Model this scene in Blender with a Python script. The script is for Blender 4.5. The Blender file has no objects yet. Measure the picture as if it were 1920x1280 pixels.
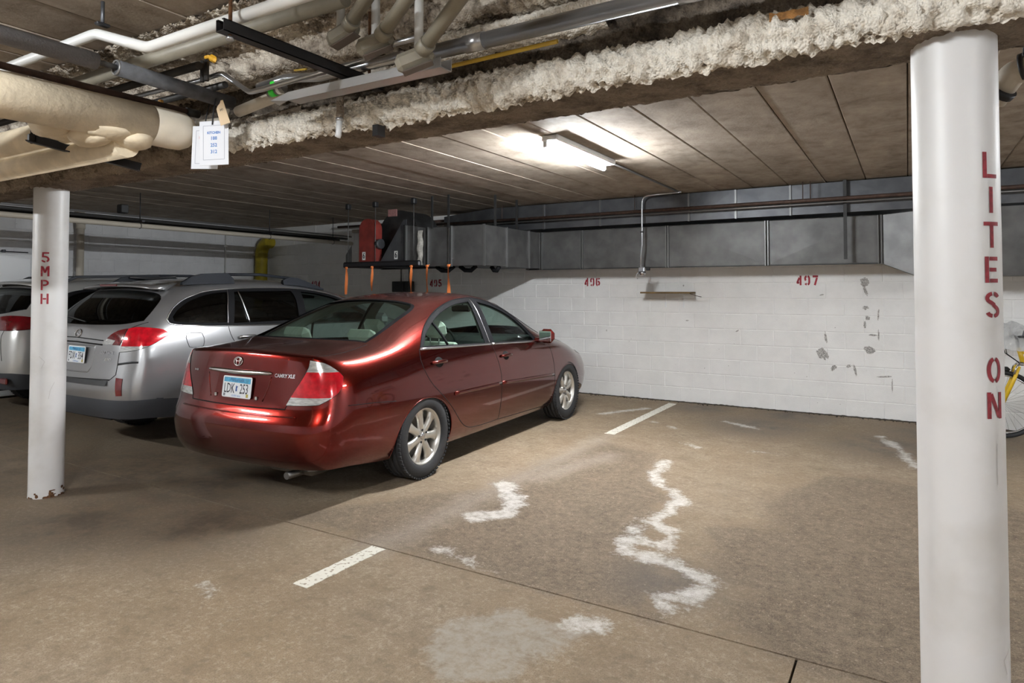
import bpy, bmesh, math, random
from mathutils import Vector, Matrix
from mathutils.bvhtree import BVHTree
from mathutils.interpolate import poly_3d_calc
random.seed(7)
SC = bpy.context.scene
COL = SC.collection
PI = math.pi

# ------------------------------------------------------------------ camera
cam_data = bpy.data.cameras.new('camera')
cam_data.sensor_width = 36.0
cam_data.lens = 1230.0 * 36.0 / 1920.0
cam_data.shift_y = -(640.0 - 511.0) / 1920.0        # rising/falling front of the lens
cam_data.clip_start = 0.05
camera = bpy.data.objects.new('camera', cam_data)
COL.objects.link(camera)
camera.location = (0.0, 0.0, 1.5)
camera.rotation_euler = (math.radians(90 + 1.58), 0.0, math.radians(31.1))
SC.camera = camera

# ------------------------------------------------------------------ view and world
SC.view_settings.view_transform = 'Standard'
SC.view_settings.look = 'None'
SC.view_settings.exposure = 2.25
SC.view_settings.gamma = 1.0
SC.view_settings.use_curve_mapping = False
world = bpy.data.worlds.new('world')
SC.world = world
world.use_nodes = True
world.node_tree.nodes['Background'].inputs[0].default_value = (0.80, 0.85, 1.0, 1)
world.node_tree.nodes['Background'].inputs[1].default_value = 0.0

# strength of the ceiling lamps; the two on the right are unseen, added as fill
TUBE_WHITE = (0.93, 0.97, 1.0)
BAY_LAMP = dict(x=-2.45, y=5.25, power=185.0)      # the one in view
LAMPS = [(-1.85, -0.25, 170.0, 'y', 'lit twin-tube lamp over the driving aisle behind the viewer'),
         (-8.0, -0.75, 165.0, 'x', 'lit twin-tube lamp over the aisle behind the parked cars'),
         (3.4, -0.75, 100.0, 'x', 'added unseen fill lamp over the right end of the aisle'),  # added out of view to lift the ceiling by bounce
         (3.2, 5.25, 60.0, 'y', 'added unseen fill lamp above the bays on the far right')]  # second unseen fill lamp, added for more bounced light

ZC = 2.756        # underside of the ceiling planks
YW = 8.80         # face of the numbered back wall
XL = -11.10       # face of the left wall
XR = 4.6
YN = -4.2

# ------------------------------------------------------------------ helpers
def link(o, parent=None):
    COL.objects.link(o)
    if parent is not None:
        o.parent = parent
    return o

def tag(o, label=None, cat=None, group=None, kind=None):
    if label: o['label'] = label
    if cat: o['category'] = cat
    if group: o['group'] = group
    if kind: o['kind'] = kind
    return o

def empty(name, loc=(0, 0, 0), rz=0.0):
    o = bpy.data.objects.new(name, None)
    o.empty_display_size = 0.1
    COL.objects.link(o)
    o.location = loc
    o.rotation_euler = (0, 0, rz)
    return o

class MB:
    """collects verts/faces and builds ONE mesh object"""
    def __init__(s):
        s.v = []; s.f = []; s.sm = []
    def add(s, vs, fs, smooth=False):
        b = len(s.v)
        s.v.extend([tuple(p) for p in vs])
        for f in fs:
            s.f.append(tuple(b + i for i in f)); s.sm.append(smooth)
        return s
    def box(s, c, d, rot=None):
        x, y, z = d[0] / 2, d[1] / 2, d[2] / 2
        p = [Vector(q) for q in ((-x,-y,-z),(x,-y,-z),(x,y,-z),(-x,y,-z),(-x,-y,z),(x,-y,z),(x,y,z),(-x,y,z))]
        if rot is not None: p = [rot @ q for q in p]
        c = Vector(c)
        return s.add([q + c for q in p], [(0,3,2,1),(4,5,6,7),(0,1,5,4),(1,2,6,5),(2,3,7,6),(3,0,4,7)])
    def bbox(s, x0, x1, y0, y1, z0, z1):
        return s.box(((x0+x1)/2,(y0+y1)/2,(z0+z1)/2),(x1-x0,y1-y0,z1-z0))
    def rbox(s, c, d, r=0.01, rot=None):
        """box with chamfered edges"""
        x, y, z = d[0]/2, d[1]/2, d[2]/2
        r = min(r, x*0.99, y*0.99, z*0.99)
        P = []; idx = {}
        for sx in (-1,1):
            for sy in (-1,1):
                for sz in (-1,1):
                    for a, q in enumerate(((sx*x, sy*(y-r), sz*(z-r)), (sx*(x-r), sy*y, sz*(z-r)), (sx*(x-r), sy*(y-r), sz*z))):
                        idx[(sx,sy,sz,a)] = len(P); P.append(Vector(q))
        F = []
        for sx in (-1,1):
            q = [idx[(sx,a,b,0)] for a,b in ((-1,-1),(1,-1),(1,1),(-1,1))]; F.append(q if sx>0 else q[::-1])
        for sy in (-1,1):
            q = [idx[(a,sy,b,1)] for a,b in ((-1,-1),(1,-1),(1,1),(-1,1))]; F.append(q[::-1] if sy>0 else q)
        for sz in (-1,1):
            q = [idx[(a,b,sz,2)] for a,b in ((-1,-1),(1,-1),(1,1),(-1,1))]; F.append(q if sz>0 else q[::-1])
        for a in (-1,1):
            for b in (-1,1):
                F.append([idx[(a,b,-1,0)], idx[(a,b,1,0)], idx[(a,b,1,1)], idx[(a,b,-1,1)]])
                F.append([idx[(a,-1,b,0)], idx[(a,1,b,0)], idx[(a,1,b,2)], idx[(a,-1,b,2)]])
                F.append([idx[(-1,a,b,1)], idx[(1,a,b,1)], idx[(1,a,b,2)], idx[(-1,a,b,2)]])
                for c2 in (-1,1):
                    F.append([idx[(a,b,c2,0)], idx[(a,b,c2,1)], idx[(a,b,c2,2)]])
        # fix winding outward
        FF = []
        for f in F:
            n = (P[f[1]]-P[f[0]]).cross(P[f[2]]-P[f[0]])
            ce = sum((P[i] for i in f), Vector())/len(f)
            FF.append(f if n.dot(ce) > 0 else f[::-1])
        if rot is not None: P = [rot @ q for q in P]
        c = Vector(c)
        return s.add([q + c for q in P], FF)
    def tube(s, path, r, n=10, caps=True, smooth=True, closed=False):
        path = [Vector(p) for p in path]
        m = len(path)
        rs = r if isinstance(r, (list, tuple)) else [r]*m
        T = []
        for i in range(m):
            if closed: t = path[(i+1)%m] - path[i-1]
            elif i == 0: t = path[1]-path[0]
            elif i == m-1: t = path[-1]-path[-2]
            else: t = (path[i+1]-path[i]).normalized() + (path[i]-path[i-1]).normalized()
            T.append(t.normalized() if t.length > 1e-9 else Vector((0,0,1)))
        up = Vector((0,0,1)) if abs(T[0].z) < 0.9 else Vector((1,0,0))
        N = (up - T[0]*up.dot(T[0])).normalized()
        vs = []
        for i in range(m):
            N = N - T[i]*N.dot(T[i])
            N = N.normalized() if N.length > 1e-6 else T[i].orthogonal().normalized()
            B = T[i].cross(N)
            for k in range(n):
                a = 2*PI*k/n
                vs.append(path[i] + (N*math.cos(a) + B*math.sin(a))*rs[i])
        fs = []
        for i in range(m if closed else m-1):
            j = (i+1) % m
            for k in range(n):
                k2 = (k+1) % n
                fs.append((i*n+k, i*n+k2, j*n+k2, j*n+k))
        s.add(vs, fs, smooth)
        if caps and not closed:
            b = len(s.v) - len(vs)
            s.f.append(tuple(b + k for k in range(n-1,-1,-1))); s.sm.append(False)
            s.f.append(tuple(b + (m-1)*n + k for k in range(n))); s.sm.append(False)
        return s
    def cyl(s, p0, p1, r, n=16, r2=None, smooth=True):
        return s.tube([p0, p1], [r, r if r2 is None else r2], n, True, smooth)
    def lathe(s, prof, n=32, M=None, smooth=True, closed=False):
        """prof: (radius, height) pairs turned about local z"""
        vs = []; fs = []
        for (r, h) in prof:
            for k in range(n):
                a = 2*PI*k/n
                vs.append(Vector((r*math.cos(a), r*math.sin(a), h)))
        m = len(prof)
        for i in range(m if closed else m-1):
            j = (i+1) % m
            for k in range(n):
                k2 = (k+1) % n
                fs.append((i*n+k, i*n+k2, j*n+k2, j*n+k))
        if M is not None: vs = [M @ q for q in vs]
        return s.add(vs, fs, smooth)
    def prism(s, poly, fn, t0, t1):
        """2D polygon extruded: fn(u, v, t) -> 3D"""
        n = len(poly)
        vs = [fn(u, v, t0) for u, v in poly] + [fn(u, v, t1) for u, v in poly]
        fs = [tuple(range(n-1,-1,-1)), tuple(range(n, 2*n))]
        for i in range(n):
            j = (i+1) % n
            fs.append((i, j, n+j, n+i))
        return s.add(vs, fs)
    def mesh(s, name):
        me = bpy.data.meshes.new(name)
        me.from_pydata(s.v, [], s.f)
        me.polygons.foreach_set('use_smooth', s.sm)
        me.update()
        return me
    def build(s, name, mat, parent=None, recalc=False):
        me = s.mesh(name)
        if recalc:
            bm = bmesh.new(); bm.from_mesh(me)
            bmesh.ops.recalc_face_normals(bm, faces=bm.faces)
            bm.to_mesh(me); bm.free()
        o = bpy.data.objects.new(name, me)
        if mat is not None: me.materials.append(mat)
        return link(o, parent)

def arc_path(pts, r, n=6):
    """polyline with its corners rounded to radius r"""
    pts = [Vector(p) for p in pts]
    out = [pts[0]]
    for i in range(1, len(pts)-1):
        a, b, c = pts[i-1], pts[i], pts[i+1]
        d0 = (a-b).normalized(); d1 = (c-b).normalized()
        ang = d0.angle(d1)
        if ang > PI - 0.02:
            out.append(b); continue
        t = min(r/math.tan(ang/2), (a-b).length*0.49, (c-b).length*0.49)
        p0 = b + d0*t; p1 = b + d1*t
        for k in range(n+1):
            q = k/n
            out.append(p0*(1-q)**2 + b*2*q*(1-q) + p1*q**2)
    out.append(pts[-1])
    return out

# ------------------------------------------------------------------ materials
MATS = {}
def nodes_of(m):
    return m.node_tree.nodes, m.node_tree.links

def mat(name, col, rough=0.5, metal=0.0, noise=0.0, nscale=12.0, bump=0.0, bscale=60.0, coat=0.0, spec=0.5, col2=None, stretch=(1,1,1), detail=6.0):
    """principled material, colour varied by noise, relief from a second noise"""
    if name in MATS: return MATS[name]
    m = bpy.data.materials.new(name); m.use_nodes = True
    N, L = nodes_of(m)
    b = N['Principled BSDF']
    b.inputs['Base Color'].default_value = (*col, 1)
    b.inputs['Roughness'].default_value = rough
    b.inputs['Metallic'].default_value = metal
    b.inputs['Coat Weight'].default_value = coat
    b.inputs['Coat Roughness'].default_value = 0.04
    b.inputs['Specular IOR Level'].default_value = spec
    if noise > 0 or bump > 0 or col2:
        g = N.new('ShaderNodeNewGeometry')
        mp = N.new('ShaderNodeMapping'); mp.inputs['Scale'].default_value = stretch
        L.new(g.outputs['Position'], mp.inputs['Vector'])
    if noise > 0 or col2:
        t = N.new('ShaderNodeTexNoise'); t.inputs['Scale'].default_value = nscale; t.inputs['Detail'].default_value = detail
        L.new(mp.outputs[0], t.inputs['Vector'])
        r = N.new('ShaderNodeValToRGB')
        c2 = col2 if col2 else tuple(c*(1-noise) for c in col)
        r.color_ramp.elements[0].position = 0.36; r.color_ramp.elements[1].position = 0.64
        r.color_ramp.elements[0].color = (*c2, 1); r.color_ramp.elements[1].color = (*col, 1)
        L.new(t.outputs['Fac'], r.inputs['Fac']); L.new(r.outputs['Color'], b.inputs['Base Color'])
    if bump > 0:
        t2 = N.new('ShaderNodeTexNoise'); t2.inputs['Scale'].default_value = bscale; t2.inputs['Detail'].default_value = 4
        L.new(mp.outputs[0], t2.inputs['Vector'])
        bp = N.new('ShaderNodeBump'); bp.inputs['Strength'].default_value = bump; bp.inputs['Distance'].default_value = 0.01
        L.new(t2.outputs['Fac'], bp.inputs['Height']); L.new(bp.outputs[0], b.inputs['Normal'])
    MATS[name] = m
    return m

def mat_emit(name, col, strength):
    m = bpy.data.materials.new(name); m.use_nodes = True
    N, L = nodes_of(m)
    N.remove(N['Principled BSDF'])
    e = N.new('ShaderNodeEmission'); e.inputs[0].default_value = (*col, 1); e.inputs[1].default_value = strength
    L.new(e.outputs[0], N['Material Output'].inputs[0])
    MATS[name] = m
    return m

def mat_glass(name, tint, alpha_mix, rough=0.0):
    """thin pane: part clear tinted film, part mirror by fresnel"""
    m = bpy.data.materials.new(name); m.use_nodes = True
    N, L = nodes_of(m)
    N.remove(N['Principled BSDF'])
    tr = N.new('ShaderNodeBsdfTransparent'); tr.inputs[0].default_value = (*tint, 1)
    gl = N.new('ShaderNodeBsdfGlossy'); gl.inputs['Roughness'].default_value = rough
    gl.inputs[0].default_value = (0.9, 0.95, 0.95, 1)
    lw = N.new('ShaderNodeLayerWeight'); lw.inputs[0].default_value = 0.5
    pw = N.new('ShaderNodeMath'); pw.operation = 'POWER'; pw.inputs[1].default_value = 5.0
    fr = N.new('ShaderNodeMath'); fr.operation = 'MULTIPLY_ADD'; fr.inputs[1].default_value = 0.95; fr.inputs[2].default_value = 0.05
    L.new(lw.outputs['Facing'], pw.inputs[0]); L.new(pw.outputs[0], fr.inputs[0])
    mt = N.new('ShaderNodeMath'); mt.operation = 'MULTIPLY'; mt.inputs[1].default_value = alpha_mix
    mx = N.new('ShaderNodeMixShader')
    L.new(fr.outputs[0], mt.inputs[0]); L.new(mt.outputs[0], mx.inputs[0])
    L.new(tr.outputs[0], mx.inputs[1]); L.new(gl.outputs[0], mx.inputs[2])
    L.new(mx.outputs[0], N['Material Output'].inputs[0])
    MATS[name] = m
    return m

# ------------------------------------------------------------------ stroke lettering (stencil)
def arc(cx, cy, rx, ry, a0, a1, n=10):
    return [(cx + rx*math.cos(math.radians(a0+(a1-a0)*i/n)), cy + ry*math.sin(math.radians(a0+(a1-a0)*i/n))) for i in range(n+1)]
# every glyph: strokes in a box 1 wide by 1.6 high
GLYPH = {
 'L': [[(.13,1.6),(.13,.0)], [(.26,.12),(.95,.12)]],
 'I': [[(.5,1.6),(.5,0)]],
 'T': [[(0,1.47),(1,1.47)], [(.5,1.36),(.5,0)]],
 'E': [[(.15,1.6),(.15,0)], [(.32,1.47),(.9,1.47)], [(.32,.8),(.8,.8)], [(.32,.13),(.9,.13)]],
 'S': [arc(.5,1.2,.37,.28,15,80,6), arc(.5,1.2,.37,.28,100,250,10)+[(.6,.78)], [(.5,.82)]+arc(.5,.4,.37,.28,60,-80,10), arc(.5,.4,.37,.28,-100,-165,6)],
 'O': [arc(.5,.8,.36,.68,100,260,14), arc(.5,.8,.36,.68,80,-80,14)],
 'N': [[(.13,0),(.13,1.6)], [(.24,1.5),(.76,.1)], [(.87,0),(.87,1.6)]],
 '5': [[(.12,1.48),(.95,1.48)], [(.22,1.38),(.22,.80)], [(.34,.92)]+arc(.48,.5,.40,.40,70,-60,10), arc(.48,.5,.38,.38,-85,-160,5)],
 'M': [[(.1,0),(.1,1.6)], [(.2,1.5),(.5,.55)], [(.5,.55),(.8,1.5)], [(.9,0),(.9,1.6)]],
 'P': [[(.14,0),(.14,1.6)], [(.3,1.47)]+arc(.5,1.12,.36,.35,85,-85,10)+[(.3,.77)]],
 'H': [[(.14,0),(.14,1.6)], [(.86,0),(.86,1.6)], [(.3,.8),(.7,.8)]],
 '4': [[(.5,1.25),(.12,.42),(.46,.42)], [(.72,1.6),(.72,0)]],
 '9': [arc(.46,1.1,.33,.38,100,235,9), arc(.52,1.1,.33,.38,80,0,7)+arc(.52,.5,.33,.38,0,-80,7), arc(.46,.5,.33,.38,-100,-150,4)],
 '6': [arc(.46,1.1,.33,.38,100,180,7)+arc(.46,.5,.33,.38,180,260,7), arc(.54,1.1,.33,.38,80,30,4), arc(.5,.55,.36,.33,100,-80,10)],
 '7': [[(.05,1.44),(1,1.44)], [(.8,1.22),(.42,0)]],
}
def ribbon(mb, pts, w, fn, sub=0.06):
    """flat stroke of width w along 2D pts; fn maps (u, v) to 3D"""
    q = []
    for i in range(len(pts)-1):
        a = Vector(pts[i]); b = Vector(pts[i+1])
        k = max(1, int((b-a).length/sub))
        for j in range(k): q.append(a.lerp(b, j/k))
    q.append(Vector(pts[-1]))
    vs = []; fs = []
    for i, p in enumerate(q):
        t = (q[min(i+1,len(q)-1)] - q[max(i-1,0)]).normalized()
        n = Vector((-t.y, t.x))*w/2
        for e in (-1, -0.33, 0.33, 1):
            vs.append(fn(*(p + n*e)))
    for i in range(len(q)-1):
        for j in range(3):
            fs.append((i*4+j, (i+1)*4+j, (i+1)*4+j+1, i*4+j+1))
    mb.add(vs, fs)

def text_mesh(body, size, fn, depth=0.0, bold=0.0, xscale=1.0, align='CENTER'):
    """letters of the built-in font as a flat mesh mapped by fn(u, v, w)"""
    cu = bpy.data.curves.new('lettering', 'FONT')
    cu.body = body; cu.size = size; cu.align_x = align; cu.align_y = 'CENTER'
    cu.extrude = depth; cu.offset = bold; cu.resolution_u = 2
    ob = bpy.data.objects.new('lettering', cu)
    COL.objects.link(ob)
    dg = bpy.context.evaluated_depsgraph_get()
    me = bpy.data.meshes.new_from_object(ob.evaluated_get(dg))
    bpy.data.objects.remove(ob); bpy.data.curves.remove(cu)
    for v in me.vertices: v.co = fn(v.co.x*xscale, v.co.y, v.co.z)
    me.update()
    return me

def lettering(name, body, size, fn, m, parent, depth=0.0, bold=0.0, xscale=1.0, align='CENTER'):
    me = text_mesh(body, size, fn, depth, bold, xscale, align)
    me.materials.clear(); me.materials.append(m)
    o = bpy.data.objects.new(name, me)
    return link(o, parent)
# ================================================================== shared materials
M = {}
M['rubber'] = mat('tyre rubber', (.022,.022,.024), .78, bump=.25, bscale=180)
M['alloy'] = mat('silver alloy', (.62,.60,.56), .33, .85)
M['alloy2'] = mat('grey alloy', (.45,.45,.46), .35, .85)
M['chrome'] = mat('chrome', (.85,.85,.86), .08, 1.0)
M['chrome_dull'] = mat('dull chrome', (.60,.60,.62), .25, 1.0)
M['mirror'] = mat('mirror glass', (.55,.57,.58), .03, 1.0)
M['dark_metal'] = mat('dark steel', (.05,.05,.055), .45, .8)
M['disc_metal'] = mat('brake disc steel', (.22,.21,.20), .4, .9)
M['black_plastic'] = mat('black plastic', (.012,.012,.013), .55)
M['grey_plastic'] = mat('charcoal bumper plastic', (.045,.048,.055), .6, bump=.15, bscale=300)
M['black_rubber'] = mat('black window rubber', (.006,.006,.007), .65, spec=.12)
M['gap'] = mat('panel gap', (.004,.003,.003), .9)
M['plate_white'] = mat('plate white', (.80,.82,.84), .35)
M['plate_blue'] = mat('plate blue', (.10,.45,.72), .35, noise=.35, nscale=60)
M['plate_blue2'] = mat('plate mid blue', (.06,.22,.55), .35)
M['plate_navy'] = mat('plate navy', (.03,.09,.30), .4)
M['plate_black'] = mat('plate black', (.02,.02,.03), .4)
M['plate_gold'] = mat('plate sticker gold', (.50,.40,.08), .4)
M['plate_grey'] = mat('plate sticker grey', (.22,.22,.24), .4)
M['lamp_red'] = mat('tail lamp red', (.72,.008,.022), .12, .15, coat=1.0, noise=.35, nscale=26, detail=2)
M['lamp_red2'] = mat('tail lamp deep red', (.16,.004,.008), .15, coat=1.0, noise=.3, nscale=20, detail=2)
M['lamp_clear'] = mat('lamp clear lens', (.66,.66,.64), .15, .35, coat=1.0, noise=.40, nscale=55, detail=3, stretch=(.4,.4,2.2))
M['headlamp'] = mat('head lamp lens', (.5,.5,.5), .1, .5, coat=1.0)
M['seat_cloth'] = mat('pale grey seat leather', (.42,.42,.37), .7)
M['seat_dark'] = mat('dark seat cloth', (.03,.03,.032), .8)
M['trim_cloth'] = mat('grey cabin lining', (.20,.20,.18), .85)
M['dash'] = mat('dashboard', (.03,.032,.03), .7)
M['rail'] = mat('dark slate rail plastic', (.016,.018,.023), .65, spec=.2)
M['glass_green'] = mat_glass('green tinted glass', (.74,.88,.82), 1.0)
M['glass_dusty'] = mat_glass('green rear glass', (.62,.76,.70), 1.0, .03)
M['glass_dark'] = mat_glass('dark privacy glass', (.055,.06,.065), 0.9)
M['glass_mid'] = mat_glass('grey tinted glass', (.45,.52,.50), 0.9)

def paint(name, base, flake, rough=.30, metal=.75, dust=None):
    """metallic car paint with a clear coat; settled dust lies on faces that look up"""
    m = bpy.data.materials.new(name); m.use_nodes = True
    N, L = nodes_of(m); b = N['Principled BSDF']
    lw = N.new('ShaderNodeLayerWeight'); lw.inputs[0].default_value = .35
    mx = N.new('ShaderNodeMix'); mx.data_type = 'RGBA'
    mx.inputs[6].default_value = (*flake, 1); mx.inputs[7].default_value = (*base, 1)
    L.new(lw.outputs['Facing'], mx.inputs[0])
    b.inputs['Roughness'].default_value = rough; b.inputs['Metallic'].default_value = metal
    b.inputs['Coat Weight'].default_value = 1.0; b.inputs['Coat Roughness'].default_value = .05
    out = mx.outputs[2]
    if dust:
        g = N.new('ShaderNodeNewGeometry'); sx = N.new('ShaderNodeSeparateXYZ')
        L.new(g.outputs['Normal'], sx.inputs[0])
        rp = N.new('ShaderNodeMapRange'); rp.inputs[1].default_value = .55; rp.inputs[2].default_value = 1.0
        rp.inputs[3].default_value = 0.0; rp.inputs[4].default_value = dust[1]
        L.new(sx.outputs['Z'], rp.inputs[0])
        tn = N.new('ShaderNodeTexNoise'); tn.inputs['Scale'].default_value = 7; tn.inputs['Detail'].default_value = 6
        L.new(g.outputs['Position'], tn.inputs['Vector'])
        mm = N.new('ShaderNodeMath'); mm.operation = 'MULTIPLY'
        mr = N.new('ShaderNodeMapRange'); mr.inputs[1].default_value = .3; mr.inputs[2].default_value = .7; mr.inputs[3].default_value = .7; mr.inputs[4].default_value = 1.1
        L.new(tn.outputs['Fac'], mr.inputs[0]); L.new(rp.outputs[0], mm.inputs[0]); L.new(mr.outputs[0], mm.inputs[1])
        d = N.new('ShaderNodeMix'); d.data_type = 'RGBA'; d.inputs[7].default_value = (*dust[0], 1)
        L.new(mm.outputs[0], d.inputs[0]); L.new(out, d.inputs[6]); out = d.outputs[2]
        inv = N.new('ShaderNodeMath'); inv.operation = 'SUBTRACT'; inv.inputs[0].default_value = 1.0
        L.new(mm.outputs[0], inv.inputs[1])
        L.new(inv.outputs[0], b.inputs['Coat Weight'])
        m2 = N.new('ShaderNodeMath'); m2.operation = 'MULTIPLY'; m2.inputs[1].default_value = metal
        L.new(inv.outputs[0], m2.inputs[0]); L.new(m2.outputs[0], b.inputs['Metallic'])
    L.new(out, b.inputs['Base Color'])
    MATS[name] = m
    return m
M['paint_red'] = paint('red metallic paint', (.030,.0015,.0015), (.185,.008,.004), .22, .97, dust=((.120,.080,.072), .55))
M['paint_silver'] = paint('silver metallic paint', (.17,.17,.175), (.40,.40,.405), .28, .70)
M['paint_white'] = paint('pearl grey paint', (.38,.38,.37), (.60,.60,.58), .28, .55)
# ================================================================== floor
import numpy as np
from mathutils import noise as NZ

EFF = [  # (centre line, half width) of the white salt trails on the concrete
 ([(-1.848,5.713),(-1.796,5.232),(-1.687,4.986),(-1.526,4.862),(-1.395,4.665),(-1.445,4.553),(-1.409,4.369),(-1.456,4.172),(-1.336,4.077),(-1.257,3.957),(-1.237,3.813)], .050),
 ([(-1.237,3.813),(-1.35,3.792),(-1.454,3.91),(-1.5,3.978)], .060), ([(-1.454,3.85),(-1.469,3.789),(-1.428,3.623),(-1.289,3.583),(-1.138,3.581),(-1.034,3.547),(-0.944,3.479),(-0.891,3.431)], .060),
 ([(-0.891,3.431),(-0.914,3.326),(-0.98,3.213),(-1.068,3.147),(-1.012,3.08)], .060),
 ([(-2.69,4.348),(-2.425,4.057),(-2.344,3.817),(-2.461,3.648)], .085), ([(-2.358,3.081),(-2.19,3.048),(-1.955,2.96)], .040),
 ([(-1.352,2.71),(-1.208,2.769)], .050), ([(-1.816,7.752),(-1.391,7.5)], .045), ([(-3.217,7.48),(-2.866,8.118)], .05),
 ([(-1.294,6.454),(-1.042,6.488)], .012), ([(-0.267,7.784),(-0.074,7.19),(0.047,6.512)], .04),
 ([(-3.098,2.099),(-3.052,2.092),(-2.999,2.042)], .014), ([(.62,3.2),(.66,2.7),(.74,2.3)], .06), ([(-2.1,6.5),(-1.75,6.35)], .010), ([(-2.5,7.3),(-2.2,7.1)], .008)]
PATCH = [(-1.75,2.564),(-1.586,2.708),(-1.5,2.671),(-1.397,2.711),(-1.327,2.797),(-1.189,2.733),(-1.218,2.647),(-1.292,2.526),(-1.31,2.4),(-1.365,2.299),(-1.331,2.272),(-1.366,2.165),(-1.559,2.041),(-1.787,2.201),(-1.815,2.376)]
AGG = [[(-0.868,4.957),(-0.762,5.314),(-0.59,5.814),(-0.297,6.062),(0.03,5.918),(0.6,5.718),(1.4,4.5),(1.2,2.8),(.2,2.85),(-0.228,2.89),(-0.408,2.911),(-0.558,2.954),(-0.713,3.005),(-0.717,3.234),(-0.716,3.471),(-0.897,3.599),(-1.019,3.943),(-1.059,4.204),(-0.992,4.378),(-0.822,4.39),(-0.735,4.487)],
 [(-3.6,3.0),(-3.2,3.6),(-2.765,4.2),(-2.797,4.994),(-2.601,6.044),(-2.053,5.878),(-1.80,5.067),(-1.5,4.705),(-1.5,4.171),(-1.35,3.902),(-1.461,3.706),(-1.363,3.496),(-1.021,3.501),(-0.938,3.403),(-1.077,3.149),(-1.003,2.95),(-1.436,2.95),(-1.985,2.94),(-2.517,2.94)]]
DAMP_SHADE = [((-1.45,7.65),.75), ((-.15,7.3),.8), ((-1.2,8.5),.6), ((.4,8.2),.9), ((-2.3,8.5),.5), ((-3.9,2.6),.75), ((-4.6,2.2),.8), ((-5.6,3.2),1.3), ((-6.6,2.1),1.7), ((-4.7,3.2),1.0), ((-8.6,2.6),2.4), ((-5.2,1.6),.7), ((-1.1,3.35),.35)]  # damp and stains; the left spots also hold the cars' floor shade

def seg_dist(P, a, b):
    a = np.array(a); b = np.array(b); d = b-a
    t = np.clip(((P-a)@d)/(d@d+1e-12), 0, 1)
    return np.linalg.norm(P-a-t[:,None]*d, axis=1)
def poly_sdf(P, poly):
    dist = np.full(len(P), 1e9); ins = np.zeros(len(P), bool)
    m = len(poly)
    for i in range(m):
        a = poly[i]; b = poly[(i+1)%m]
        dist = np.minimum(dist, seg_dist(P, a, b))
        c = ((a[1] > P[:,1]) != (b[1] > P[:,1]))
        xi = (b[0]-a[0])*(P[:,1]-a[1])/((b[1]-a[1]) if b[1] != a[1] else 1e-9) + a[0]
        ins ^= c & (P[:,0] < xi)
    return np.where(ins, dist, -dist)

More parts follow.
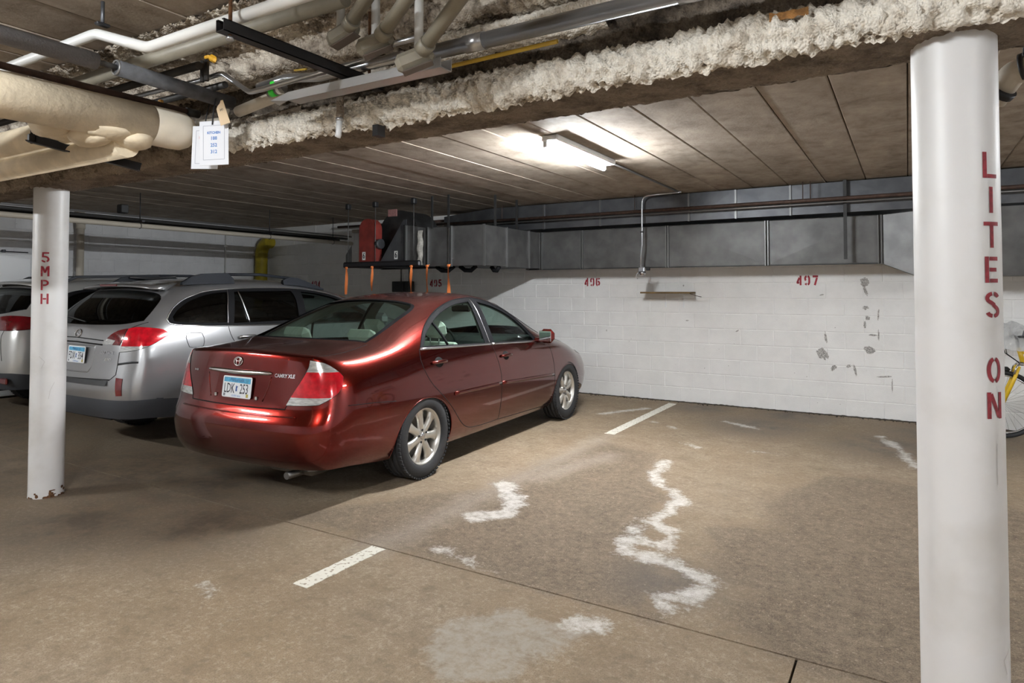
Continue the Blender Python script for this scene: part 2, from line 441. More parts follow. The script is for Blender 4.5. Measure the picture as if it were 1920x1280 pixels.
def floor_mat():
    m = bpy.data.materials.new('garage concrete'); m.use_nodes = True
    N, L = nodes_of(m); b = N['Principled BSDF']
    g = N.new('ShaderNodeNewGeometry')
    def noise(sc, det=6, rough=.6):
        t = N.new('ShaderNodeTexNoise'); t.inputs['Scale'].default_value = sc; t.inputs['Detail'].default_value = det; t.inputs['Roughness'].default_value = rough
        L.new(g.outputs['Position'], t.inputs['Vector']); return t.outputs['Fac']
    def ramp(src, stops):
        r = N.new('ShaderNodeValToRGB'); e = r.color_ramp.elements
        while len(e) < len(stops): e.new(.5)
        for k, (p, c) in enumerate(stops): e[k].position = p; e[k].color = (*c, 1)
        L.new(src, r.inputs[0]); return r.outputs[0]
    def mix(f, a, b2):
        x = N.new('ShaderNodeMix'); x.data_type = 'RGBA'
        if isinstance(f, float): x.inputs[0].default_value = f
        else: L.new(f, x.inputs[0])
        for s_, i in ((a, 6), (b2, 7)):
            if isinstance(s_, tuple): x.inputs[i].default_value = (*s_, 1)
            else: L.new(s_, x.inputs[i])
        return x.outputs[2]
    def math_(op, a, b2=None):
        x = N.new('ShaderNodeMath'); x.operation = op
        for i, s_ in enumerate((a, b2)):
            if s_ is None: continue
            if isinstance(s_, (int, float)): x.inputs[i].default_value = s_
            else: L.new(s_, x.inputs[i])
        return x.outputs[0]
    def att(n):
        a = N.new('ShaderNodeAttribute'); a.attribute_name = n; return a.outputs['Fac']
    def mask(name, nz, amp, soft):
        v = math_('ADD', att(name), math_('MULTIPLY', math_('SUBTRACT', nz, .5), amp))
        r = N.new('ShaderNodeMapRange'); r.interpolation_type = 'SMOOTHSTEP'
        r.inputs[1].default_value = -soft; r.inputs[2].default_value = soft
        L.new(v, r.inputs[0]); return r.outputs[0]
    n_big, n_mid, n_fine, n_vf = noise(.9, 5), noise(4.2, 8, .62), noise(38, 6, .7), noise(230, 3)
    n_grit = noise(150, 6, .75); n_sm = noise(16, 7, .65)
    def wsum(*t):
        o = None
        for v, w in t:
            q = math_('MULTIPLY', v, w); o = q if o is None else math_('ADD', o, q)
        return o
    base = wsum((n_mid, .45), (n_sm, .30), (n_fine, .25))
    smooth = ramp(base, [(.36,(0.189,0.139,0.090)), (.50,(0.273,0.209,0.142)), (.62,(0.349,0.275,0.193))])
    smooth = mix(ramp(n_big, [(.40,(0,0,0)), (.66,(.55,.55,.55))]), smooth, (0.277,0.197,0.115))
    smooth = mix(ramp(n_grit, [(.40,(.80,.80,.80)), (.50,(0,0,0))]), smooth, (0.160,0.117,0.077))
    smooth = mix(math_('MULTIPLY', ramp(n_fine, [(.52,(0,0,0)), (.64,(1,1,1))]), math_('MULTIPLY', ramp(n_mid, [(.38,(.25,.25,.25)), (.60,(1,1,1))]), .50)), smooth, (.46,.385,.295))
    smooth = mix(math_('MULTIPLY', ramp(n_sm, [(.34,(1,1,1)), (.46,(0,0,0))]), .40), smooth, (.165,.125,.085))
    # exposed aggregate: coarse grit with single stones
    vo = N.new('ShaderNodeTexVoronoi'); vo.inputs['Scale'].default_value = 70
    L.new(g.outputs['Position'], vo.inputs['Vector'])
    gr = wsum((n_grit, .55), (n_fine, .25), (n_sm, .20))
    agg = ramp(gr, [(.40,(.052,.036,.024)), (.47,(.135,.098,.066)), (.53,(.225,.172,.120)), (.63,(.385,.31,.228))])
    agg = mix(.22, agg, ramp(n_mid, [(.35,(0.134,0.098,0.064)), (.65,(0.260,0.199,0.136))]))
    vs_ = N.new('ShaderNodeSeparateColor'); L.new(vo.outputs['Color'], vs_.inputs[0])
    one = math_('MULTIPLY', math_('GREATER_THAN', vs_.outputs[0], .86), math_('LESS_THAN', vo.outputs['Distance'], .38))
    agg = mix(math_('MULTIPLY', one, .45), agg, ramp(vs_.outputs[1], [(.2,(0.168,0.109,0.070)), (.6,(0.353,0.273,0.189)), (.95,(0.487,0.413,0.322))]))
    am = att('agg'); am = math_('ADD', am, wsum((math_('SUBTRACT', n_mid, .5), .55), (math_('SUBTRACT', n_sm, .5), .30)))
    ar = N.new('ShaderNodeMapRange'); ar.interpolation_type = 'SMOOTHSTEP'; ar.inputs[1].default_value = -.09; ar.inputs[2].default_value = .07; L.new(am, ar.inputs[0])
    col = mix(ar.outputs[0], smooth, agg)
    pm = math_('ADD', att('patch'), wsum((math_('SUBTRACT', n_mid, .5), .30), (math_('SUBTRACT', n_fine, .5), .10)))
    pr = N.new('ShaderNodeMapRange'); pr.interpolation_type = 'SMOOTHSTEP'; pr.inputs[1].default_value = -.03; pr.inputs[2].default_value = .05; L.new(pm, pr.inputs[0])
    col = mix(math_('MULTIPLY', math_('MULTIPLY', pr.outputs[0], ramp(wsum((n_sm, .6), (n_fine, .4)), [(.40,(.45,.45,.45)), (.56,(1,1,1))])), .78), col, (.36,.325,.275))
    d = math_('MULTIPLY', math_('MULTIPLY', att('damp_shade'), ramp(wsum((n_mid, .6), (n_sm, .4)), [(.40,(.30,.30,.30)), (.56,(1,1,1))])), .84)
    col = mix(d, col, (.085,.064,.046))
    ev = math_('ADD', math_('ADD', att('eff'), math_('MULTIPLY', math_('SUBTRACT', n_mid, .5), .30)), math_('MULTIPLY', math_('SUBTRACT', n_fine, .52), .16))
    er = N.new('ShaderNodeMapRange'); er.interpolation_type = 'SMOOTHSTEP'; er.inputs[1].default_value = -.030; er.inputs[2].default_value = .045; L.new(ev, er.inputs[0])
    col = mix(math_('MULTIPLY', math_('MULTIPLY', er.outputs[0], ramp(wsum((n_vf, .5), (n_sm, .5)), [(.40,(.25,.25,.25)), (.56,(1,1,1))])), .86), col, (.68,.66,.62))
    col = mix(math_('MULTIPLY', mask('haze', n_mid, .26, .14), .20), col, (.55,.50,.44))
    L.new(col, b.inputs['Base Color'])
    r1 = math_('SUBTRACT', .82, math_('MULTIPLY', att('damp_shade'), .25))
    L.new(r1, b.inputs['Roughness'])
    b.inputs['Specular IOR Level'].default_value = .35
    bp = N.new('ShaderNodeBump'); bp.inputs['Strength'].default_value = .55; bp.inputs['Distance'].default_value = .004
    h = math_('ADD', math_('MULTIPLY', n_grit, 1.2), math_('MULTIPLY', vo.outputs['Distance'], -.25))
    h = math_('ADD', h, math_('MULTIPLY', n_fine, .8))
    L.new(h, bp.inputs['Height']); L.new(bp.outputs[0], b.inputs['Normal'])
    return m
M['floor'] = floor_mat()

def axis_pts(lo, hi, f0, f1, fine, coarse):
    out = [lo]
    while out[-1] < hi - 1e-6:
        x = out[-1]; st = fine if f0 <= x < f1 else coarse
        nx = x + st
        if x < f0 < nx: nx = f0
        out.append(min(nx, hi))
    return out
floor = empty('floor'); tag(floor, kind='structure')
def slab(x0, x1, y0, y1):
    xs = axis_pts(x0, x1, max(x0, -5.6), min(x1, 1.6), .035, .35); ys = axis_pts(y0, y1, max(y0, .9), y1, .035, .35)
    nx, ny = len(xs), len(ys)
    GX, GY = np.meshgrid(xs, ys); P = np.stack([GX.ravel(), GY.ravel()], 1)
    V = np.zeros((len(P), 3)); V[:,:2] = P
    idx = np.arange(nx*ny).reshape(ny, nx)
    F = np.stack([idx[:-1,:-1].ravel(), idx[:-1,1:].ravel(), idx[1:,1:].ravel(), idx[1:,:-1].ravel()], 1)
    verts = [tuple(v) for v in V]; faces = [tuple(int(a) for a in f) for f in F]
    # slab edge faces
    base = len(verts)
    ring = list(idx[0,:]) + list(idx[1:,-1]) + list(idx[-1,-2::-1]) + list(idx[-2:0:-1,0])
    for i in ring: verts.append((V[i,0], V[i,1], -.10))
    k = len(ring)
    for i in range(k):
        j = (i+1) % k
        faces.append((int(ring[j]), int(ring[i]), base+i, base+j))
    me = bpy.data.meshes.new('slab'); me.from_pydata(verts, [], faces); me.update()
    Q = np.array([(v[0], v[1]) for v in verts])
    eff = np.full(len(Q), -1.0)
    for pl, w in EFF:
        for a, b in zip(pl[:-1], pl[1:]): eff = np.maximum(eff, w - seg_dist(Q, a, b))
    agg = np.full(len(Q), -1e9)
    for pl in AGG: agg = np.maximum(agg, poly_sdf(Q, pl))
    agg = np.where(np.isfinite(agg), agg, -1)
    damp_shade = np.zeros(len(Q))
    for (c, r) in DAMP_SHADE:
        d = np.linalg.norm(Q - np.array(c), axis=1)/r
        damp_shade = np.maximum(damp_shade, np.clip(1.25 - d*1.1, 0, 1))
    # worn trace of the bay line
    haze = .10 - np.minimum(seg_dist(Q, (-2.69,2.9), (-2.70,6.4)), seg_dist(Q, (-2.6,4.6), (-2.35,5.6)))
    for nm, arr in (('eff', eff), ('agg', agg), ('patch', poly_sdf(Q, PATCH)), ('damp_shade', damp_shade), ('haze', haze)):
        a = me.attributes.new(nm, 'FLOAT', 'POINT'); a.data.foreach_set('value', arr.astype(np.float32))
    me.materials.append(M['floor'])
    link(bpy.data.objects.new('slab', me), floor)
JY, JX = 2.930, -.410
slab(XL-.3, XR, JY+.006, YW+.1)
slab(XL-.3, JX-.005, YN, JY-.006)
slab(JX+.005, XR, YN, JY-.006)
mb = MB(); mb.bbox(XL-.5, XR+.2, YN-.2, YW+.3, -.2, -.012); mb.build('joint_bed', mat('joint dirt', (.035,.028,.022), .95), floor)

# painted bay stripes
def worn_paint():
    m = bpy.data.materials.new('worn stripe paint'); m.use_nodes = True
    N, L = nodes_of(m); b = N['Principled BSDF']
    b.inputs['Roughness'].default_value = .7
    g = N.new('ShaderNodeNewGeometry')
    t = N.new('ShaderNodeTexNoise'); t.inputs['Scale'].default_value = 46; t.inputs['Detail'].default_value = 8
    L.new(g.outputs['Position'], t.inputs['Vector'])
    r = N.new('ShaderNodeValToRGB'); r.color_ramp.elements[0].position = .36; r.color_ramp.elements[1].position = .43
    r.color_ramp.elements[0].color = (.33,.27,.20,1); r.color_ramp.elements[1].color = (.74,.71,.62,1)
    L.new(t.outputs['Fac'], r.inputs[0]); L.new(r.outputs[0], b.inputs['Base Color'])
    return m
M['stripe'] = worn_paint()
def stripe(y0, y1, x, w, label):
    mb = MB(); vs = []; fs = []; n = int((y1-y0)/.02)
    for i in range(n+1):
        y = y0 + (y1-y0)*i/n
        for s_ in (-1, 1):
            e = .008*NZ.noise(Vector((y*18, s_*5, 1)))
            vs += [(x + s_*(w/2) + e, y, .0025), (x + s_*(w/2) + e, y, .0)]
        if i:
            a = 4*(i-1); c = 4*i
            fs += [(a, a+2, c+2, c), (a+1, a, c, c+1), (a+2, a+3, c+3, c+2)]
    fs += [(0,1,3,2), (4*n, 4*n+2, 4*n+3, 4*n+1)]
    mb.add(vs, fs); o = mb.build('parking_stripe', M['stripe'])
    tag(o, label, 'stripe')
stripe(2.335, 2.915, -2.668, .10, 'short white painted bay stripe in front of the floor joint')
stripe(6.45, 8.62, -2.70, .11, 'faded white bay stripe reaching the foot of the block wall')

# ================================================================== walls of painted block
def wall_paint(name, col, dirt=.5):
    m = bpy.data.materials.new(name); m.use_nodes = True
    N, L = nodes_of(m); b = N['Principled BSDF']
    b.inputs['Roughness'].default_value = .62; b.inputs['Specular IOR Level'].default_value = .35
    g = N.new('ShaderNodeNewGeometry')
    t = N.new('ShaderNodeTexNoise'); t.inputs['Scale'].default_value = 3.2; t.inputs['Detail'].default_value = 9; t.inputs['Roughness'].default_value = .68
    L.new(g.outputs['Position'], t.inputs['Vector'])
    r = N.new('ShaderNodeValToRGB')
    e = r.color_ramp.elements; e[0].position = .30; e[1].position = .58
    e[0].color = (*[c*(1-.16*dirt) for c in col], 1); e[1].color = (*col, 1)
    L.new(t.outputs['Fac'], r.inputs[0])
    # small bare flecks
    t3 = N.new('ShaderNodeTexNoise'); t3.inputs['Scale'].default_value = 26; t3.inputs['Detail'].default_value = 5
    L.new(g.outputs['Position'], t3.inputs['Vector'])
    r3 = N.new('ShaderNodeValToRGB'); r3.color_ramp.elements[0].position = .735; r3.color_ramp.elements[1].position = .76
    L.new(t3.outputs['Fac'], r3.inputs[0])
    mx = N.new('ShaderNodeMix'); mx.data_type = 'RGBA'; mx.inputs[7].default_value = (.30,.28,.26,1)
    L.new(r3.outputs[0], mx.inputs[0]); L.new(r.outputs[0], mx.inputs[6]); L.new(mx.outputs[2], b.inputs['Base Color'])
    t2 = N.new('ShaderNodeTexNoise'); t2.inputs['Scale'].default_value = 90; t2.inputs['Detail'].default_value = 5
    L.new(g.outputs['Position'], t2.inputs['Vector'])
    bp = N.new('ShaderNodeBump'); bp.inputs['Strength'].default_value = .35; bp.inputs['Distance'].default_value = .004
    L.new(t2.outputs['Fac'], bp.inputs['Height']); L.new(bp.outputs[0], b.inputs['Normal'])
    return m
M['wall'] = wall_paint('white painted block', (.84,.835,.82))
M['wall2'] = wall_paint('grey white painted block', (.70,.70,.71), .8)

wall_back = MB().bbox(XL-.3, XR, YW+.004, YW+.25, -.1, 2.95).build('wall_back', M['wall']); tag(wall_back, kind='structure')
wall_left = MB().bbox(XL-.25, XL-.004, YN, YW+.2, -.1, 2.95).build('wall_left', M['wall2']); tag(wall_left, kind='structure')
wall_right = MB().bbox(XR, XR+.2, YN, YW+.2, -.1, 2.95).build('wall_right', M['wall2']); tag(wall_right, kind='structure')
wall_near = MB().bbox(XL-.25, XR+.2, YN-.2, YN, -.1, 2.95).build('wall_near', M['wall2']); tag(wall_near, kind='structure')

def block_mesh(w, name):
    """painted block seen from the front: face at y=0, softened arrises"""
    g, r = .0022, .006; x = w/2-g; z = .0985
    vs = [(-x+r,0,-z+r),(x-r,0,-z+r),(x-r,0,z-r),(-x+r,0,z-r), (-x,.005,-z),(x,.005,-z),(x,.005,z),(-x,.005,z), (-x,.03,-z),(x,.03,-z),(x,.03,z),(-x,.03,z)]
    fs = [(0,1,2,3),(4,5,1,0),(5,6,2,1),(6,7,3,2),(7,4,0,3),(8,9,5,4),(9,10,6,5),(10,11,7,6),(11,8,4,7)]
    me = bpy.data.meshes.new(name); me.from_pydata(vs, [], fs); me.update(); return me
bm_full = block_mesh(.402, 'block'); bm_full.materials.append(M['wall'])
bm_left = block_mesh(.402, 'block'); bm_left.materials.append(M['wall2'])
rest = MB()
def add_block(me, parent, loc, rz=0):
    o = bpy.data.objects.new('block', me); o.location = loc; o.rotation_euler = (0,0,rz); link(o, parent)
nb = 0
for r_ in range(14):
    z = .10 + .2*r_
    off = .20 if r_ % 2 else 0.0
    k = 0
    x = XL + .2 + off
    while x < 1.9:
        shows = (z < 1.85 and -4.7 < x < 1.25) or (1.2 < z < 1.85 and x <= -4.7) or (1.8 < z < 2.8 and x < -6.2)
        dy = random.uniform(-.0012, .0012)
        if shows and nb < 298:
            add_block(bm_full, wall_back, (x, YW + dy, z)); nb += 1
        else:
            rest.rbox((x, YW+.016, z), (.398, .03, .197), .004)
        x += .402
o = rest.build('block_rest', M['wall'], wall_back); tag(o, kind='stuff')
rest = MB(); nb = 0
for r_ in range(14):
    z = .10 + .2*r_
    y = 2.6 + (.2 if r_ % 2 else 0)
    while y < YW - .1:
        if z > 1.3:
            add_block(bm_left, wall_left, (XL + random.uniform(-.001,.001), y, z), PI/2); nb += 1
        y += .402

# dark crumbs along the foot of the wall
mb = MB(); path = []
random.seed(3)
for i in range(260):
    x = -5.2 + 6.6*i/259
    path.append((x, YW - .012 + .006*NZ.noise(Vector((x*9,0,0))), .002))
mb.tube(path, [.010 + .012*abs(NZ.noise(Vector((p[0]*14, 3, 0)))) for p in path], 6)
for i in range(160):
    x = random.uniform(-5, 1.3); s_ = random.uniform(.004, .012)
    mb.box((x, YW-.02-random.random()**2*.10, s_*.4), (s_*1.6, s_, s_), Matrix.Rotation(random.random()*3, 3, 'Z'))
o = mb.build('grit', mat('dark grit', (.06,.05,.04), .95), floor); tag(o, kind='stuff')

# bare and scuffed places on the painted block, with their own outlines
M['scuff'] = mat('bare block scuff', (.62,.60,.57), .9, col2=(.20,.19,.18), nscale=75, detail=8)
def scuff(x, z, w, h, seed, n=26, angle=0.0):
    vs = []; rr = Matrix.Rotation(angle, 2)
    for k in range(n):
        a = 2*PI*k/n; q = 1 + .55*NZ.noise(Vector((math.cos(a)*2.6+seed*7, math.sin(a)*2.6, seed)))
        p = rr @ Vector((w/2*q*math.cos(a), h/2*q*math.sin(a)))
        vs.append((x + p.x, YW-.0016, z + p.y))
    mb = MB(); mb.add(vs, [tuple(range(n))]); mb.build('scuff_mark', M['scuff'], wall_back)
for k, a in enumerate([(-.90,.74,.13,.19,.5),(-.86,.93,.03,.17,.1),(-.39,.80,.13,.11,-.2),(-.78,.57,.10,.05,.9),(-.55,.56,.03,.16,.2),(-.36,.98,.11,.025,0),(-.44,1.60,.10,.12,.1),(-.43,1.50,.04,.14,.3),(-.30,.98,.02,.14,0),
    (-.43,1.30,.07,.05,.2),(-.41,1.18,.06,.06,.4),(-.44,1.10,.03,.10,0),(-.25,.50,.16,.02,.1),(-.17,.40,.015,.18,0),(-.62,.60,.06,.04,.4),(-.9,1.45,.05,.02,.2),(-1.9,.98,.05,.02,.5),(-2.55,1.10,.05,.018,.1),(-3.72,.93,.02,.03,0),(-2.6,1.57,.022,.03,0),(-.30,1.22,.16,.02,1.5)]):
    scuff(a[0], a[1], a[2]*.85, a[3]*.85, k*1.7+1, angle=a[4])

# bay numbers stencilled on the wall
M['stencil'] = mat('red stencil paint', (.42,.020,.040), .6, noise=.45, nscale=70)
M['stencil_dark'] = mat('dark red stencil paint', (.30,.020,.032), .6, noise=.4, nscale=70)
for txt, x in (('494', -9.69), ('495', -6.81), ('496', -3.94), ('497', -1.06)):
    root = empty('bay_number', (x, YW-.0015, 1.628))
    tag(root, {'494': 'dark red stencilled 494 on the wall above the silver wagon', '495': 'red stencilled 495 between the orange ribbons on the wall', '496': 'red stencilled 496 on the wall left of the wooden shelf', '497': 'bright red stencilled 497 on the wall nearest the right column'}[txt], 'number')
    for k, ch in enumerate(txt):
        mb = MB()
        for st in GLYPH[ch]:
            ribbon(mb, st, .34, lambda u, v: ((k-1)*.090 + (u-.5)*.064, 0, (v-.8)*.075))
        mb.build('digit', M['stencil'], root)

# ================================================================== ceiling of concrete planks
def plank_mat():
    m = bpy.data.materials.new('concrete plank'); m.use_nodes = True
    N, L = nodes_of(m); b = N['Principled BSDF']; b.inputs['Roughness'].default_value = .85; b.inputs['Specular IOR Level'].default_value = .2
    g = N.new('ShaderNodeNewGeometry')
    oi = N.new('ShaderNodeObjectInfo')
    mp = N.new('ShaderNodeMapping'); mp.inputs['Scale'].default_value = (1.5, 1.1, 1)
    L.new(g.outputs['Position'], mp.inputs[0])
    ad = N.new('ShaderNodeVectorMath'); ad.operation = 'ADD'
    mu = N.new('ShaderNodeMath'); mu.operation = 'MULTIPLY'; mu.inputs[1].default_value = 40
    L.new(oi.outputs['Random'], mu.inputs[0]); L.new(mp.outputs[0], ad.inputs[0]); L.new(mu.outputs[0], ad.inputs[1])
    t = N.new('ShaderNodeTexNoise'); t.inputs['Scale'].default_value = 3.0; t.inputs['Detail'].default_value = 10; t.inputs['Roughness'].default_value = .70; t.inputs['Distortion'].default_value = .25
    L.new(ad.outputs[0], t.inputs['Vector'])
    r = N.new('ShaderNodeValToRGB'); e = r.color_ramp.elements
    e[0].position = .28; e[0].color = (.175,.142,.112,1); e[1].position = .72; e[1].color = (.46,.395,.325,1)
    q = e.new(.48); q.color = (.325,.272,.220,1)
    L.new(t.outputs['Fac'], r.inputs[0]); L.new(r.outputs[0], b.inputs['Base Color'])
    t2 = N.new('ShaderNodeTexNoise'); t2.inputs['Scale'].default_value = 60; t2.inputs['Detail'].default_value = 6
    L.new(g.outputs['Position'], t2.inputs['Vector'])
    bp = N.new('ShaderNodeBump'); bp.inputs['Strength'].default_value = .4; bp.inputs['Distance'].default_value = .004
    L.new(t2.outputs['Fac'], bp.inputs['Height']); L.new(bp.outputs[0], b.inputs['Normal'])
    return m
M['plank'] = plank_mat()
ceiling = MB().bbox(XL-.3, XR+.2, YN-.2, YW+.2, ZC+.06, ZC+.25).build('ceiling', mat('ceiling slab', (.10,.085,.07), .9)); tag(ceiling, kind='structure')
pw = .405
x = .016 - pw*28
while x < XR:
    if x > XL - .3:
        dz = random.uniform(-.002, .003)
        mb = MB(); mb.rbox((x+pw/2, (YN+YW)/2, ZC+.05+dz), (pw-.006, YW-YN+.02, .10), .007)
        mb.build('plank', M['plank'], ceiling)
    x += pw

# ================================================================== columns
def column_paint():
    m = bpy.data.materials.new('white column paint'); m.use_nodes = True
    N, L = nodes_of(m); b = N['Principled BSDF']; b.inputs['Roughness'].default_value = .42
    g = N.new('ShaderNodeNewGeometry')
    t = N.new('ShaderNodeTexNoise'); t.inputs['Scale'].default_value = 3; t.inputs['Detail'].default_value = 7
    L.new(g.outputs['Position'], t.inputs['Vector'])
    r = N.new('ShaderNodeValToRGB'); r.color_ramp.elements[0].position = .28; r.color_ramp.elements[1].position = .5
    r.color_ramp.elements[0].color = (.56,.54,.51,1); r.color_ramp.elements[1].color = (.67,.66,.65,1)
    L.new(t.outputs['Fac'], r.inputs[0])
    L.new(r.outputs[0], b.inputs['Base Color'])
    t2 = N.new('ShaderNodeTexNoise'); t2.inputs['Scale'].default_value = 25
    L.new(g.outputs['Position'], t2.inputs['Vector'])
    bp = N.new('ShaderNodeBump'); bp.inputs['Strength'].default_value = .08; bp.inputs['Distance'].default_value = .004
    L.new(t2.outputs['Fac'], bp.inputs['Height']); L.new(bp.outputs[0], b.inputs['Normal'])
    return m
M['column'] = column_paint()
M['scrape'] = mat('grey scrape', (.48,.46,.44), .7)
M['rust'] = mat('rust', (.16,.07,.025), .9, noise=.6, nscale=60)
M['rust_orange'] = mat('orange rust', (.42,.20,.06), .9, noise=.5, nscale=40, bump=.5, bscale=120)
def column(x, y, word, phi, z0, label, rust):
    c = empty('support_column', (x, y, 0)); tag(c, label, 'column')
    R = .111
    mb = MB()
    prof = [(R+.002, 0), (R+.001, .02)] + [(R + .0008*NZ.noise(Vector((k*.9, x, 0))), .05+k*.1) for k in range(23)]
    prof += [(R, 2.262)]
    mb.lathe(prof, 72); mb.build('shaft', M['column'], c, recalc=True)
    zz = z0
    for ch in word:
        if ch == ' ': zz -= .086; continue
        mb = MB()
        def fn(u, v):
            a = phi + (u-.5)*.052/R
            return ((R+.0016)*math.sin(a), -(R+.0016)*math.cos(a), zz + (v-.8)*.047)
        for st in GLYPH[ch]: ribbon(mb, st, .24, fn)
        mb.build('stencil_letter', M['stencil_dark'] if word[0] == 'L' else M['stencil'], c)
        zz -= .1005
    # rust flakes at the foot
    random.seed(int(abs(x)*10)+2)
    for k in range(rust):
        a0 = phi + random.uniform(-1.6, 1.6); h = random.uniform(.003, .016) * (2.2 if random.random() < .15 else 1); w = random.uniform(.006, .022); zc = random.random()**2*.07
        vs = []
        for j in range(14):
            t = 2*PI*j/14; q = 1 + .5*NZ.noise(Vector((math.cos(t)*2+k*5, math.sin(t)*2, k)))
            a = a0 + w*q*math.cos(t)/R; vs.append(((R+.0032)*math.sin(a), -(R+.0032)*math.cos(a), max(.001, zc + h*q*math.sin(t))))
        mb = MB(); mb.add(vs, [tuple(range(14))]); mb.build('rust_patch', M['rust'], c)
    for k in range(2):      # scrapes
        a0 = phi + random.uniform(-.9, .4); z = random.uniform(.35, 1.0); mb = MB()
        ribbon(mb, [(0,0),(random.uniform(-.02,.03), random.uniform(.03,.08)),(random.uniform(-.03,.04), random.uniform(.06,.12))], .0022, lambda u, v: ((R+.0017)*math.sin(a0+u/R), -(R+.0017)*math.cos(a0+u/R), z+v), sub=.01)
        mb.build('scrape', M['scrape'], c)
    return c
column(.128, 2.40, 'LITES ON', math.radians(46), 1.862, 'round white steel column stencilled LITES ON in red', 6)
column(-5.455, 2.40, '5MPH', math.radians(50), 1.743, 'round white steel column stencilled 5 MPH in red beside the wagon', 34)

# ================================================================== sprayed steel beam
def foam_mat(name, c1, c2, c3, thr):
    m = bpy.data.materials.new(name); m.use_nodes = True
    N, L = nodes_of(m); b = N['Principled BSDF']; b.inputs['Roughness'].default_value = .95; b.inputs['Specular IOR Level'].default_value = .1
    g = N.new('ShaderNodeNewGeometry')
    t = N.new('ShaderNodeTexNoise'); t.inputs['Scale'].default_value = 7; t.inputs['Detail'].default_value = 10; t.inputs['Roughness'].default_value = .7
    L.new(g.outputs['Position'], t.inputs['Vector'])
    r = N.new('ShaderNodeValToRGB'); e = r.color_ramp.elements
    e[0].position = thr-.10; e[0].color = (*c3, 1); e[1].position = thr+.12; e[1].color = (*c1, 1); q = e.new(thr); q.color = (*c2, 1)
    L.new(t.outputs['Fac'], r.inputs[0]); L.new(r.outputs[0], b.inputs['Base Color'])
    t2 = N.new('ShaderNodeTexVoronoi'); t2.inputs['Scale'].default_value = 110
    L.new(g.outputs['Position'], t2.inputs['Vector'])
    bp = N.new('ShaderNodeBump'); bp.inputs['Strength'].default_value = .7; bp.inputs['Distance'].default_value = .008; bp.invert = True
    L.new(t2.outputs['Distance'], bp.inputs['Height']); L.new(bp.outputs[0], b.inputs['Normal'])
    return m
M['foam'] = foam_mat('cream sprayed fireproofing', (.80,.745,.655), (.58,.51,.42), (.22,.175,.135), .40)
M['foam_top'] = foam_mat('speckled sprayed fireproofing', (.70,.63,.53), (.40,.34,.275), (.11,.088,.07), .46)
M['foam_web'] = foam_mat('dark brown fireproofing', (.20,.165,.13), (.11,.09,.072), (.045,.037,.03), .47)  # web gets a darker brown than the flanges
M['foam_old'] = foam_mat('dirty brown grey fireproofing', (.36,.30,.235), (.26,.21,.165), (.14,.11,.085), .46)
M['foam_under'] = foam_mat('grey brown fireproofing', (.26,.215,.17), (.18,.145,.115), (.11,.09,.07), .45)

beam = empty('steel_beam', (0, 2.40, 0)); tag(beam, 'long steel ceiling beam crusted with rough cream fireproofing across both columns', 'beam')
def crust(name, prof, mt, amp, x0, x1, dx, sub, seed=0.0, lump=1.0):
    """profile (y, z) swept along x, roughened outwards"""
    pts = []
    for (a, b) in zip(prof[:-1], prof[1:]):
        a = Vector(a); b = Vector(b); k = max(1, int((b-a).length/sub))
        for j in range(k): pts.append(a.lerp(b, j/k))
    pts.append(Vector(prof[-1])); n = len(pts)
    nor = []
    for i in range(n):
        t = pts[min(i+1,n-1)] - pts[max(i-1,0)]
        nor.append(Vector((-t.y, t.x)).normalized())
    ki = int((x1-x0)/dx)
    vs = []
    for i in range(ki+1):
        x = x0 + (x1-x0)*i/ki
        for p, q in zip(pts, nor):
            w = Vector((x, p.x, p.y + seed))
            d = NZ.noise(w*4)*.45*lump + NZ.noise(w*13)*.25 + (.55-NZ.voronoi(w*40)[0][0]*1.6)*1.15 + NZ.noise(w*60)*.30
            d *= amp
            vs.append((x, p.x + q.x*d, p.y + q.y*d))
    fs = []
    for i in range(ki):
        for j in range(n-1):
            a = i*n + j
            fs.append((a, a+1, a+n+1, a+n))
    mb = MB(); mb.add(vs, fs, True)
    return mb.build(name, mt, beam, recalc=False)
XB0, XB1 = -6.6, 1.5
def sect(x0, x1, dx, sub, fm):
    crust('bottom_flange_crust', [(-.10,2.392),(-.165,2.378),(-.192,2.355),(-.198,2.31),(-.185,2.275),(-.150,2.258)], fm, .030, x0, x1, dx, sub)
    crust('underside_crust', [(-.172,2.272),(-.12,2.258),(.0,2.254),(.12,2.258),(.185,2.275)], M['foam_under'], .008, x0, x1, dx, sub*1.6, 3)  # shade under the flange is put into this darker colour
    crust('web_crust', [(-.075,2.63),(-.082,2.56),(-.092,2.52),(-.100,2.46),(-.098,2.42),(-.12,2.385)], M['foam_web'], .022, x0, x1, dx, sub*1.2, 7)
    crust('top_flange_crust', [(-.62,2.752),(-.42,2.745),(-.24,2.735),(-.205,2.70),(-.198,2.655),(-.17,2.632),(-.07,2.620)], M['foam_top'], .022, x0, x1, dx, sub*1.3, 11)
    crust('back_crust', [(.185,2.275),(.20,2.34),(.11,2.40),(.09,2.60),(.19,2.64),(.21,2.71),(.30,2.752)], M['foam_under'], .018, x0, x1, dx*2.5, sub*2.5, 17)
sect(-3.12, XB1, .0095, .0095, M['foam'])
sect(XB0, -3.12, .012, .012, M['foam_old'])
sect(XL, XB0, .05, .04, M['foam_old'])
sect(XB1, XR, .05, .04, M['foam'])
crust('web_ridge', [(-.085,2.535),(-.140,2.526),(-.152,2.512),(-.142,2.500),(-.085,2.49)], M['foam'], .008, -2.30, -.95, .010, .008, 21)
crust('web_ridge', [(-.085,2.605),(-.165,2.597),(-.180,2.582),(-.168,2.566),(-.085,2.555)], M['foam'], .008, -1.72, .25, .010, .008, 23)
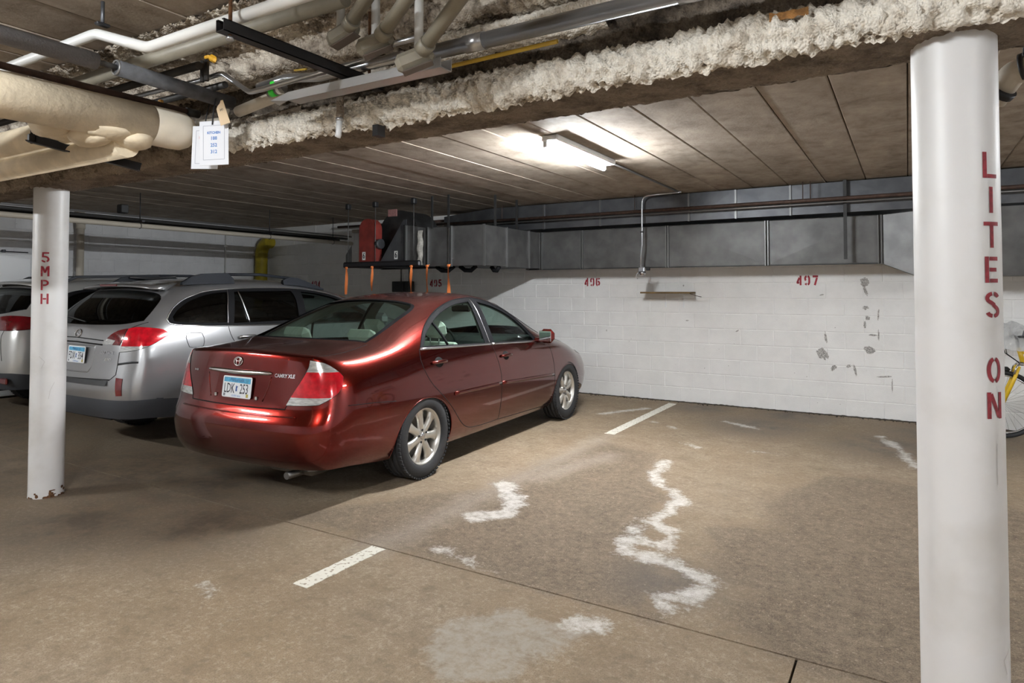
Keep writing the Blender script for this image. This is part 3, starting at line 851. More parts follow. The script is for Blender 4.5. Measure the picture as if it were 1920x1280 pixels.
crust('web_ridge', [(-.085,2.44),(-.120,2.436),(-.128,2.424),(-.118,2.412),(-.085,2.40)], M['foam_top'], .010, -3.35, -2.62, .010, .008, 25)
# rust showing through above the flange
mb = MB(); vs = []; fs = []
for i in range(16):
    for j in range(5):
        w = Vector((i*.3, j*.4, 2))
        vs.append((-.365 + .115*i/15, -.214 - .008*NZ.noise(w*2), 2.352 + .026*j/4 + .006*NZ.noise(w)))
for i in range(15):
    for j in range(4): fs.append((i*5+j, (i+1)*5+j, (i+1)*5+j+1, i*5+j+1))
mb.add(vs, fs, True); mb.build('rust_patch', M['rust_orange'], beam)

# ================================================================== lamps
M['enamel'] = mat('white lamp enamel', (.80,.81,.82), .35)
def tube_lamp(x, y, power, along, label):
    """bare twin-tube batten hanging on the ceiling"""
    root = empty('tube_lamp', (x, y, ZC), 0 if along == 'y' else PI/2); tag(root, label, 'lamp')
    mb = MB(); mb.rbox((0, 0, -.027), (.150, 1.22, .052), .010); mb.build('housing', M['enamel'], root)
    em = mat_emit('lit tube %.0f' % power, TUBE_WHITE, power)
    for s_ in (-1, 1):
        mb = MB(); mb.cyl((s_*.042, -.588, -.082), (s_*.042, .588, -.082), .0185, 16); mb.build('tube', em, root)
        for e in (-1, 1):
            mb = MB(); mb.rbox((s_*.042, e*.600, -.075), (.036, .022, .050), .006); mb.build('lamp_holder', M['enamel'], root)
        return root
tube_lamp(BAY_LAMP['x'], BAY_LAMP['y'], BAY_LAMP['power'], 'y', 'glowing twin-tube lamp on the ceiling above the empty bay')
for (lx, ly, pw_, al, lb) in LAMPS: tube_lamp(lx, ly, pw_, al, lb)
# ================================================================== vehicle body builder
def inside(poly, u, v):
    c = False; n = len(poly); j = n-1
    for i in range(n):
        ui, vi = poly[i]; uj, vj = poly[j]
        if (vi > v) != (vj > v) and u < (uj-ui)*(v-vi)/(vj-vi) + ui: c = not c
        j = i
    return c

def smooth_poly(pts, n=6, closed=True):
    """Catmull-Rom through 2D points; a point given as (u, v, 1) stays a sharp corner"""
    m = len(pts); out = []
    P = [Vector(p[:2]) for p in pts]; sharp = [len(p) > 2 for p in pts]
    for i in range(m if closed else m-1):
        p1 = P[i]; p2 = P[(i+1) % m]
        p0 = P[i-1] if (closed or i > 0) and not sharp[i] else p1
        p3 = P[(i+2) % m] if (closed or i < m-2) and not sharp[(i+1) % m] else p2
        k = max(1, min(n, int((p2-p1).length/0.03)))
        for a in range(k):
            t = a/k
            q = 0.5*((2*p1) + (p2-p0)*t + (2*p0-5*p1+4*p2-p3)*t*t + (3*p1-p0-3*p2+p3)*t**3)
            out.append((q.x, q.y))
    if not closed: out.append(tuple(P[-1]))
    return out

FR = {  # projection frames: normal, u axis, v axis
 'R': (Vector((1,0,0)), Vector((0,1,0)), Vector((0,0,1))),
 'L': (Vector((-1,0,0)), Vector((0,1,0)), Vector((0,0,1))),
 'B': (Vector((0,-1,0)), Vector((1,0,0)), Vector((0,0,1))),
 'F': (Vector((0,1,0)), Vector((1,0,0)), Vector((0,0,1))),
 'T': (Vector((0,0,1)), Vector((1,0,0)), Vector((0,1,0))),
}
def diag(side, deg=50):
    a = math.radians(deg)
    n = Vector((math.sin(a)*side, -math.cos(a), 0)); u = Vector((math.cos(a)*side, math.sin(a), 0))
    return (n, u, Vector((0,0,1)))      # u grows outwards and forwards on both sides

class CarBody:
    def __init__(s, rows, rear, front, crease_rows=(), levels=3, cap_crease=0.0, flare=None):
        NC = len(rows[0]); side_n = len(rear)      # rear[i] for i = 0..side_n-1 (bottom to deck edge)
        s.bm0 = bmesh.new(); bm = s.bm0
        cl = bm.edges.layers.float.new('crease_edge')
        def V(p, sg): return (p[0]*sg, p[1], p[2])
        def make(sg, shared):
            key = {}
            def vert(tagk, p):
                if abs(p[0]) < 1e-6:
                    if tagk not in shared: shared[tagk] = bm.verts.new((0, p[1], p[2]))
                    return shared[tagk]
                if tagk not in key: key[tagk] = bm.verts.new(V(p, sg))
                return key[tagk]
            def quad(a, b, c, d):
                f = [a, b, c, d]
                if sg < 0: f = f[::-1]
                ff = []
                for x in f:
                    if x not in ff: ff.append(x)
                if len(ff) >= 3:
                    try: bm.faces.new(ff)
                    except ValueError: pass
            g = [[vert(('r', i, j), rows[i][j]) for j in range(NC)] for i in range(len(rows))]
            for i in range(len(rows)-1):
                for j in range(NC-1):
                    quad(g[i][j], g[i+1][j], g[i+1][j+1], g[i][j+1])
            for nm, cap, ri in (('b', rear, 0), ('f', front, len(rows)-1)):
                c = [[vert((nm, i, k), cap[i][k]) for k in range(len(cap[i]))] for i in range(side_n)]
                K = len(cap[0])
                for i in range(side_n-1):
                    if nm == 'b': quad(c[i][0], g[ri][i], g[ri][i+1], c[i+1][0])
                    else: quad(g[ri][i], c[i][0], c[i+1][0], g[ri][i+1])
                    for k in range(K-1):
                        if nm == 'b': quad(c[i][k+1], c[i][k], c[i+1][k], c[i+1][k+1])
                        else: quad(c[i][k], c[i][k+1], c[i+1][k+1], c[i+1][k])
                for k in range(K-1):
                    a, b2 = g[ri][side_n-1+k], g[ri][side_n+k]
                    if nm == 'b': quad(c[-1][k], a, b2, c[-1][k+1])
                    else: quad(a, c[-1][k], c[-1][k+1], b2)
                if cap_crease and nm == 'b':
                    for k in range(K-1):
                        e = bm.edges.get((c[-1][k], c[-1][k+1]))
                        if e: e[cl] = cap_crease
            for (ia, ja, ib, jb, w) in crease_rows:
                e = bm.edges.get((g[ia][ja], g[ib][jb]))
                if e: e[cl] = w
        shared = {}
        make(1, shared); make(-1, shared)
        bmesh.ops.recalc_face_normals(bm, faces=bm.faces)
        me = bpy.data.meshes.new('cage'); bm.to_mesh(me); bm.free()
        ob = bpy.data.objects.new('cage', me); COL.objects.link(ob)
        md = ob.modifiers.new('s', 'SUBSURF'); md.levels = levels; md.render_levels = levels
        dg = bpy.context.evaluated_depsgraph_get()
        dense = bpy.data.meshes.new_from_object(ob.evaluated_get(dg))
        bpy.data.objects.remove(ob); bpy.data.meshes.remove(me)
        if flare:
            for v in dense.vertices: v.co = flare(v.co)
            dense.update()
        s.bm = bmesh.new(); s.bm.from_mesh(dense)
        bmesh.ops.recalc_face_normals(s.bm, faces=s.bm.faces)
        s.bm.normal_update()
        if sum(f.normal.z for f in s.bm.faces if f.calc_center_median().z > 0.9) < 0:
            bmesh.ops.reverse_faces(s.bm, faces=s.bm.faces)
        s.bm.verts.ensure_lookup_table()
        s.part = s.bm.faces.layers.int.new('part')
        s.bv = [v.co.copy() for v in s.bm.verts]
        s.bn = [v.normal.copy() for v in s.bm.verts]
        s.bf = [[v.index for v in f.verts] for f in s.bm.faces]
        s.bvh = BVHTree.FromPolygons(s.bv, s.bf)
        s.names = ['body']
        bpy.data.meshes.remove(dense)
    def normal(s, p):
        loc, n, i, d = s.bvh.find_nearest(p)
        vs = [s.bv[k] for k in s.bf[i]]
        w = poly_3d_calc(vs, loc)
        q = Vector()
        for k, a in zip(s.bf[i], w): q += s.bn[k]*a
        return q.normalized()
    def project(s, fr, u, v, off=0.0):
        n, U, W = FR[fr] if isinstance(fr, str) else fr
        o = U*u + W*v + n*6
        loc, nn, i, d = s.bvh.ray_cast(o, -n)
        if loc is None:
            loc, nn, i, d = s.bvh.find_nearest(U*u + W*v + n*0.8)
        return loc + s.normal(loc)*off
    def pid(s, name):
        if name not in s.names: s.names.append(name)
        return s.names.index(name)
    def cut(s, poly, fr, name, allow=('body',), thr=0.12):
        n, U, W = FR[fr] if isinstance(fr, str) else fr
        al = {s.pid(a) for a in allow}
        us = [p[0] for p in poly]; vs = [p[1] for p in poly]
        bb = (min(us)-.05, max(us)+.05, min(vs)-.05, max(vs)+.05)
        def ok(f):
            if f[s.part] not in al or f.normal.dot(n) < thr: return False
            c = f.calc_center_median(); a = c.dot(U); b = c.dot(W)
            if not (bb[0] < a < bb[1] and bb[2] < b < bb[3]): return False
            if abs(n.x) > 0.3 and c.x*n.x < 0: return False
            return True
        ux, uy, uz = U; wx, wy, wz = W
        def box(f):
            a0 = b0 = 1e9; a1 = b1 = -1e9
            for v in f.verts:
                x, y, z = v.co
                a = x*ux + y*uy + z*uz; b = x*wx + y*wy + z*wz
                if a < a0: a0 = a
                if a > a1: a1 = a
                if b < b0: b0 = b
                if b > b1: b1 = b
            return (a0, a1, b0, b1)
        cand = {f: box(f) for f in s.bm.faces if ok(f)}
        m = len(poly)
        for i in range(m):
            a = poly[i]; b = poly[(i+1) % m]
            if abs(a[0]-b[0]) + abs(a[1]-b[1]) < 1e-6: continue
            l0 = min(a[0],b[0])-1e-4; h0 = max(a[0],b[0])+1e-4; l1 = min(a[1],b[1])-1e-4; h1 = max(a[1],b[1])+1e-4
            sub = [f for f, q in cand.items() if not (q[1] < l0 or q[0] > h0 or q[3] < l1 or q[2] > h1)]
            if not sub: continue
            d = (U*(b[0]-a[0]) + W*(b[1]-a[1])).normalized()
            pn = n.cross(d); k0 = pn.dot(U*a[0] + W*a[1])
            dist = {}
            for f in sub:
                for v in f.verts:
                    if v not in dist:
                        q = v.co.dot(pn) - k0
                        dist[v] = 0.0 if abs(q) < 2e-5 else q
            for e in {e for f in sub for e in f.edges}:
                v0, v1 = e.verts; d0 = dist[v0]; d1 = dist[v1]
                if d0*d1 < 0:
                    ne, nv = bmesh.utils.edge_split(e, v0, d0/(d0-d1))
                    dist[nv] = 0.0
            for f in sub:
                vs_ = list(f.verts); z = [i2 for i2, v in enumerate(vs_) if dist[v] == 0.0]
                nf = None
                if len(z) >= 2 and any(dist[v] > 0 for v in vs_) and any(dist[v] < 0 for v in vs_):
                    va, vb = vs_[z[0]], vs_[z[-1]]
                    if (z[-1]-z[0]) % len(vs_) not in (1, len(vs_)-1):
                        try: nf, _l = bmesh.utils.face_split(f, va, vb)
                        except ValueError: nf = None
                cand[f] = box(f)
                if nf is not None:
                    nf.normal_update(); nf[s.part] = f[s.part]; cand[nf] = box(nf)
        k = s.pid(name)
        for f in cand:
            if not f.is_valid: continue
            c = f.calc_center_median()
            if inside(poly, c.dot(U), c.dot(W)): f[s.part] = k
        return poly
    def mark(s, name, fn, allow=('body',)):
        al = {s.pid(a) for a in allow}; k = s.pid(name)
        for f in s.bm.faces:
            if f[s.part] in al and fn(f.calc_center_median(), f.normal): f[s.part] = k
    def slice(s, co, no, fn):
        ge = set()
        for f in s.bm.faces:
            if fn(f.calc_center_median(), f.normal):
                ge.add(f); ge.update(f.edges); ge.update(f.verts)
        bmesh.ops.bisect_plane(s.bm, geom=list(ge), dist=1e-5, plane_co=co, plane_no=no)
    def split(s):
        """group faces by part once"""
        s.groups = {}
        for f in s.bm.faces: s.groups.setdefault(f[s.part], []).append(f)
    def extract(s, name, objname, m, parent, off=0.0, solid=0.0, flt=None):
        k = s.pid(name)
        fs = s.groups.get(k, [])
        if flt: fs = [f for f in fs if flt(f.calc_center_median())]
        if not fs: print('EMPTY PART', name); return None
        idx = {}; vs = []; nn = []; F = []
        for f in fs:
            q = []
            for v in f.verts:
                if v.index not in idx or v not in idx:
                    if v not in idx:
                        idx[v] = len(vs); vn = s.normal(v.co); nn.append(vn); vs.append(v.co + vn*off)
                q.append(idx[v])
            F.append(q)
        me = bpy.data.meshes.new(objname)
        me.from_pydata([tuple(v) for v in vs], [], F)
        me.polygons.foreach_set('use_smooth', [True]*len(F))
        me.normals_split_custom_set_from_vertices([tuple(v) for v in nn])
        me.update()
        me.materials.append(m)
        o = bpy.data.objects.new(objname, me)
        return link(o, parent)
    def line(s, pts, fr, off=0.0, step=0.025, closed=True):
        out = []
        m = len(pts)
        for i in range(m if closed else m-1):
            a = Vector(pts[i][:2]); b = Vector(pts[(i+1) % m][:2])
            k = max(1, int((b-a).length/step))
            for j in range(k):
                q = a.lerp(b, j/k); out.append(s.project(fr, q.x, q.y, off))
        if not closed: out.append(s.project(fr, pts[-1][0], pts[-1][1], off))
        return out
    def seam(s, pts, fr, name, m, parent, r=0.003, off=0.0, closed=True, n=6):
        p = s.line(pts, fr, off, closed=closed)
        mb = MB(); mb.tube(p, r, n, True, True, closed)
        return mb.build(name, m, parent)

def strip_on(body, pts, fr, w, th, name, m, parent, off=0.0):
    """flat moulding of width w (in v) and thickness th following the surface"""
    n, U, W = FR[fr] if isinstance(fr, str) else fr
    P = []
    k = len(pts)
    mb = MB()
    ring = []
    for (u, v) in pts:
        a = body.project(fr, u, v - w/2); b = body.project(fr, u, v + w/2)
        na = body.normal(a); nb = body.normal(b)
        ring.append([a, a + na*th*0.8 + (b-a)*0.12, (a+b)/2 + (na+nb)*0.5*th, b + nb*th*0.8 + (a-b)*0.12, b])
    vs = [q for r in ring for q in r]; fs = []
    for i in range(k-1):
        for j in range(4):
            fs.append((i*5+j, (i+1)*5+j, (i+1)*5+j+1, i*5+j+1))
    fs.append((0,1,2,3,4)); e = (k-1)*5; fs.append((e+4,e+3,e+2,e+1,e))
    mb.add(vs, fs, True)
    return mb.build(name, m, parent, recalc=True)

def make_tyre(R, w, rim, parent):
    mb = MB()
    hw = w/2
    prof = [(rim, hw*0.80), (rim+.012, hw*0.93), (rim+(R-rim)*.45, hw*1.0), (R-.03, hw*.94), (R-.010, hw*.84), (R, hw*.70)]
    for g in (0.45, 0.0, -0.45):
        prof += [(R, hw*(g+.07)), (R-.008, hw*(g+.05)), (R-.008, hw*(g-.05)), (R, hw*(g-.07))]
    prof += [(R, -hw*.70), (R-.010, -hw*.84), (R-.03, -hw*.94), (rim+(R-rim)*.45, -hw), (rim, -hw*.8)]
    mb.lathe(prof, 56)
    o = mb.build('tyre', M['rubber'], parent, recalc=True)
    # tread blocks: shallow cross cuts drawn as raised lugs on the shoulder
    for s_ in (-1, 1):
        lug = MB()
        for k in range(64):
            a = 2*PI*k/64
            c = Vector(((R-.006)*math.cos(a), (R-.006)*math.sin(a), s_*hw*.80))
            lug.box(c, (.012, .020, hw*.30), Matrix.Rotation(a, 3, 'Z'))
        tag(lug.build('tread', M['rubber'], o), kind='stuff')
    return o

def make_rim(R, w, spokes, parent_obj_name, mrim, parent, style='flare'):
    """wheel lying in local xy plane, outer face +z"""
    mb = MB()
    hw = w/2
    mb.lathe([(R, -hw*.8), (R*.93, -hw*.7), (R*.90, hw*.25), (R*.93, hw*.62), (R*.985, hw*.80), (R*1.012, hw*.82), (R*1.012, hw*.76), (R*.99, hw*.60)], 56)
    zf = hw*.60
    for k in range(spokes):
        a0 = 2*PI*k/spokes + PI/2
        ca, sa = math.cos(a0), math.sin(a0)
        st = [(.030, .030, zf-.012), (.062, .029, zf+.002), (R*.50, .0275, zf+.004), (R*.70, .032, zf+.001), (R*.85, .046, zf-.004), (R*.965, .066, zf-.002)]
        vs = []; fs = []
        for (r, hwid, z) in st:
            for (t, dz) in ((-hwid, -.030), (-hwid*.92, -.004), (-hwid*.45, .004), (hwid*.45, .004), (hwid*.92, -.004), (hwid, -.030)):
                vs.append((r*ca - t*sa, r*sa + t*ca, z + dz))
        for i in range(len(st)-1):
            for j in range(5):
                fs.append((i*6+j, (i+1)*6+j, (i+1)*6+j+1, i*6+j+1))
        mb.add(vs, fs, True)
    mb.lathe([(.0, zf+.002), (.058, zf+.002), (.070, zf-.004), (.074, zf-.03)], 40)
    return mb.build(parent_obj_name, mrim, parent, recalc=True)

def make_wheel(car, x, y, side, R, w, rimR, spokes, mrim, phase=0.0):
    wheel = make_rim(rimR, w, spokes, 'wheel', mrim, car)
    hw = w/2; zf = hw*.60
    wheel.location = (x, y, R)
    # local z of the wheel -> outwards
    wheel.rotation_euler = (PI/2, phase, PI/2*side) if False else (0, 0, 0)
    mtx = Matrix(((0, 0, side), (-1 if side > 0 else 1, 0, 0), (0, -1, 0))).transposed() if False else None
    ax = Vector((side, 0, 0)); up = Matrix.Rotation(phase, 3, ax) @ Vector((0, 0, 1)); bx = up.cross(ax)
    rot = Matrix((bx, up, ax)).transposed()
    wheel.rotation_mode = 'QUATERNION'; wheel.rotation_quaternion = rot.to_quaternion()
    make_tyre(R, w, rimR, wheel)
    mb = MB(); mb.lathe([(0, zf+.010), (.022, zf+.009), (.029, zf+.004), (.030, zf-.004)], 28)
    mb.build('hub_cap', M['chrome_dull'], wheel, recalc=True)
    for k in range(5):
        a = 2*PI*k/5 + .35
        mb = MB(); mb.cyl((.050*math.cos(a), .050*math.sin(a), zf-.006), (.050*math.cos(a), .050*math.sin(a), zf+.008), .0095, 8)
        mb.build('lug_nut', M['dark_metal'], wheel)
    mb = MB(); mb.lathe([(.0, -.01), (rimR*.80, -.01), (rimR*.80, -.03), (0, -.03)], 40)
    mb.build('brake_disc', M['disc_metal'], wheel, recalc=True)
    mb = MB(); mb.lathe([(0, -hw*.55), (rimR*.91, -hw*.55)], 40)
    mb.build('brake_shield', M['black_plastic'], wheel)
    return wheel

def seat(car, x, y, z, w, m, name='seat', lean=18, headrest=True, width_hr=.26):
    """cushion + backrest + headrest; faces +y"""
    s = MB(); s.rbox((x, y, z), (w, .50, .16), .05)
    o = s.build(name, m, car)
    rot = Matrix.Rotation(math.radians(lean), 3, 'X')
    b = MB(); b.rbox(Vector((x, y-.28, z+.02)) + rot @ Vector((0, 0, .30)), (w, .13, .60), .05, rot)
    b.build('backrest', m, o)
    if headrest:
        for hx in ([x] if w < .7 else [x-.37, x+.37]):
            c = Vector((hx, y-.28, z+.02)) + rot @ Vector((0, 0, .73))
            h = MB(); h.rbox(c, (width_hr, .10, .17), .045, rot); h.build('headrest', m, o)
            for e in (-.05, .05):
                p = MB(); p.cyl(c + Vector((e, 0, -.17)), c + Vector((e, 0, -.05)), .006, 8); p.build('headrest_post', M['chrome_dull'], o)
    return o

def plate(car, c, txt, state_col, rx=0.0, yaw=0.0, w=.305, h=.152):
    """number plate facing -y (car frame)"""
    rot = Matrix.Rotation(yaw, 3, 'Z') @ Matrix.Rotation(rx, 3, 'X')
    c = Vector(c)
    def fn(t):
        return lambda u, v, q=0: c + rot @ Vector((u, -t - q, v))
    def rr(w, h, r, n=4):
        out = []
        for (sx, sy, a0) in ((1,1,0),(-1,1,90),(-1,-1,180),(1,-1,270)):
            for k in range(n+1):
                a = math.radians(a0 + 90*k/n)
                out.append((sx*(w/2-r) + r*math.cos(a), sy*(h/2-r) + r*math.sin(a)))
        return out
    mb = MB(); mb.prism(rr(w, h, .014), lambda u, v, t: fn(t)(u, v), 0, .003)
    p = mb.build('number_plate', M['plate_white'], car, recalc=True)
    mb = MB(); f = fn(.0036)
    mb.add([f(-w/2+.012, h/2-.042), f(w/2-.012, h/2-.048), f(w/2-.012, h/2-.010), f(-w/2+.012, h/2-.010)], [(0,1,2,3)])
    mb.build('header_band', M['plate_blue'], p)
    lettering('header_lettering', 'Minnesota', .034, lambda u, v, q: fn(.0042)(u, v + h/2-.026), M['plate_navy'], p)
    a, b = txt
    ch = .098
    lettering('plate_lettering', a, ch, lambda u, v, q: fn(.0042)(u-.078, v-.014), M['plate_black'], p, bold=.0004, xscale=.62)
    lettering('plate_lettering', b, ch, lambda u, v, q: fn(.0042)(u+.078, v-.014), M['plate_black'], p, bold=.0004, xscale=.62)
    mb = MB(); f = fn(.0042)
    st = [(-.010,-.026),(.008,-.026),(.006,-.014),(.004,-.006),(.014,.010),(.002,.010),(-.004,.016),(-.008,.012)]
    mb.add([f(u, v-.004) for u, v in st], [tuple(range(len(st)))])
    mb.build('state_mark', M['plate_navy'], p)
    mb = MB(); mb.add([f(.105,-.068), f(.128,-.068), f(.128,-.044), f(.105,-.044)], [(0,1,2,3)]); mb.build('year_sticker', M['plate_gold'], p)
    mb = MB(); mb.add([f(-.135,-.068), f(-.115,-.068), f(-.115,-.048), f(-.135,-.048)], [(0,1,2,3)]); mb.build('month_sticker', M['plate_grey'], p)
    lettering('footer_lettering', '10,000 lakes', .020, lambda u, v, q: fn(.0042)(u, v-h/2+.014), M['plate_blue2'], p)
    return p
# ================================================================== red sedan
def lower_cols(y, belt, k=1.0, zb=.20, zshift=0.0):
    """six side points under the belt; belt is the (x, z) shoulder point"""
    return [(.800*k, y, zb), (.850*k, y, zb+.07), (.878*k, y, .43+zshift), (.890*k, y, .57+zshift), (.888*k, y, .69+zshift), (.868*k, y, .86+zshift)]
def sedan_rows():
    R = []
    def row(y, k, zb, belt, top): R.append(lower_cols(y, belt, k, zb) + [(belt[0], belt[1], belt[2])] + top)
    row(-.75, .985, .27, (.790,-.75,1.010), [(.680,-.76,1.062),(.53,-.77,1.083),(.36,-.78,1.093),(.18,-.785,1.098),(0,-.79,1.100)])
    row(-.52, .995, .24, (.800,-.50,1.020), [(.705,-.52,1.078),(.565,-.545,1.098),(.385,-.56,1.106),(.19,-.57,1.111),(0,-.572,1.112)])
    row(-.30, 1.0, .22, (.808,-.26,1.025), [(.730,-.32,1.100),(.625,-.42,1.108),(.41,-.465,1.116),(.205,-.485,1.120),(0,-.49,1.121)])
    row(-.05, 1.0, .20, (.816,.00,1.025), [(.735,-.04,1.150),(.605,-.10,1.236),(.40,-.135,1.240),(.205,-.15,1.245),(0,-.155,1.247)])
    row(.25, 1.0, .195, (.822,.27,1.020), [(.725,.24,1.205),(.565,.235,1.358),(.39,.22,1.380),(.205,.21,1.388),(0,.208,1.390)])
    row(.55, 1.0, .195, (.826,.55,1.008), [(.715,.55,1.225),(.572,.55,1.418),(.40,.53,1.448),(.205,.52,1.460),(0,.515,1.463)])
    row(.95, 1.0, .195, (.828,.95,.992), [(.716,.95,1.230),(.590,.95,1.446),(.41,.94,1.478),(.205,.935,1.491),(0,.93,1.494)])
    row(1.35, 1.0, .195, (.828,1.35,.978), [(.718,1.35,1.212),(.588,1.33,1.432),(.41,1.34,1.470),(.205,1.345,1.485),(0,1.35,1.488)])
    row(1.70, 1.0, .195, (.826,1.70,.965), [(.722,1.70,1.165),(.592,1.66,1.365),(.41,1.72,1.420),(.205,1.75,1.440),(0,1.76,1.445)])
    row(2.05, 1.0, .195, (.822,2.05,.950), [(.738,2.06,1.075),(.635,2.07,1.185),(.43,2.17,1.240),(.21,2.24,1.260),(0,2.26,1.265)])
    row(2.38, 1.0, .20, (.815,2.40,.930), [(.755,2.44,.968),(.675,2.48,.995),(.45,2.64,1.025),(.22,2.73,1.040),(0,2.75,1.045)])
    row(2.70, .995, .21, (.800,2.72,.895), [(.735,2.76,.930),(.625,2.80,.955),(.43,2.88,.982),(.215,2.93,.995),(0,2.95,.998)])
    row(3.02, .985, .22, (.780,3.04,.840), [(.710,3.08,.868),(.595,3.12,.890),(.41,3.17,.910),(.205,3.20,.920),(0,3.21,.923)])
    row(3.30, .955, .23, (.735,3.30,.760), [(.660,3.36,.785),(.55,3.41,.800),(.38,3.46,.812),(.19,3.48,.818),(0,3.49,.820)])
    # keep the last row's upper side points under its lower shoulder
    R[-1][5] = (.80, 3.30, .70); R[-1][4] = (.835, 3.30, .60); R[-1][3] = (.845, 3.30, .50)
    R[-2][5] = (.845, 3.02, .78)
    def cap(z, y0, xs, dys, dz=0.0):
        return [(x, y0 + dy, z + dz*(1-(x/.8)**2)) for x, dy in zip(xs, dys)]
    X = (.80,.66,.50,.34,.17,0)
    rear = [
      cap(.275, -1.065, (.770,.65,.49,.33,.16,0), (.135,.055,.025,.010,.002,0)),
      cap(.335, -1.125, (.815,.68,.51,.34,.17,0), (.150,.055,.025,.010,.002,0)),
      cap(.470, -1.150, (.838,.70,.52,.35,.17,0), (.155,.055,.025,.010,.002,0)),
      cap(.590, -1.145, (.842,.70,.52,.35,.17,0), (.155,.055,.025,.010,.002,0)),
      cap(.668, -1.090, (.838,.69,.51,.34,.17,0), (.135,.045,.020,.008,.002,0)),
      cap(.850, -1.068, (.822,.67,.50,.34,.17,0), (.130,.045,.020,.008,.002,0)),
      cap(1.040, -1.035, (.750,.62,.47,.32,.16,0), (.115,.045,.020,.008,.002,0), .035)]
    front = [
      cap(.235, 3.64, (.74,.62,.47,.31,.155,0), (-.14,-.06,-.03,-.01,0,0)),
      cap(.290, 3.71, (.775,.64,.49,.32,.16,0), (-.16,-.07,-.03,-.01,0,0)),
      cap(.420, 3.75, (.795,.66,.50,.33,.165,0), (-.17,-.07,-.03,-.01,0,0)),
      cap(.510, 3.75, (.79,.66,.50,.33,.165,0), (-.17,-.07,-.03,-.01,0,0)),
      cap(.600, 3.73, (.78,.65,.49,.33,.165,0), (-.17,-.07,-.03,-.01,0,0)),
      cap(.700, 3.70, (.745,.62,.47,.31,.155,0), (-.17,-.07,-.03,-.01,0,0)),
      cap(.760, 3.60, (.68,.57,.43,.29,.145,0), (-.16,-.07,-.03,-.01,0,0))]
    return R, rear, front
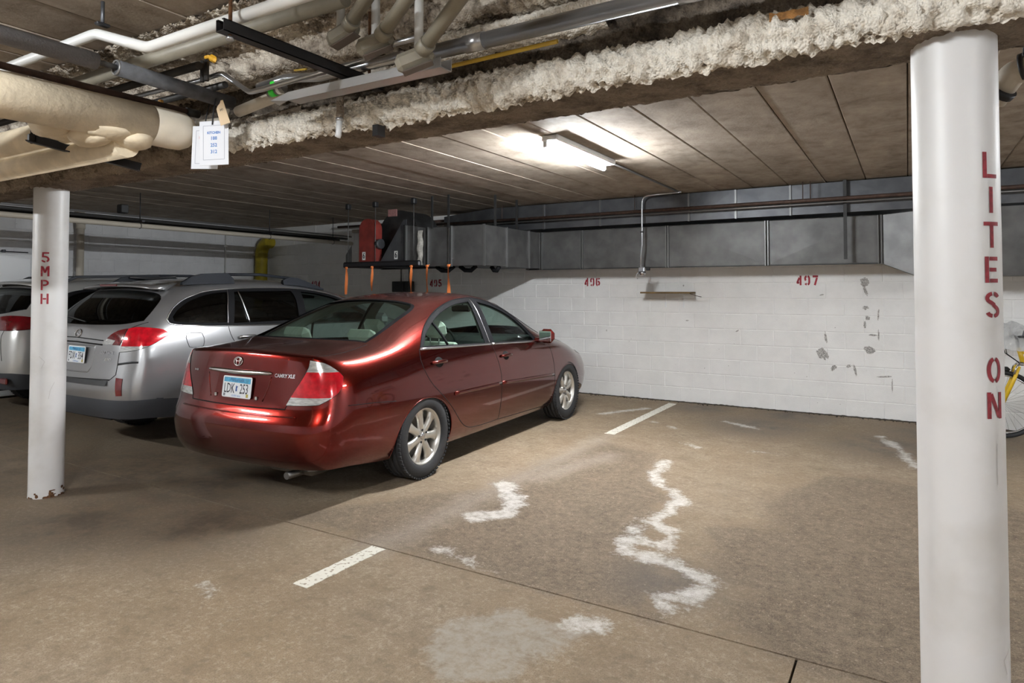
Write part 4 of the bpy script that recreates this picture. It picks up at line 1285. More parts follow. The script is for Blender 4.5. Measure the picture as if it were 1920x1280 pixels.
#@BUILD
def build_sedan():
    R, re_, fr_ = sedan_rows()
    B = CarBody(R, re_, fr_, levels=3, cap_crease=.6)
    car = empty('sedan_car', (-4.20, 4.12, 0.0), math.radians(2.2))
    tag(car, 'dark red metallic four-door sedan with silver alloy wheels, nearest the camera', 'car')
    AX = (0.02, 2.80)
    frame_o = [(.035,1.030,1),(.19,1.180),(.47,1.318),(.80,1.404),(1.10,1.430),(1.30,1.422),(1.52,1.378),(1.80,1.278),(1.98,1.160),(2.13,.970),(2.15,.948,1),(1.15,.992,1)]
    win_r = [(.085,1.045,1),(.215,1.158),(.48,1.285),(.80,1.372),(1.085,1.398,1),(1.055,1.20),(1.045,1.006,1)]
    win_f = [(1.235,1.395,1),(1.49,1.345),(1.77,1.248),(1.94,1.130),(2.075,.968,1),(1.205,1.000,1),(1.215,1.2)]
    door_r = [(.022,1.028,1),(.0,.95),(.025,.856),(.104,.745),(.252,.625),(.403,.495),(.535,.370),(.66,.295),(.85,.265),(1.232,.262,1),(1.228,.63),(1.205,.78),(1.165,.89),(1.150,.990,1)]
    door_f = [(1.150,.990,1),(1.165,.89),(1.205,.78),(1.228,.63),(1.232,.262,1),(2.38,.235),(2.45,.30),(2.455,.40),(2.43,.57),(2.385,.785),(2.34,.900),(2.21,.944,1)]
    lamp = [(-.345,1.019,1),(-.255,1.0),(-.184,.957),(-.130,.904),(-.136,.847),(-.174,.794),(-.246,.750),(-.293,.727),(-.497,.714,1),(-.447,.805),(-.396,.89),(-.352,.976)]
    fo, wr, wf = smooth_poly(frame_o), smooth_poly(win_r), smooth_poly(win_f)
    dr, df = smooth_poly(door_r), smooth_poly(door_f)
    lp = smooth_poly(lamp)
    lp_top = [p for p in lp]
    def ell(c, rx, rz, n=40): return [(c[0]+rx*math.cos(2*PI*k/n), c[1]+rz*math.sin(2*PI*k/n)) for k in range(n)]
    for sd, sg in (('R', 1), ('L', -1)):
        for a in AX: B.cut(ell((a+.012, .295), .383, .348), sd, 'arch')
        B.cut(fo, sd, 'frame'+sd)
        B.cut(wr, sd, 'winr'+sd, allow=('frame'+sd,))
        B.cut(wf, sd, 'winf'+sd, allow=('frame'+sd,))
        B.cut(dr, sd, 'doorr'+sd)
        B.cut(df, sd, 'doorf'+sd)
        d = diag(sg)
        B.cut(lp, d, 'lampr'+sd)
        B.cut([(-.6,.945),(0,.935),(0,1.1),(-.6,1.1)], d, 'lampt'+sd, allow=('lampr'+sd,))
        B.cut([(-.6,.6),(0,.6),(0,.772),(-.6,.768)], d, 'lampb'+sd, allow=('lampr'+sd,))
    # glass front and back
    back = smooth_poly([(-.612,-.408,1),(-.35,-.462),(0,-.485),(.35,-.462),(.612,-.408,1),(.57,-.03),(.515,.285),(.40,.318),(0,.335),(-.40,.318),(-.515,.285),(-.57,-.03)])
    backo = smooth_poly([(-.640,-.430,1),(-.36,-.490),(0,-.512),(.36,-.490),(.640,-.430,1),(.60,-.03),(.545,.290),(.42,.345),(0,.365),(-.42,.345),(-.545,.290),(-.60,-.03)])
    B.cut(backo, 'T', 'backframe'); B.cut(back, 'T', 'backlight', allow=('backframe',))
    ws = smooth_poly([(-.655,2.46,1),(-.44,2.60),(0,2.70),(.44,2.60),(.655,2.46,1),(.62,2.12),(.555,1.74,1),(.3,1.80),(0,1.815),(-.3,1.80),(-.555,1.74,1),(-.62,2.12)])
    B.cut(ws, 'T', 'windscreen')
    # boot lid: top deck and rear skin
    lid_t = [(-.668,-.445),(.668,-.445),(.690,-.70),(.684,-.90),(.655,-1.05),(-.655,-1.05),(-.684,-.90),(-.690,-.70)]
    B.cut(lid_t, 'T', 'lid', thr=.55)
    lid_b = [(-.648,1.08),(.648,1.08),(.633,.976),(.6,.89),(.55,.805),(.502,.714),(.492,.690),(.25,.683),(0,.681),(-.25,.683),(-.492,.690),(-.502,.714),(-.55,.805),(-.6,.89),(-.633,.976)]
    B.cut(lid_b, 'B', 'lid', thr=.12)
    hood = [(-.70,2.50),(-.45,2.66),(0,2.76),(.45,2.66),(.70,2.50),(.70,2.8),(.665,3.15),(.60,3.42),(.45,3.52),(0,3.58),(-.45,3.52),(-.60,3.42),(-.665,3.15),(-.70,2.8)]
    B.cut(hood, 'T', 'hood', thr=.5)
    # bumpers
    bmp_b = [(-1.2,.15),(-.33,.15),(-.36,.30),(-.375,.40),(-.355,.672),(-.62,.697),(-.90,.708),(-1.2,.708)]
    for sd in 'RL': B.cut(bmp_b, sd, 'bumper_rear', thr=-.35)
    B.mark('bumper_rear', lambda c, n: c.y < -.9 and c.z < .708)
    bmp_f = [(3.9,.1),(3.9,.60),(3.40,.60),(3.17,.52),(3.15,.1)]
    for sd in 'RL': B.cut(bmp_f, sd, 'bumper_front', thr=-.35)
    B.mark('bumper_front', lambda c, n: c.y > 3.40 and c.z < .60)
    for sg, sd in ((1,'R'),(-1,'L')):
        hl = [(.36,.625),(.56,.640),(.72,.690),(.745,.735),(.60,.745),(.40,.705)]
        B.cut(smooth_poly([(x*sg, z) for x, z in hl]), 'F', 'headlamp'+sd)
    B.split()
    P = M['paint_red']
    body = B.extract('body', 'body_shell', P, car)
    doors = {}
    for sd, sg in (('R', 1), ('L', -1)):
        for nm, poly in (('doorr', dr), ('doorf', df)):
            d_ = B.extract(nm+sd, 'door', P, car); doors[nm+sd] = d_
            B.seam(poly, sd, 'shut_line', M['gap'], d_, .0034, -.0008)
        fr = B.extract('frame'+sd, 'window_frame', M['black_rubber'], doors['doorf'+sd], .0)
        B.extract('winr'+sd, 'window_pane', M['glass_green'], doors['doorr'+sd], -.008)
        B.extract('winf'+sd, 'window_pane', M['glass_green'], doors['doorf'+sd], -.008)
        B.seam(fo, sd, 'window_seal', M['black_rubber'], doors['doorf'+sd], .006, .0)
        for w_ in (wr, wf): B.seam(w_, sd, 'glass_run', M['black_rubber'], doors['doorr'+sd], .005, -.003)
        # quarter-light divider, pillar strip, belt chrome
        B.seam([(.345,1.225),(.40,1.10),(.425,1.035)], sd, 'quarter_light_bar', M['black_rubber'], doors['doorr'+sd], .011, .0, closed=False)
        B.seam([(1.135,1.42),(1.12,1.21),(1.115,1.005)], sd, 'pillar_strip', M['chrome_dull'], doors['doorr'+sd], .004, .002, closed=False)
        ys = [.035 + (1.145-.035)*i/16 for i in range(17)]
        strip_on(B, [(y, 1.028 - .036*(y-.035)/1.1) for y in ys], sd, .020, .007, 'belt_moulding', M['chrome_dull'], doors['doorr'+sd])
        ys = [1.158 + (2.14-1.158)*i/16 for i in range(17)]
        strip_on(B, [(y, .992 - .038*(y-1.15)/1.0) for y in ys], sd, .020, .007, 'belt_moulding', M['chrome_dull'], doors['doorf'+sd])
        ys = [.42 + (1.215-.42)*i/12 for i in range(13)]
        strip_on(B, [(y, .622 - .010*(y-.42)) for y in ys], sd, .034, .012, 'side_moulding', P, doors['doorr'+sd])
        ys = [1.245 + (2.40-1.245)*i/16 for i in range(17)]
        strip_on(B, [(y, .6135 - .042*(y-1.245)) for y in ys], sd, .034, .012, 'side_moulding', P, doors['doorf'+sd])
        for nm, y0, z0 in (('doorr', .235, .905), ('doorf', 1.355, .866)):
            # finger recess and pull handle
            pr = [(y0 + .060*math.cos(2*PI*k/20), z0 + .042*math.sin(2*PI*k/20)) for k in range(20)]
            pts = [B.project(sd, u, v, .0012) for u, v in pr]
            mb = MB(); mb.add([B.project(sd, y0, z0, .0012)] + pts, [(0, 1+k, 1+(k+1)%20) for k in range(20)], True)
            mb.build('handle_recess', M['gap'], doors[nm+sd])
            path = [B.project(sd, y0-.105+.21*i/10, z0, .004 + .022*math.sin(PI*min(1, max(0, i/10)))**.5) for i in range(11)]
            mb = MB(); mb.tube(path, [.009,.014,.016,.016,.016,.016,.016,.016,.016,.014,.009], 10)
            mb.build('door_handle', P, doors[nm+sd])
        # arches: lip and dark liner
        for a in AX:
            e = [(a+.012+.383*math.cos(t), .295+.348*math.sin(t)) for t in [math.radians(-14+208*i/40) for i in range(41)]]
            e = [q for q in e if q[1] > .21]
            B.seam(e, sd, 'arch_lip', P, car, .007, -.004, closed=False)
            mb = MB(); vs = []; fs = []
            for i, (u, v) in enumerate(e):
                pr = B.project(sd, u, v)
                vs += [(pr.x-.004*sg, u, v), (sg*.52, u, v)]
                if i: fs.append((2*i-2, 2*i-1, 2*i+1, 2*i))
            b0 = len(vs); vs += [(sg*.52, u, v) for u, v in e] ; fs.append(tuple(range(b0, b0+len(e))))
            mb.add(vs, fs, False); mb.build('wheel_arch_liner', M['gap'], car)
        lr = B.extract('lampr'+sd, 'tail_lamp', M['lamp_red'], car, .004)
        B.extract('lampt'+sd, 'reversing_lens', M['lamp_clear'], lr, .004)
        B.extract('lampb'+sd, 'indicator_lens', M['lamp_clear'], lr, .004)
        B.seam(lp, diag(sg), 'lamp_edge', M['gap'], lr, .0032, .001)
        # door mirror
        mb = MB(); mx, my, mz = sg*.955, 2.05, 1.015
        mb.rbox((mx, my+.04, mz), (.175, .10, .150), .045)
        mr = mb.build('door_mirror', P, car)
        mb = MB(); mb.rbox((mx, my-.012, mz), (.140, .010, .112), .004); mb.build('mirror_glass', M['mirror'], mr)
        mb = MB(); mb.rbox((sg*.855, my+.03, mz-.045), (.10, .05, .045), .015); mb.build('mirror_arm', P, mr)
        for a in AX: make_wheel(car, sg*.782, a, sg, .334, .205, .222, 7, M['alloy'], phase=.12 if a < 1 else -.35)
    bf = B.extract('backframe', 'rear_window_seal', M['black_rubber'], car, -.001)
    B.extract('backlight', 'rear_window', M['glass_dusty'], car, -.008)
    B.extract('windscreen', 'windscreen', M['glass_green'], car, -.006)
    B.seam(ws, 'T', 'windscreen_seal', M['black_rubber'], car, .008, -.002)
    lid = B.extract('lid', 'boot_lid', P, car)
    lidline = [(-.492,.686),(-.502,.714),(-.55,.805),(-.6,.89),(-.633,.976),(-.652,1.035)]
    for s_ in (1, -1):
        B.seam([(x*s_, z) for x, z in lidline], 'B', 'shut_line', M['gap'], lid, .0034, -.001, closed=False)
        B.seam([(-.655*s_,-.985),(-.684*s_,-.90),(-.690*s_,-.70),(-.668*s_,-.445)], 'T', 'shut_line', M['gap'], lid, .0030, -.001, closed=False)
    B.seam([(-.492,.686),(-.25,.681),(0,.679),(.25,.681),(.492,.686)], 'B', 'shut_line', M['gap'], lid, .005, -.001, closed=False)
    B.extract('hood', 'bonnet', P, car)
    B.seam(hood, 'T', 'shut_line', M['gap'], car, .003, -.001)
    br = B.extract('bumper_rear', 'rear_bumper', P, car)
    for sd in 'RL':
        B.seam([(-.365,.672),(-.62,.697),(-.84,.708)], sd, 'shut_line', M['gap'], br, .0024, .0006, closed=False)
    # ledge across the bumper under the boot lid
    B.seam([(-.60,.640),(-.3,.634),(0,.632),(.3,.634),(.60,.640)], 'B', 'bumper_ledge', P, br, .006, -.002, closed=False)
    B.extract('bumper_front', 'front_bumper', P, car)
    for sd in 'RL': B.extract('headlamp'+sd, 'head_lamp', M['headlamp'], car, .003)
    # plate recess: two low ribs beside the plate
    for s_ in (-1, 1):
        B.seam([(s_*.335,.895),(s_*.315,.82),(s_*.275,.725)], 'B', 'plate_recess_edge', P, lid, .006, -.002, closed=False)
        mb = MB(); c = B.project('B', s_*.215, .742); mb.rbox(c + Vector((0,-.006,0)), (.018,.012,.026), .004); mb.build('plate_lamp', M['lamp_clear'], lid)
    # chrome bar above the plate
    pts = [B.project('B', -.338+.676*i/24, .9165 - .003*math.cos(PI*(i/12-1)), .006) for i in range(25)]
    mb = MB(); mb.tube(pts, [.004]+[.012+.008*math.sin(PI*i/24) for i in range(1,24)]+[.004], 12); mb.build('chrome_bar', M['chrome'], lid)
    # emblem: three linked ellipses
    em = MB()
    for (rx, rz, dz) in ((.043,.031,0), (.020,.030,0), (.032,.012,.014)):
        em.tube([B.project('B', -.015+rx*math.cos(2*PI*k/28), .988+dz+rz*math.sin(2*PI*k/28), .004) for k in range(28)], .0042, 8, closed=True)
    em.build('emblem', M['chrome'], lid)
    fnb = lambda cx, cz: (lambda u, v, q: B.project('B', cx+u, cz+v, .003) + Vector((0, -q, 0)))
    lettering('model_lettering', 'CAMRY XLE', .034, fnb(.452, .9075), M['chrome'], lid, bold=.0012, xscale=.98)
    lettering('dealer_lettering', 'e-co', .028, fnb(-.497, .905), M['chrome_dull'], lid, bold=.0010)
    pc = B.project('B', .0, .808)
    plate(car, (.017, pc.y-.012, .808), ('LDK', '253'), None, rx=math.radians(-7))
    # keyhole
    # exhaust and underside
    mb = MB(); mb.tube([(.42,-.62,.20),(.42,-.90,.205),(.42,-.99,.205)], .026, 12); mb.build('exhaust_pipe', M['disc_metal'], car)
    mb = MB(); mb.rbox((.30,-.72,.235), (.48,.30,.12), .04); mb.build('silencer', M['disc_metal'], car)
    mb = MB(); mb.bbox(-.78,.78,.42,2.40,.195,.225); mb.bbox(-.50,.50,-.98,.42,.26,.29); mb.bbox(-.50,.50,2.40,3.55,.23,.26); mb.build('underbody', M['gap'], car)
    for a in AX:
        mb = MB(); mb.cyl((-.70,a,.33), (.70,a,.33), .03, 10); mb.build('axle', M['dark_metal'], car)
    # cabin lining just inside the shell
    idx = {}; vs = []; F = []
    for f in B.groups[B.pid('body')] + B.groups[B.pid('frameR')] + B.groups[B.pid('frameL')]:
        c = f.calc_center_median()
        if c.z < 1.06 or c.y < -.45 or c.y > 2.35: continue
        q = []
        for v in f.verts:
            if v not in idx:
                idx[v] = len(vs); vs.append(v.co - B.normal(v.co)*.030)
            q.append(idx[v])
        F.append(q[::-1])
    mb = MB(); mb.add(vs, F, True); mb.build('cabin_lining', M['trim_cloth'], car)
    S = M['seat_cloth']
    seat(car, .37, 1.35, .42, .50, S); seat(car, -.37, 1.35, .42, .50, S)
    seat(car, 0, .42, .42, 1.30, S, name='rear_bench', lean=24, width_hr=.30)
    mb = MB(); mb.add([(-.66,-.40,1.065),(.66,-.40,1.065),(.68,.02,1.02),(-.68,.02,1.02)], [(0,1,2,3)]); mb.build('parcel_shelf', M['trim_cloth'], car)
    mb = MB(); mb.rbox((0, 2.42, .86), (1.44, .55, .24), .06); mb.build('dashboard', M['dash'], car)
    mb = MB(); mb.tube([Vector((-.37, 2.02, .93)) + Matrix.Rotation(math.radians(25),3,'X') @ Vector((.185*math.cos(2*PI*k/28), 0, .185*math.sin(2*PI*k/28))) for k in range(28)], .014, 8, closed=True)
    mb.build('steering_wheel', M['dash'], car)
    mb = MB(); mb.rbox((.0, 1.86, 1.305), (.25, .035, .075), .015); mb.cyl((0,1.90,1.30),(0,1.88,1.40),.008,8); mb.build('rear_view_mirror', M['black_plastic'], car)
    for s_ in (-1, 1):
        mb = MB(); mb.bbox(*sorted((s_*.74, s_*.77)), .05, 2.4, .35, .93); mb.build('door_card', M['trim_cloth'], car)
    B.bm.free()
    return car
build_sedan()
# ================================================================== silver wagon
def wagon_rows():
    R = []
    def row(y, k, zb, belt, top):
        R.append([(.82*k, y, zb), (.875*k, y, zb+.08), (.905*k, y, .50), (.915*k, y, .66), (.915*k, y, .82), (.900*k, y, .99), belt] + top)
    row(-.80, .975, .36, (.848,-.775,1.145), [(.765,-.80,1.29),(.63,-.84,1.335),(.43,-.865,1.345),(.21,-.875,1.35),(0,-.88,1.352)])
    row(-.50, .99, .32, (.866,-.46,1.160), [(.785,-.47,1.37),(.665,-.50,1.535),(.46,-.55,1.572),(.23,-.575,1.585),(0,-.58,1.588)])
    row(-.20, 1.0, .29, (.870,-.18,1.160), [(.792,-.18,1.39),(.690,-.18,1.572),(.47,-.19,1.610),(.235,-.195,1.622),(0,-.20,1.625)])
    row(.25, 1.0, .27, (.872,.25,1.150), [(.796,.25,1.385),(.700,.25,1.585),(.48,.25,1.625),(.24,.25,1.640),(0,.25,1.643)])
    row(.75, 1.0, .26, (.872,.75,1.135), [(.796,.75,1.375),(.700,.75,1.580),(.48,.75,1.625),(.24,.75,1.640),(0,.75,1.643)])
    row(1.25, 1.0, .26, (.870,1.25,1.115), [(.792,1.25,1.350),(.688,1.23,1.530),(.48,1.25,1.575),(.24,1.26,1.592),(0,1.26,1.595)])
    row(1.65, 1.0, .26, (.866,1.65,1.100), [(.790,1.65,1.300),(.680,1.60,1.455),(.47,1.65,1.505),(.235,1.69,1.525),(0,1.70,1.528)])
    row(2.05, 1.0, .26, (.862,2.05,1.080), [(.795,2.05,1.200),(.700,2.05,1.315),(.48,2.13,1.375),(.24,2.18,1.395),(0,2.20,1.40)])
    row(2.40, .995, .26, (.855,2.42,1.055), [(.805,2.45,1.095),(.725,2.48,1.125),(.49,2.60,1.150),(.245,2.66,1.165),(0,2.68,1.17)])
    row(2.75, .985, .27, (.845,2.76,1.025), [(.79,2.80,1.060),(.68,2.84,1.085),(.46,2.90,1.110),(.23,2.93,1.12),(0,2.94,1.122)])
    row(3.05, .97, .28, (.82,3.06,.975), [(.76,3.10,1.00),(.645,3.14,1.02),(.44,3.18,1.04),(.22,3.20,1.05),(0,3.21,1.052)])
    row(3.32, .93, .29, (.77,3.32,.89), [(.69,3.38,.915),(.57,3.42,.93),(.39,3.46,.945),(.195,3.48,.952),(0,3.49,.955)])
    R[-1][5] = (.82, 3.32, .82)
    def cap(z, y0, xs, dys, dz=0.0): return [(x, y0 + dy, z + dz*(1-(x/.8)**2)) for x, dy in zip(xs, dys)]
    rear = [
      cap(.36, -1.03, (.78,.66,.50,.34,.17,0), (.12,.05,.02,.01,0,0)),
      cap(.44, -1.08, (.83,.70,.53,.35,.175,0), (.13,.05,.02,.01,0,0)),
      cap(.58, -1.10, (.865,.73,.54,.36,.18,0), (.14,.05,.02,.01,0,0)),
      cap(.70, -1.09, (.870,.73,.54,.36,.18,0), (.14,.05,.02,.01,0,0)),
      cap(.84, -1.055, (.865,.72,.54,.36,.18,0), (.13,.045,.02,.01,0,0)),
      cap(1.00, -1.035, (.850,.71,.53,.35,.175,0), (.12,.045,.02,.01,0,0)),
      cap(1.13, -1.005, (.815,.69,.52,.35,.175,0), (.11,.045,.02,.01,0,0), .015)]
    front = [
      cap(.30, 3.60, (.76,.64,.48,.32,.16,0), (-.14,-.06,-.03,-.01,0,0)),
      cap(.36, 3.67, (.80,.66,.50,.33,.165,0), (-.16,-.07,-.03,-.01,0,0)),
      cap(.50, 3.70, (.815,.68,.51,.34,.17,0), (-.17,-.07,-.03,-.01,0,0)),
      cap(.64, 3.70, (.81,.68,.51,.34,.17,0), (-.17,-.07,-.03,-.01,0,0)),
      cap(.76, 3.68, (.80,.67,.50,.34,.17,0), (-.17,-.07,-.03,-.01,0,0)),
      cap(.84, 3.65, (.77,.64,.48,.32,.16,0), (-.17,-.07,-.03,-.01,0,0)),
      cap(.89, 3.59, (.70,.58,.44,.30,.15,0), (-.16,-.07,-.03,-.01,0,0))]
    return R, rear, front
#@BUILD
def ellipse_poly(c, rx, rz, n=36): return [(c[0]+rx*math.cos(2*PI*k/n), c[1]+rz*math.sin(2*PI*k/n)) for k in range(n)]
def du(pts, deg=50):
    a = math.radians(deg)
    return [(math.cos(a)*p[0] + math.sin(a)*p[1], p[2]) + ((1,) if len(p) > 3 else ()) for p in pts]
def arch_liner(B, car, sd, sg, a, cz, rx, rz, m, lipm, zmin):
    e = [(a+rx*math.cos(t), cz+rz*math.sin(t)) for t in [math.radians(-20+220*i/40) for i in range(41)]]
    e = [q for q in e if q[1] > zmin]
    B.seam(e, sd, 'arch_lip', lipm, car, .010, -.004, closed=False)
    vs = []; fs = []
    for i, (u, v) in enumerate(e):
        pr = B.project(sd, u, v); vs += [(pr.x-.004*sg, u, v), (sg*.52, u, v)]
        if i: fs.append((2*i-2, 2*i-1, 2*i+1, 2*i))
    b0 = len(vs); vs += [(sg*.52, u, v) for u, v in e]; fs.append(tuple(range(b0, b0+len(e))))
    mb = MB(); mb.add(vs, fs, False); mb.build('wheel_arch_liner', m, car)
def lining(B, car, names, zmin, y0, y1, m):
    idx = {}; vs = []; F = []
    for nm in names:
        for f in B.groups.get(B.pid(nm), []):
            c = f.calc_center_median()
            if c.z < zmin or c.y < y0 or c.y > y1: continue
            q = []
            for v in f.verts:
                if v not in idx: idx[v] = len(vs); vs.append(v.co - B.normal(v.co)*.035)
                q.append(idx[v])
            F.append(q[::-1])
    mb = MB(); mb.add(vs, F, True); mb.build('cabin_lining', m, car)

def build_wagon():
    R, re_, fr_ = wagon_rows()
    B = CarBody(R, re_, fr_, levels=3, cap_crease=.25)
    car = empty('wagon_car', (-6.66, 4.19, 0.0), 0.0)
    tag(car, 'silver estate wagon with black roof rails parked left of the red sedan', 'car')
    P = M['paint_silver']; AX = (0.0, 2.745)
    dlo = smooth_poly([(-.640,1.203),(-.592,1.312),(-.475,1.400),(-.34,1.455),(-.15,1.500),(.3,1.527),(.85,1.527),(1.27,1.492),(1.58,1.424),(1.95,1.262),(2.17,1.112,1),(1.0,1.128),(0,1.150),(-.4,1.170)])
    qw = smooth_poly([(-.590,1.222),(-.552,1.300),(-.452,1.374),(-.333,1.428),(-.155,1.472),(.020,1.487,1),(-.060,1.186,1),(-.37,1.196)])
    rw = smooth_poly([(.105,1.492,1),(.84,1.500,1),(.872,1.41),(.855,1.180,1),(.020,1.176,1)])
    fw = smooth_poly([(.985,1.488,1),(1.25,1.462),(1.55,1.395),(1.88,1.258),(2.08,1.128,1),(.955,1.152,1)])
    dr = smooth_poly([(-.050,1.165,1),(-.035,1.075),(.003,.994),(.10,.85),(.26,.72),(.42,.55),(.50,.36,1),(.98,.33,1),(.985,.8),(.93,1.14,1)])
    df = smooth_poly([(.93,1.14,1),(.985,.8),(.98,.33,1),(2.20,.33),(2.30,.40),(2.31,.8),(2.26,1.06),(2.20,1.10,1)])
    outer = smooth_poly(du([(.862,-.650,1.102,1),(.842,-.701,1.145),(.805,-.808,1.166),(.735,-.889,1.172),(.690,-.925,1.160,1),(.690,-.968,1.073),(.672,-.990,.955,1),(.775,-.954,.968),(.831,-.906,.981),(.861,-.814,1.020)]))
    inner = smooth_poly([(.680,1.161,1),(.59,1.141),(.517,1.102),(.45,1.038),(.434,1.018,1),(.660,1.014,1),(.678,1.073)])
    clear_i = [(.42,1.00),(.56,1.00),(.60,1.055),(.44,1.075)]
    fuel = smooth_poly([(-.49,1.098),(-.34,1.097),(-.322,1.05),(-.335,.975),(-.40,.965),(-.475,.975),(-.49,1.02)])
    for sd, sg in (('R',1),('L',-1)):
        for a in AX: B.cut(ellipse_poly((a, .345), .41, .395), sd, 'arch')
        B.cut(dlo, sd, 'frame'+sd)
        for nm, w in (('q', qw), ('r', rw), ('f', fw)): B.cut(w, sd, nm+'win'+sd, allow=('frame'+sd,))
        B.cut(outer, diag(sg), 'lamp'+sd)
        B.cut([(-1,.9),(1,.9),(1,1.012),(-1,1.004)], diag(sg), 'lampc'+sd, allow=('lamp'+sd,))
        B.cut([(x*sg, z) for x, z in inner], 'B', 'lampi'+sd)
        B.cut([(x*sg, z) for x, z in clear_i], 'B', 'lampic'+sd, allow=('lampi'+sd,))
        B.cut(dr, sd, 'doorr'+sd); B.cut(df, sd, 'doorf'+sd)
        B.cut([(x*sg, z) for x, z in ((.690,.735),(.755,.728),(.760,.580),(.706,.578))], 'B', 'refl'+sd)
    B.cut(fuel, 'R', 'fuel')
    hg = smooth_poly([(-.745,1.228,1),(-.718,1.325),(-.640,1.448),(-.46,1.492),(0,1.508),(.46,1.492),(.640,1.448),(.718,1.325),(.745,1.228,1),(.56,1.196),(0,1.184),(-.56,1.196)])
    B.cut(hg, 'B', 'hatchglass')
    hp = [(-.775,1.215),(-.74,1.33),(-.66,1.475),(-.47,1.520),(0,1.536),(.47,1.520),(.66,1.475),(.74,1.33),(.775,1.215),(.700,1.165),(.690,1.0),(.672,.95),(.680,.76),(.62,.712),(0,.700),(-.62,.712),(-.680,.76),(-.672,.95),(-.690,1.0),(-.700,1.165)]
    B.cut(hp, 'B', 'hatch')
    B.cut([(-1.2,.2),(-.40,.2),(-.42,.50),(-.8,.535),(-1.2,.54)], 'R', 'lowbump', thr=-.4); B.cut([(-1.2,.2),(-.40,.2),(-.42,.50),(-.8,.535),(-1.2,.54)], 'L', 'lowbump', thr=-.4)
    B.mark('lowbump', lambda c, n: c.y < -.7 and c.z < .537)
    bmp = [(-1.25,.53),(-.40,.50),(-.42,.72),(-.62,.80),(-.80,.875),(-1.25,.875)]
    for sd in 'RL': B.cut(bmp, sd, 'bumper', thr=-.4)
    B.mark('bumper', lambda c, n: c.y < -.85 and c.z < .86)
    ws = smooth_poly([(-.71,2.46,1),(-.48,2.56),(0,2.64),(.48,2.56),(.71,2.46,1),(.69,2.1),(.655,1.66,1),(.3,1.74),(0,1.755),(-.3,1.74),(-.655,1.66,1),(-.69,2.1)])
    B.cut(ws, 'T', 'windscreen')
    B.split()
    B.extract('body', 'body_shell', P, car)
    for sd, sg in (('R',1),('L',-1)):
        D = {}
        for nm, poly in (('doorr', dr), ('doorf', df)):
            D[nm] = B.extract(nm+sd, 'door', P, car); B.seam(poly, sd, 'shut_line', M['gap'], D[nm], .0036, -.0008)
        B.extract('frame'+sd, 'window_frame', M['black_rubber'], D['doorr'])
        B.extract('qwin'+sd, 'quarter_window', M['glass_dark'], car, -.006)
        B.extract('rwin'+sd, 'window_pane', M['glass_dark'], D['doorr'], -.006)
        B.extract('fwin'+sd, 'window_pane', M['glass_mid'], D['doorf'], -.006)
        B.seam(dlo, sd, 'bright_trim', M['chrome_dull'], car, .006, .002)
        B.seam([(.15,1.495),(.175,1.35),(.205,1.178)], sd, 'divider_bar', M['chrome_dull'], D['doorr'], .008, .0, closed=False)
        B.seam([(.035,1.505),(-.02,1.33),(-.050,1.17)], sd, 'pillar_strip', M['chrome_dull'], D['doorr'], .006, .001, closed=False)
        lr = B.extract('lamp'+sd, 'tail_lamp', M['lamp_red'], car, .006)
        B.extract('lampc'+sd, 'indicator_lens', M['lamp_clear'], lr, .005)
        B.seam(outer, diag(sg), 'lamp_edge', M['gap'], lr, .004, .001)
        li = B.extract('lampi'+sd, 'hatch_lamp', M['lamp_red2'], car, .005)
        B.extract('lampic'+sd, 'reversing_lens', M['lamp_clear'], li, .006)
        rf = B.extract('refl'+sd, 'bumper_reflector', M['lamp_red2'], car, .004)
        arch = [arch_liner(B, car, sd, sg, a, .345, .41, .395, M['gap'], P, .30) for a in AX]
        path = [B.project(sd, .045+.21*i/10, 1.033, .006 + .024*math.sin(PI*i/10)**.5) for i in range(11)]
        mb = MB(); mb.tube(path, [.010]+[.017]*9+[.010], 10); mb.build('door_handle', M['chrome_dull'], D['doorr'])
        for a in AX: make_wheel(car, sg*.80, a, sg, .345, .215, .222, 5, M['alloy2'])
        mb = MB(); mb.rbox((sg*1.0, 2.02, 1.15), (.20,.10,.15), .045); mb.build('door_mirror', P, car)
        # roof rail: long foot at each end, slim bar between, stowed cross bar
        prof_foot = lambda y0, y1, t: [(y0, 0), (y1, 0), (y1-.02, t*.8), (y1-.10, t), (y0+.12, t), (y0+.02, t*.5)]
        rail = MB()
        zr = lambda y: 1.595 - .028*((y-.35)/.9)**2 if y < 1.0 else 1.578 - .130*(y-1.0)
        def sect_(ys, hs, base, w=.050):
            vs = []; fs = []
            for y, h in zip(ys, hs):
                z0 = base(y) - .02; xo = .628 - .03*max(0, y-1.1)
                vs += [(sg*(xo-w/2), y, z0), (sg*(xo+w/2), y, z0), (sg*(xo+w/2-.010), y, z0+.02+h), (sg*(xo-w/2+.008), y, z0+.02+h)]
            for i in range(len(ys)-1):
                a = 4*i
                for j in range(4): fs.append((a+j, a+(j+1)%4, a+4+(j+1)%4, a+4+j))
            fs.append((0,1,2,3)); e = 4*(len(ys)-1); fs.append((e+3,e+2,e+1,e))
            rail.add(vs, fs)
        sect_([-.40,-.30,-.18,0,.10,.17], [.005,.06,.085,.090,.088,.03], zr)
        ro = rail.build('roof_rail', M['rail'], car, recalc=True)
        rail = MB(); sect_([.80,.90,1.0,1.12,1.26,1.40], [.03,.070,.070,.052,.026,.0], zr)
        rail.build('front_foot', M['rail'], ro, recalc=True)
        mb = MB(); mb.tube([(sg*.628,.05,zr(.05)+.075),(sg*.628,.5,zr(.5)+.080),(sg*.624,.92,zr(.92)+.056)], .016, 8); mb.build('rail_bar', M['rail'], ro)
        mb = MB(); mb.tube([(sg*.60,-.22,zr(-.2)+.06),(sg*.50,-.02,zr(0)+.045),(sg*.30,.12,zr(.1)+.065)], .013, 8); mb.build('cross_bar', M['black_plastic'], ro)
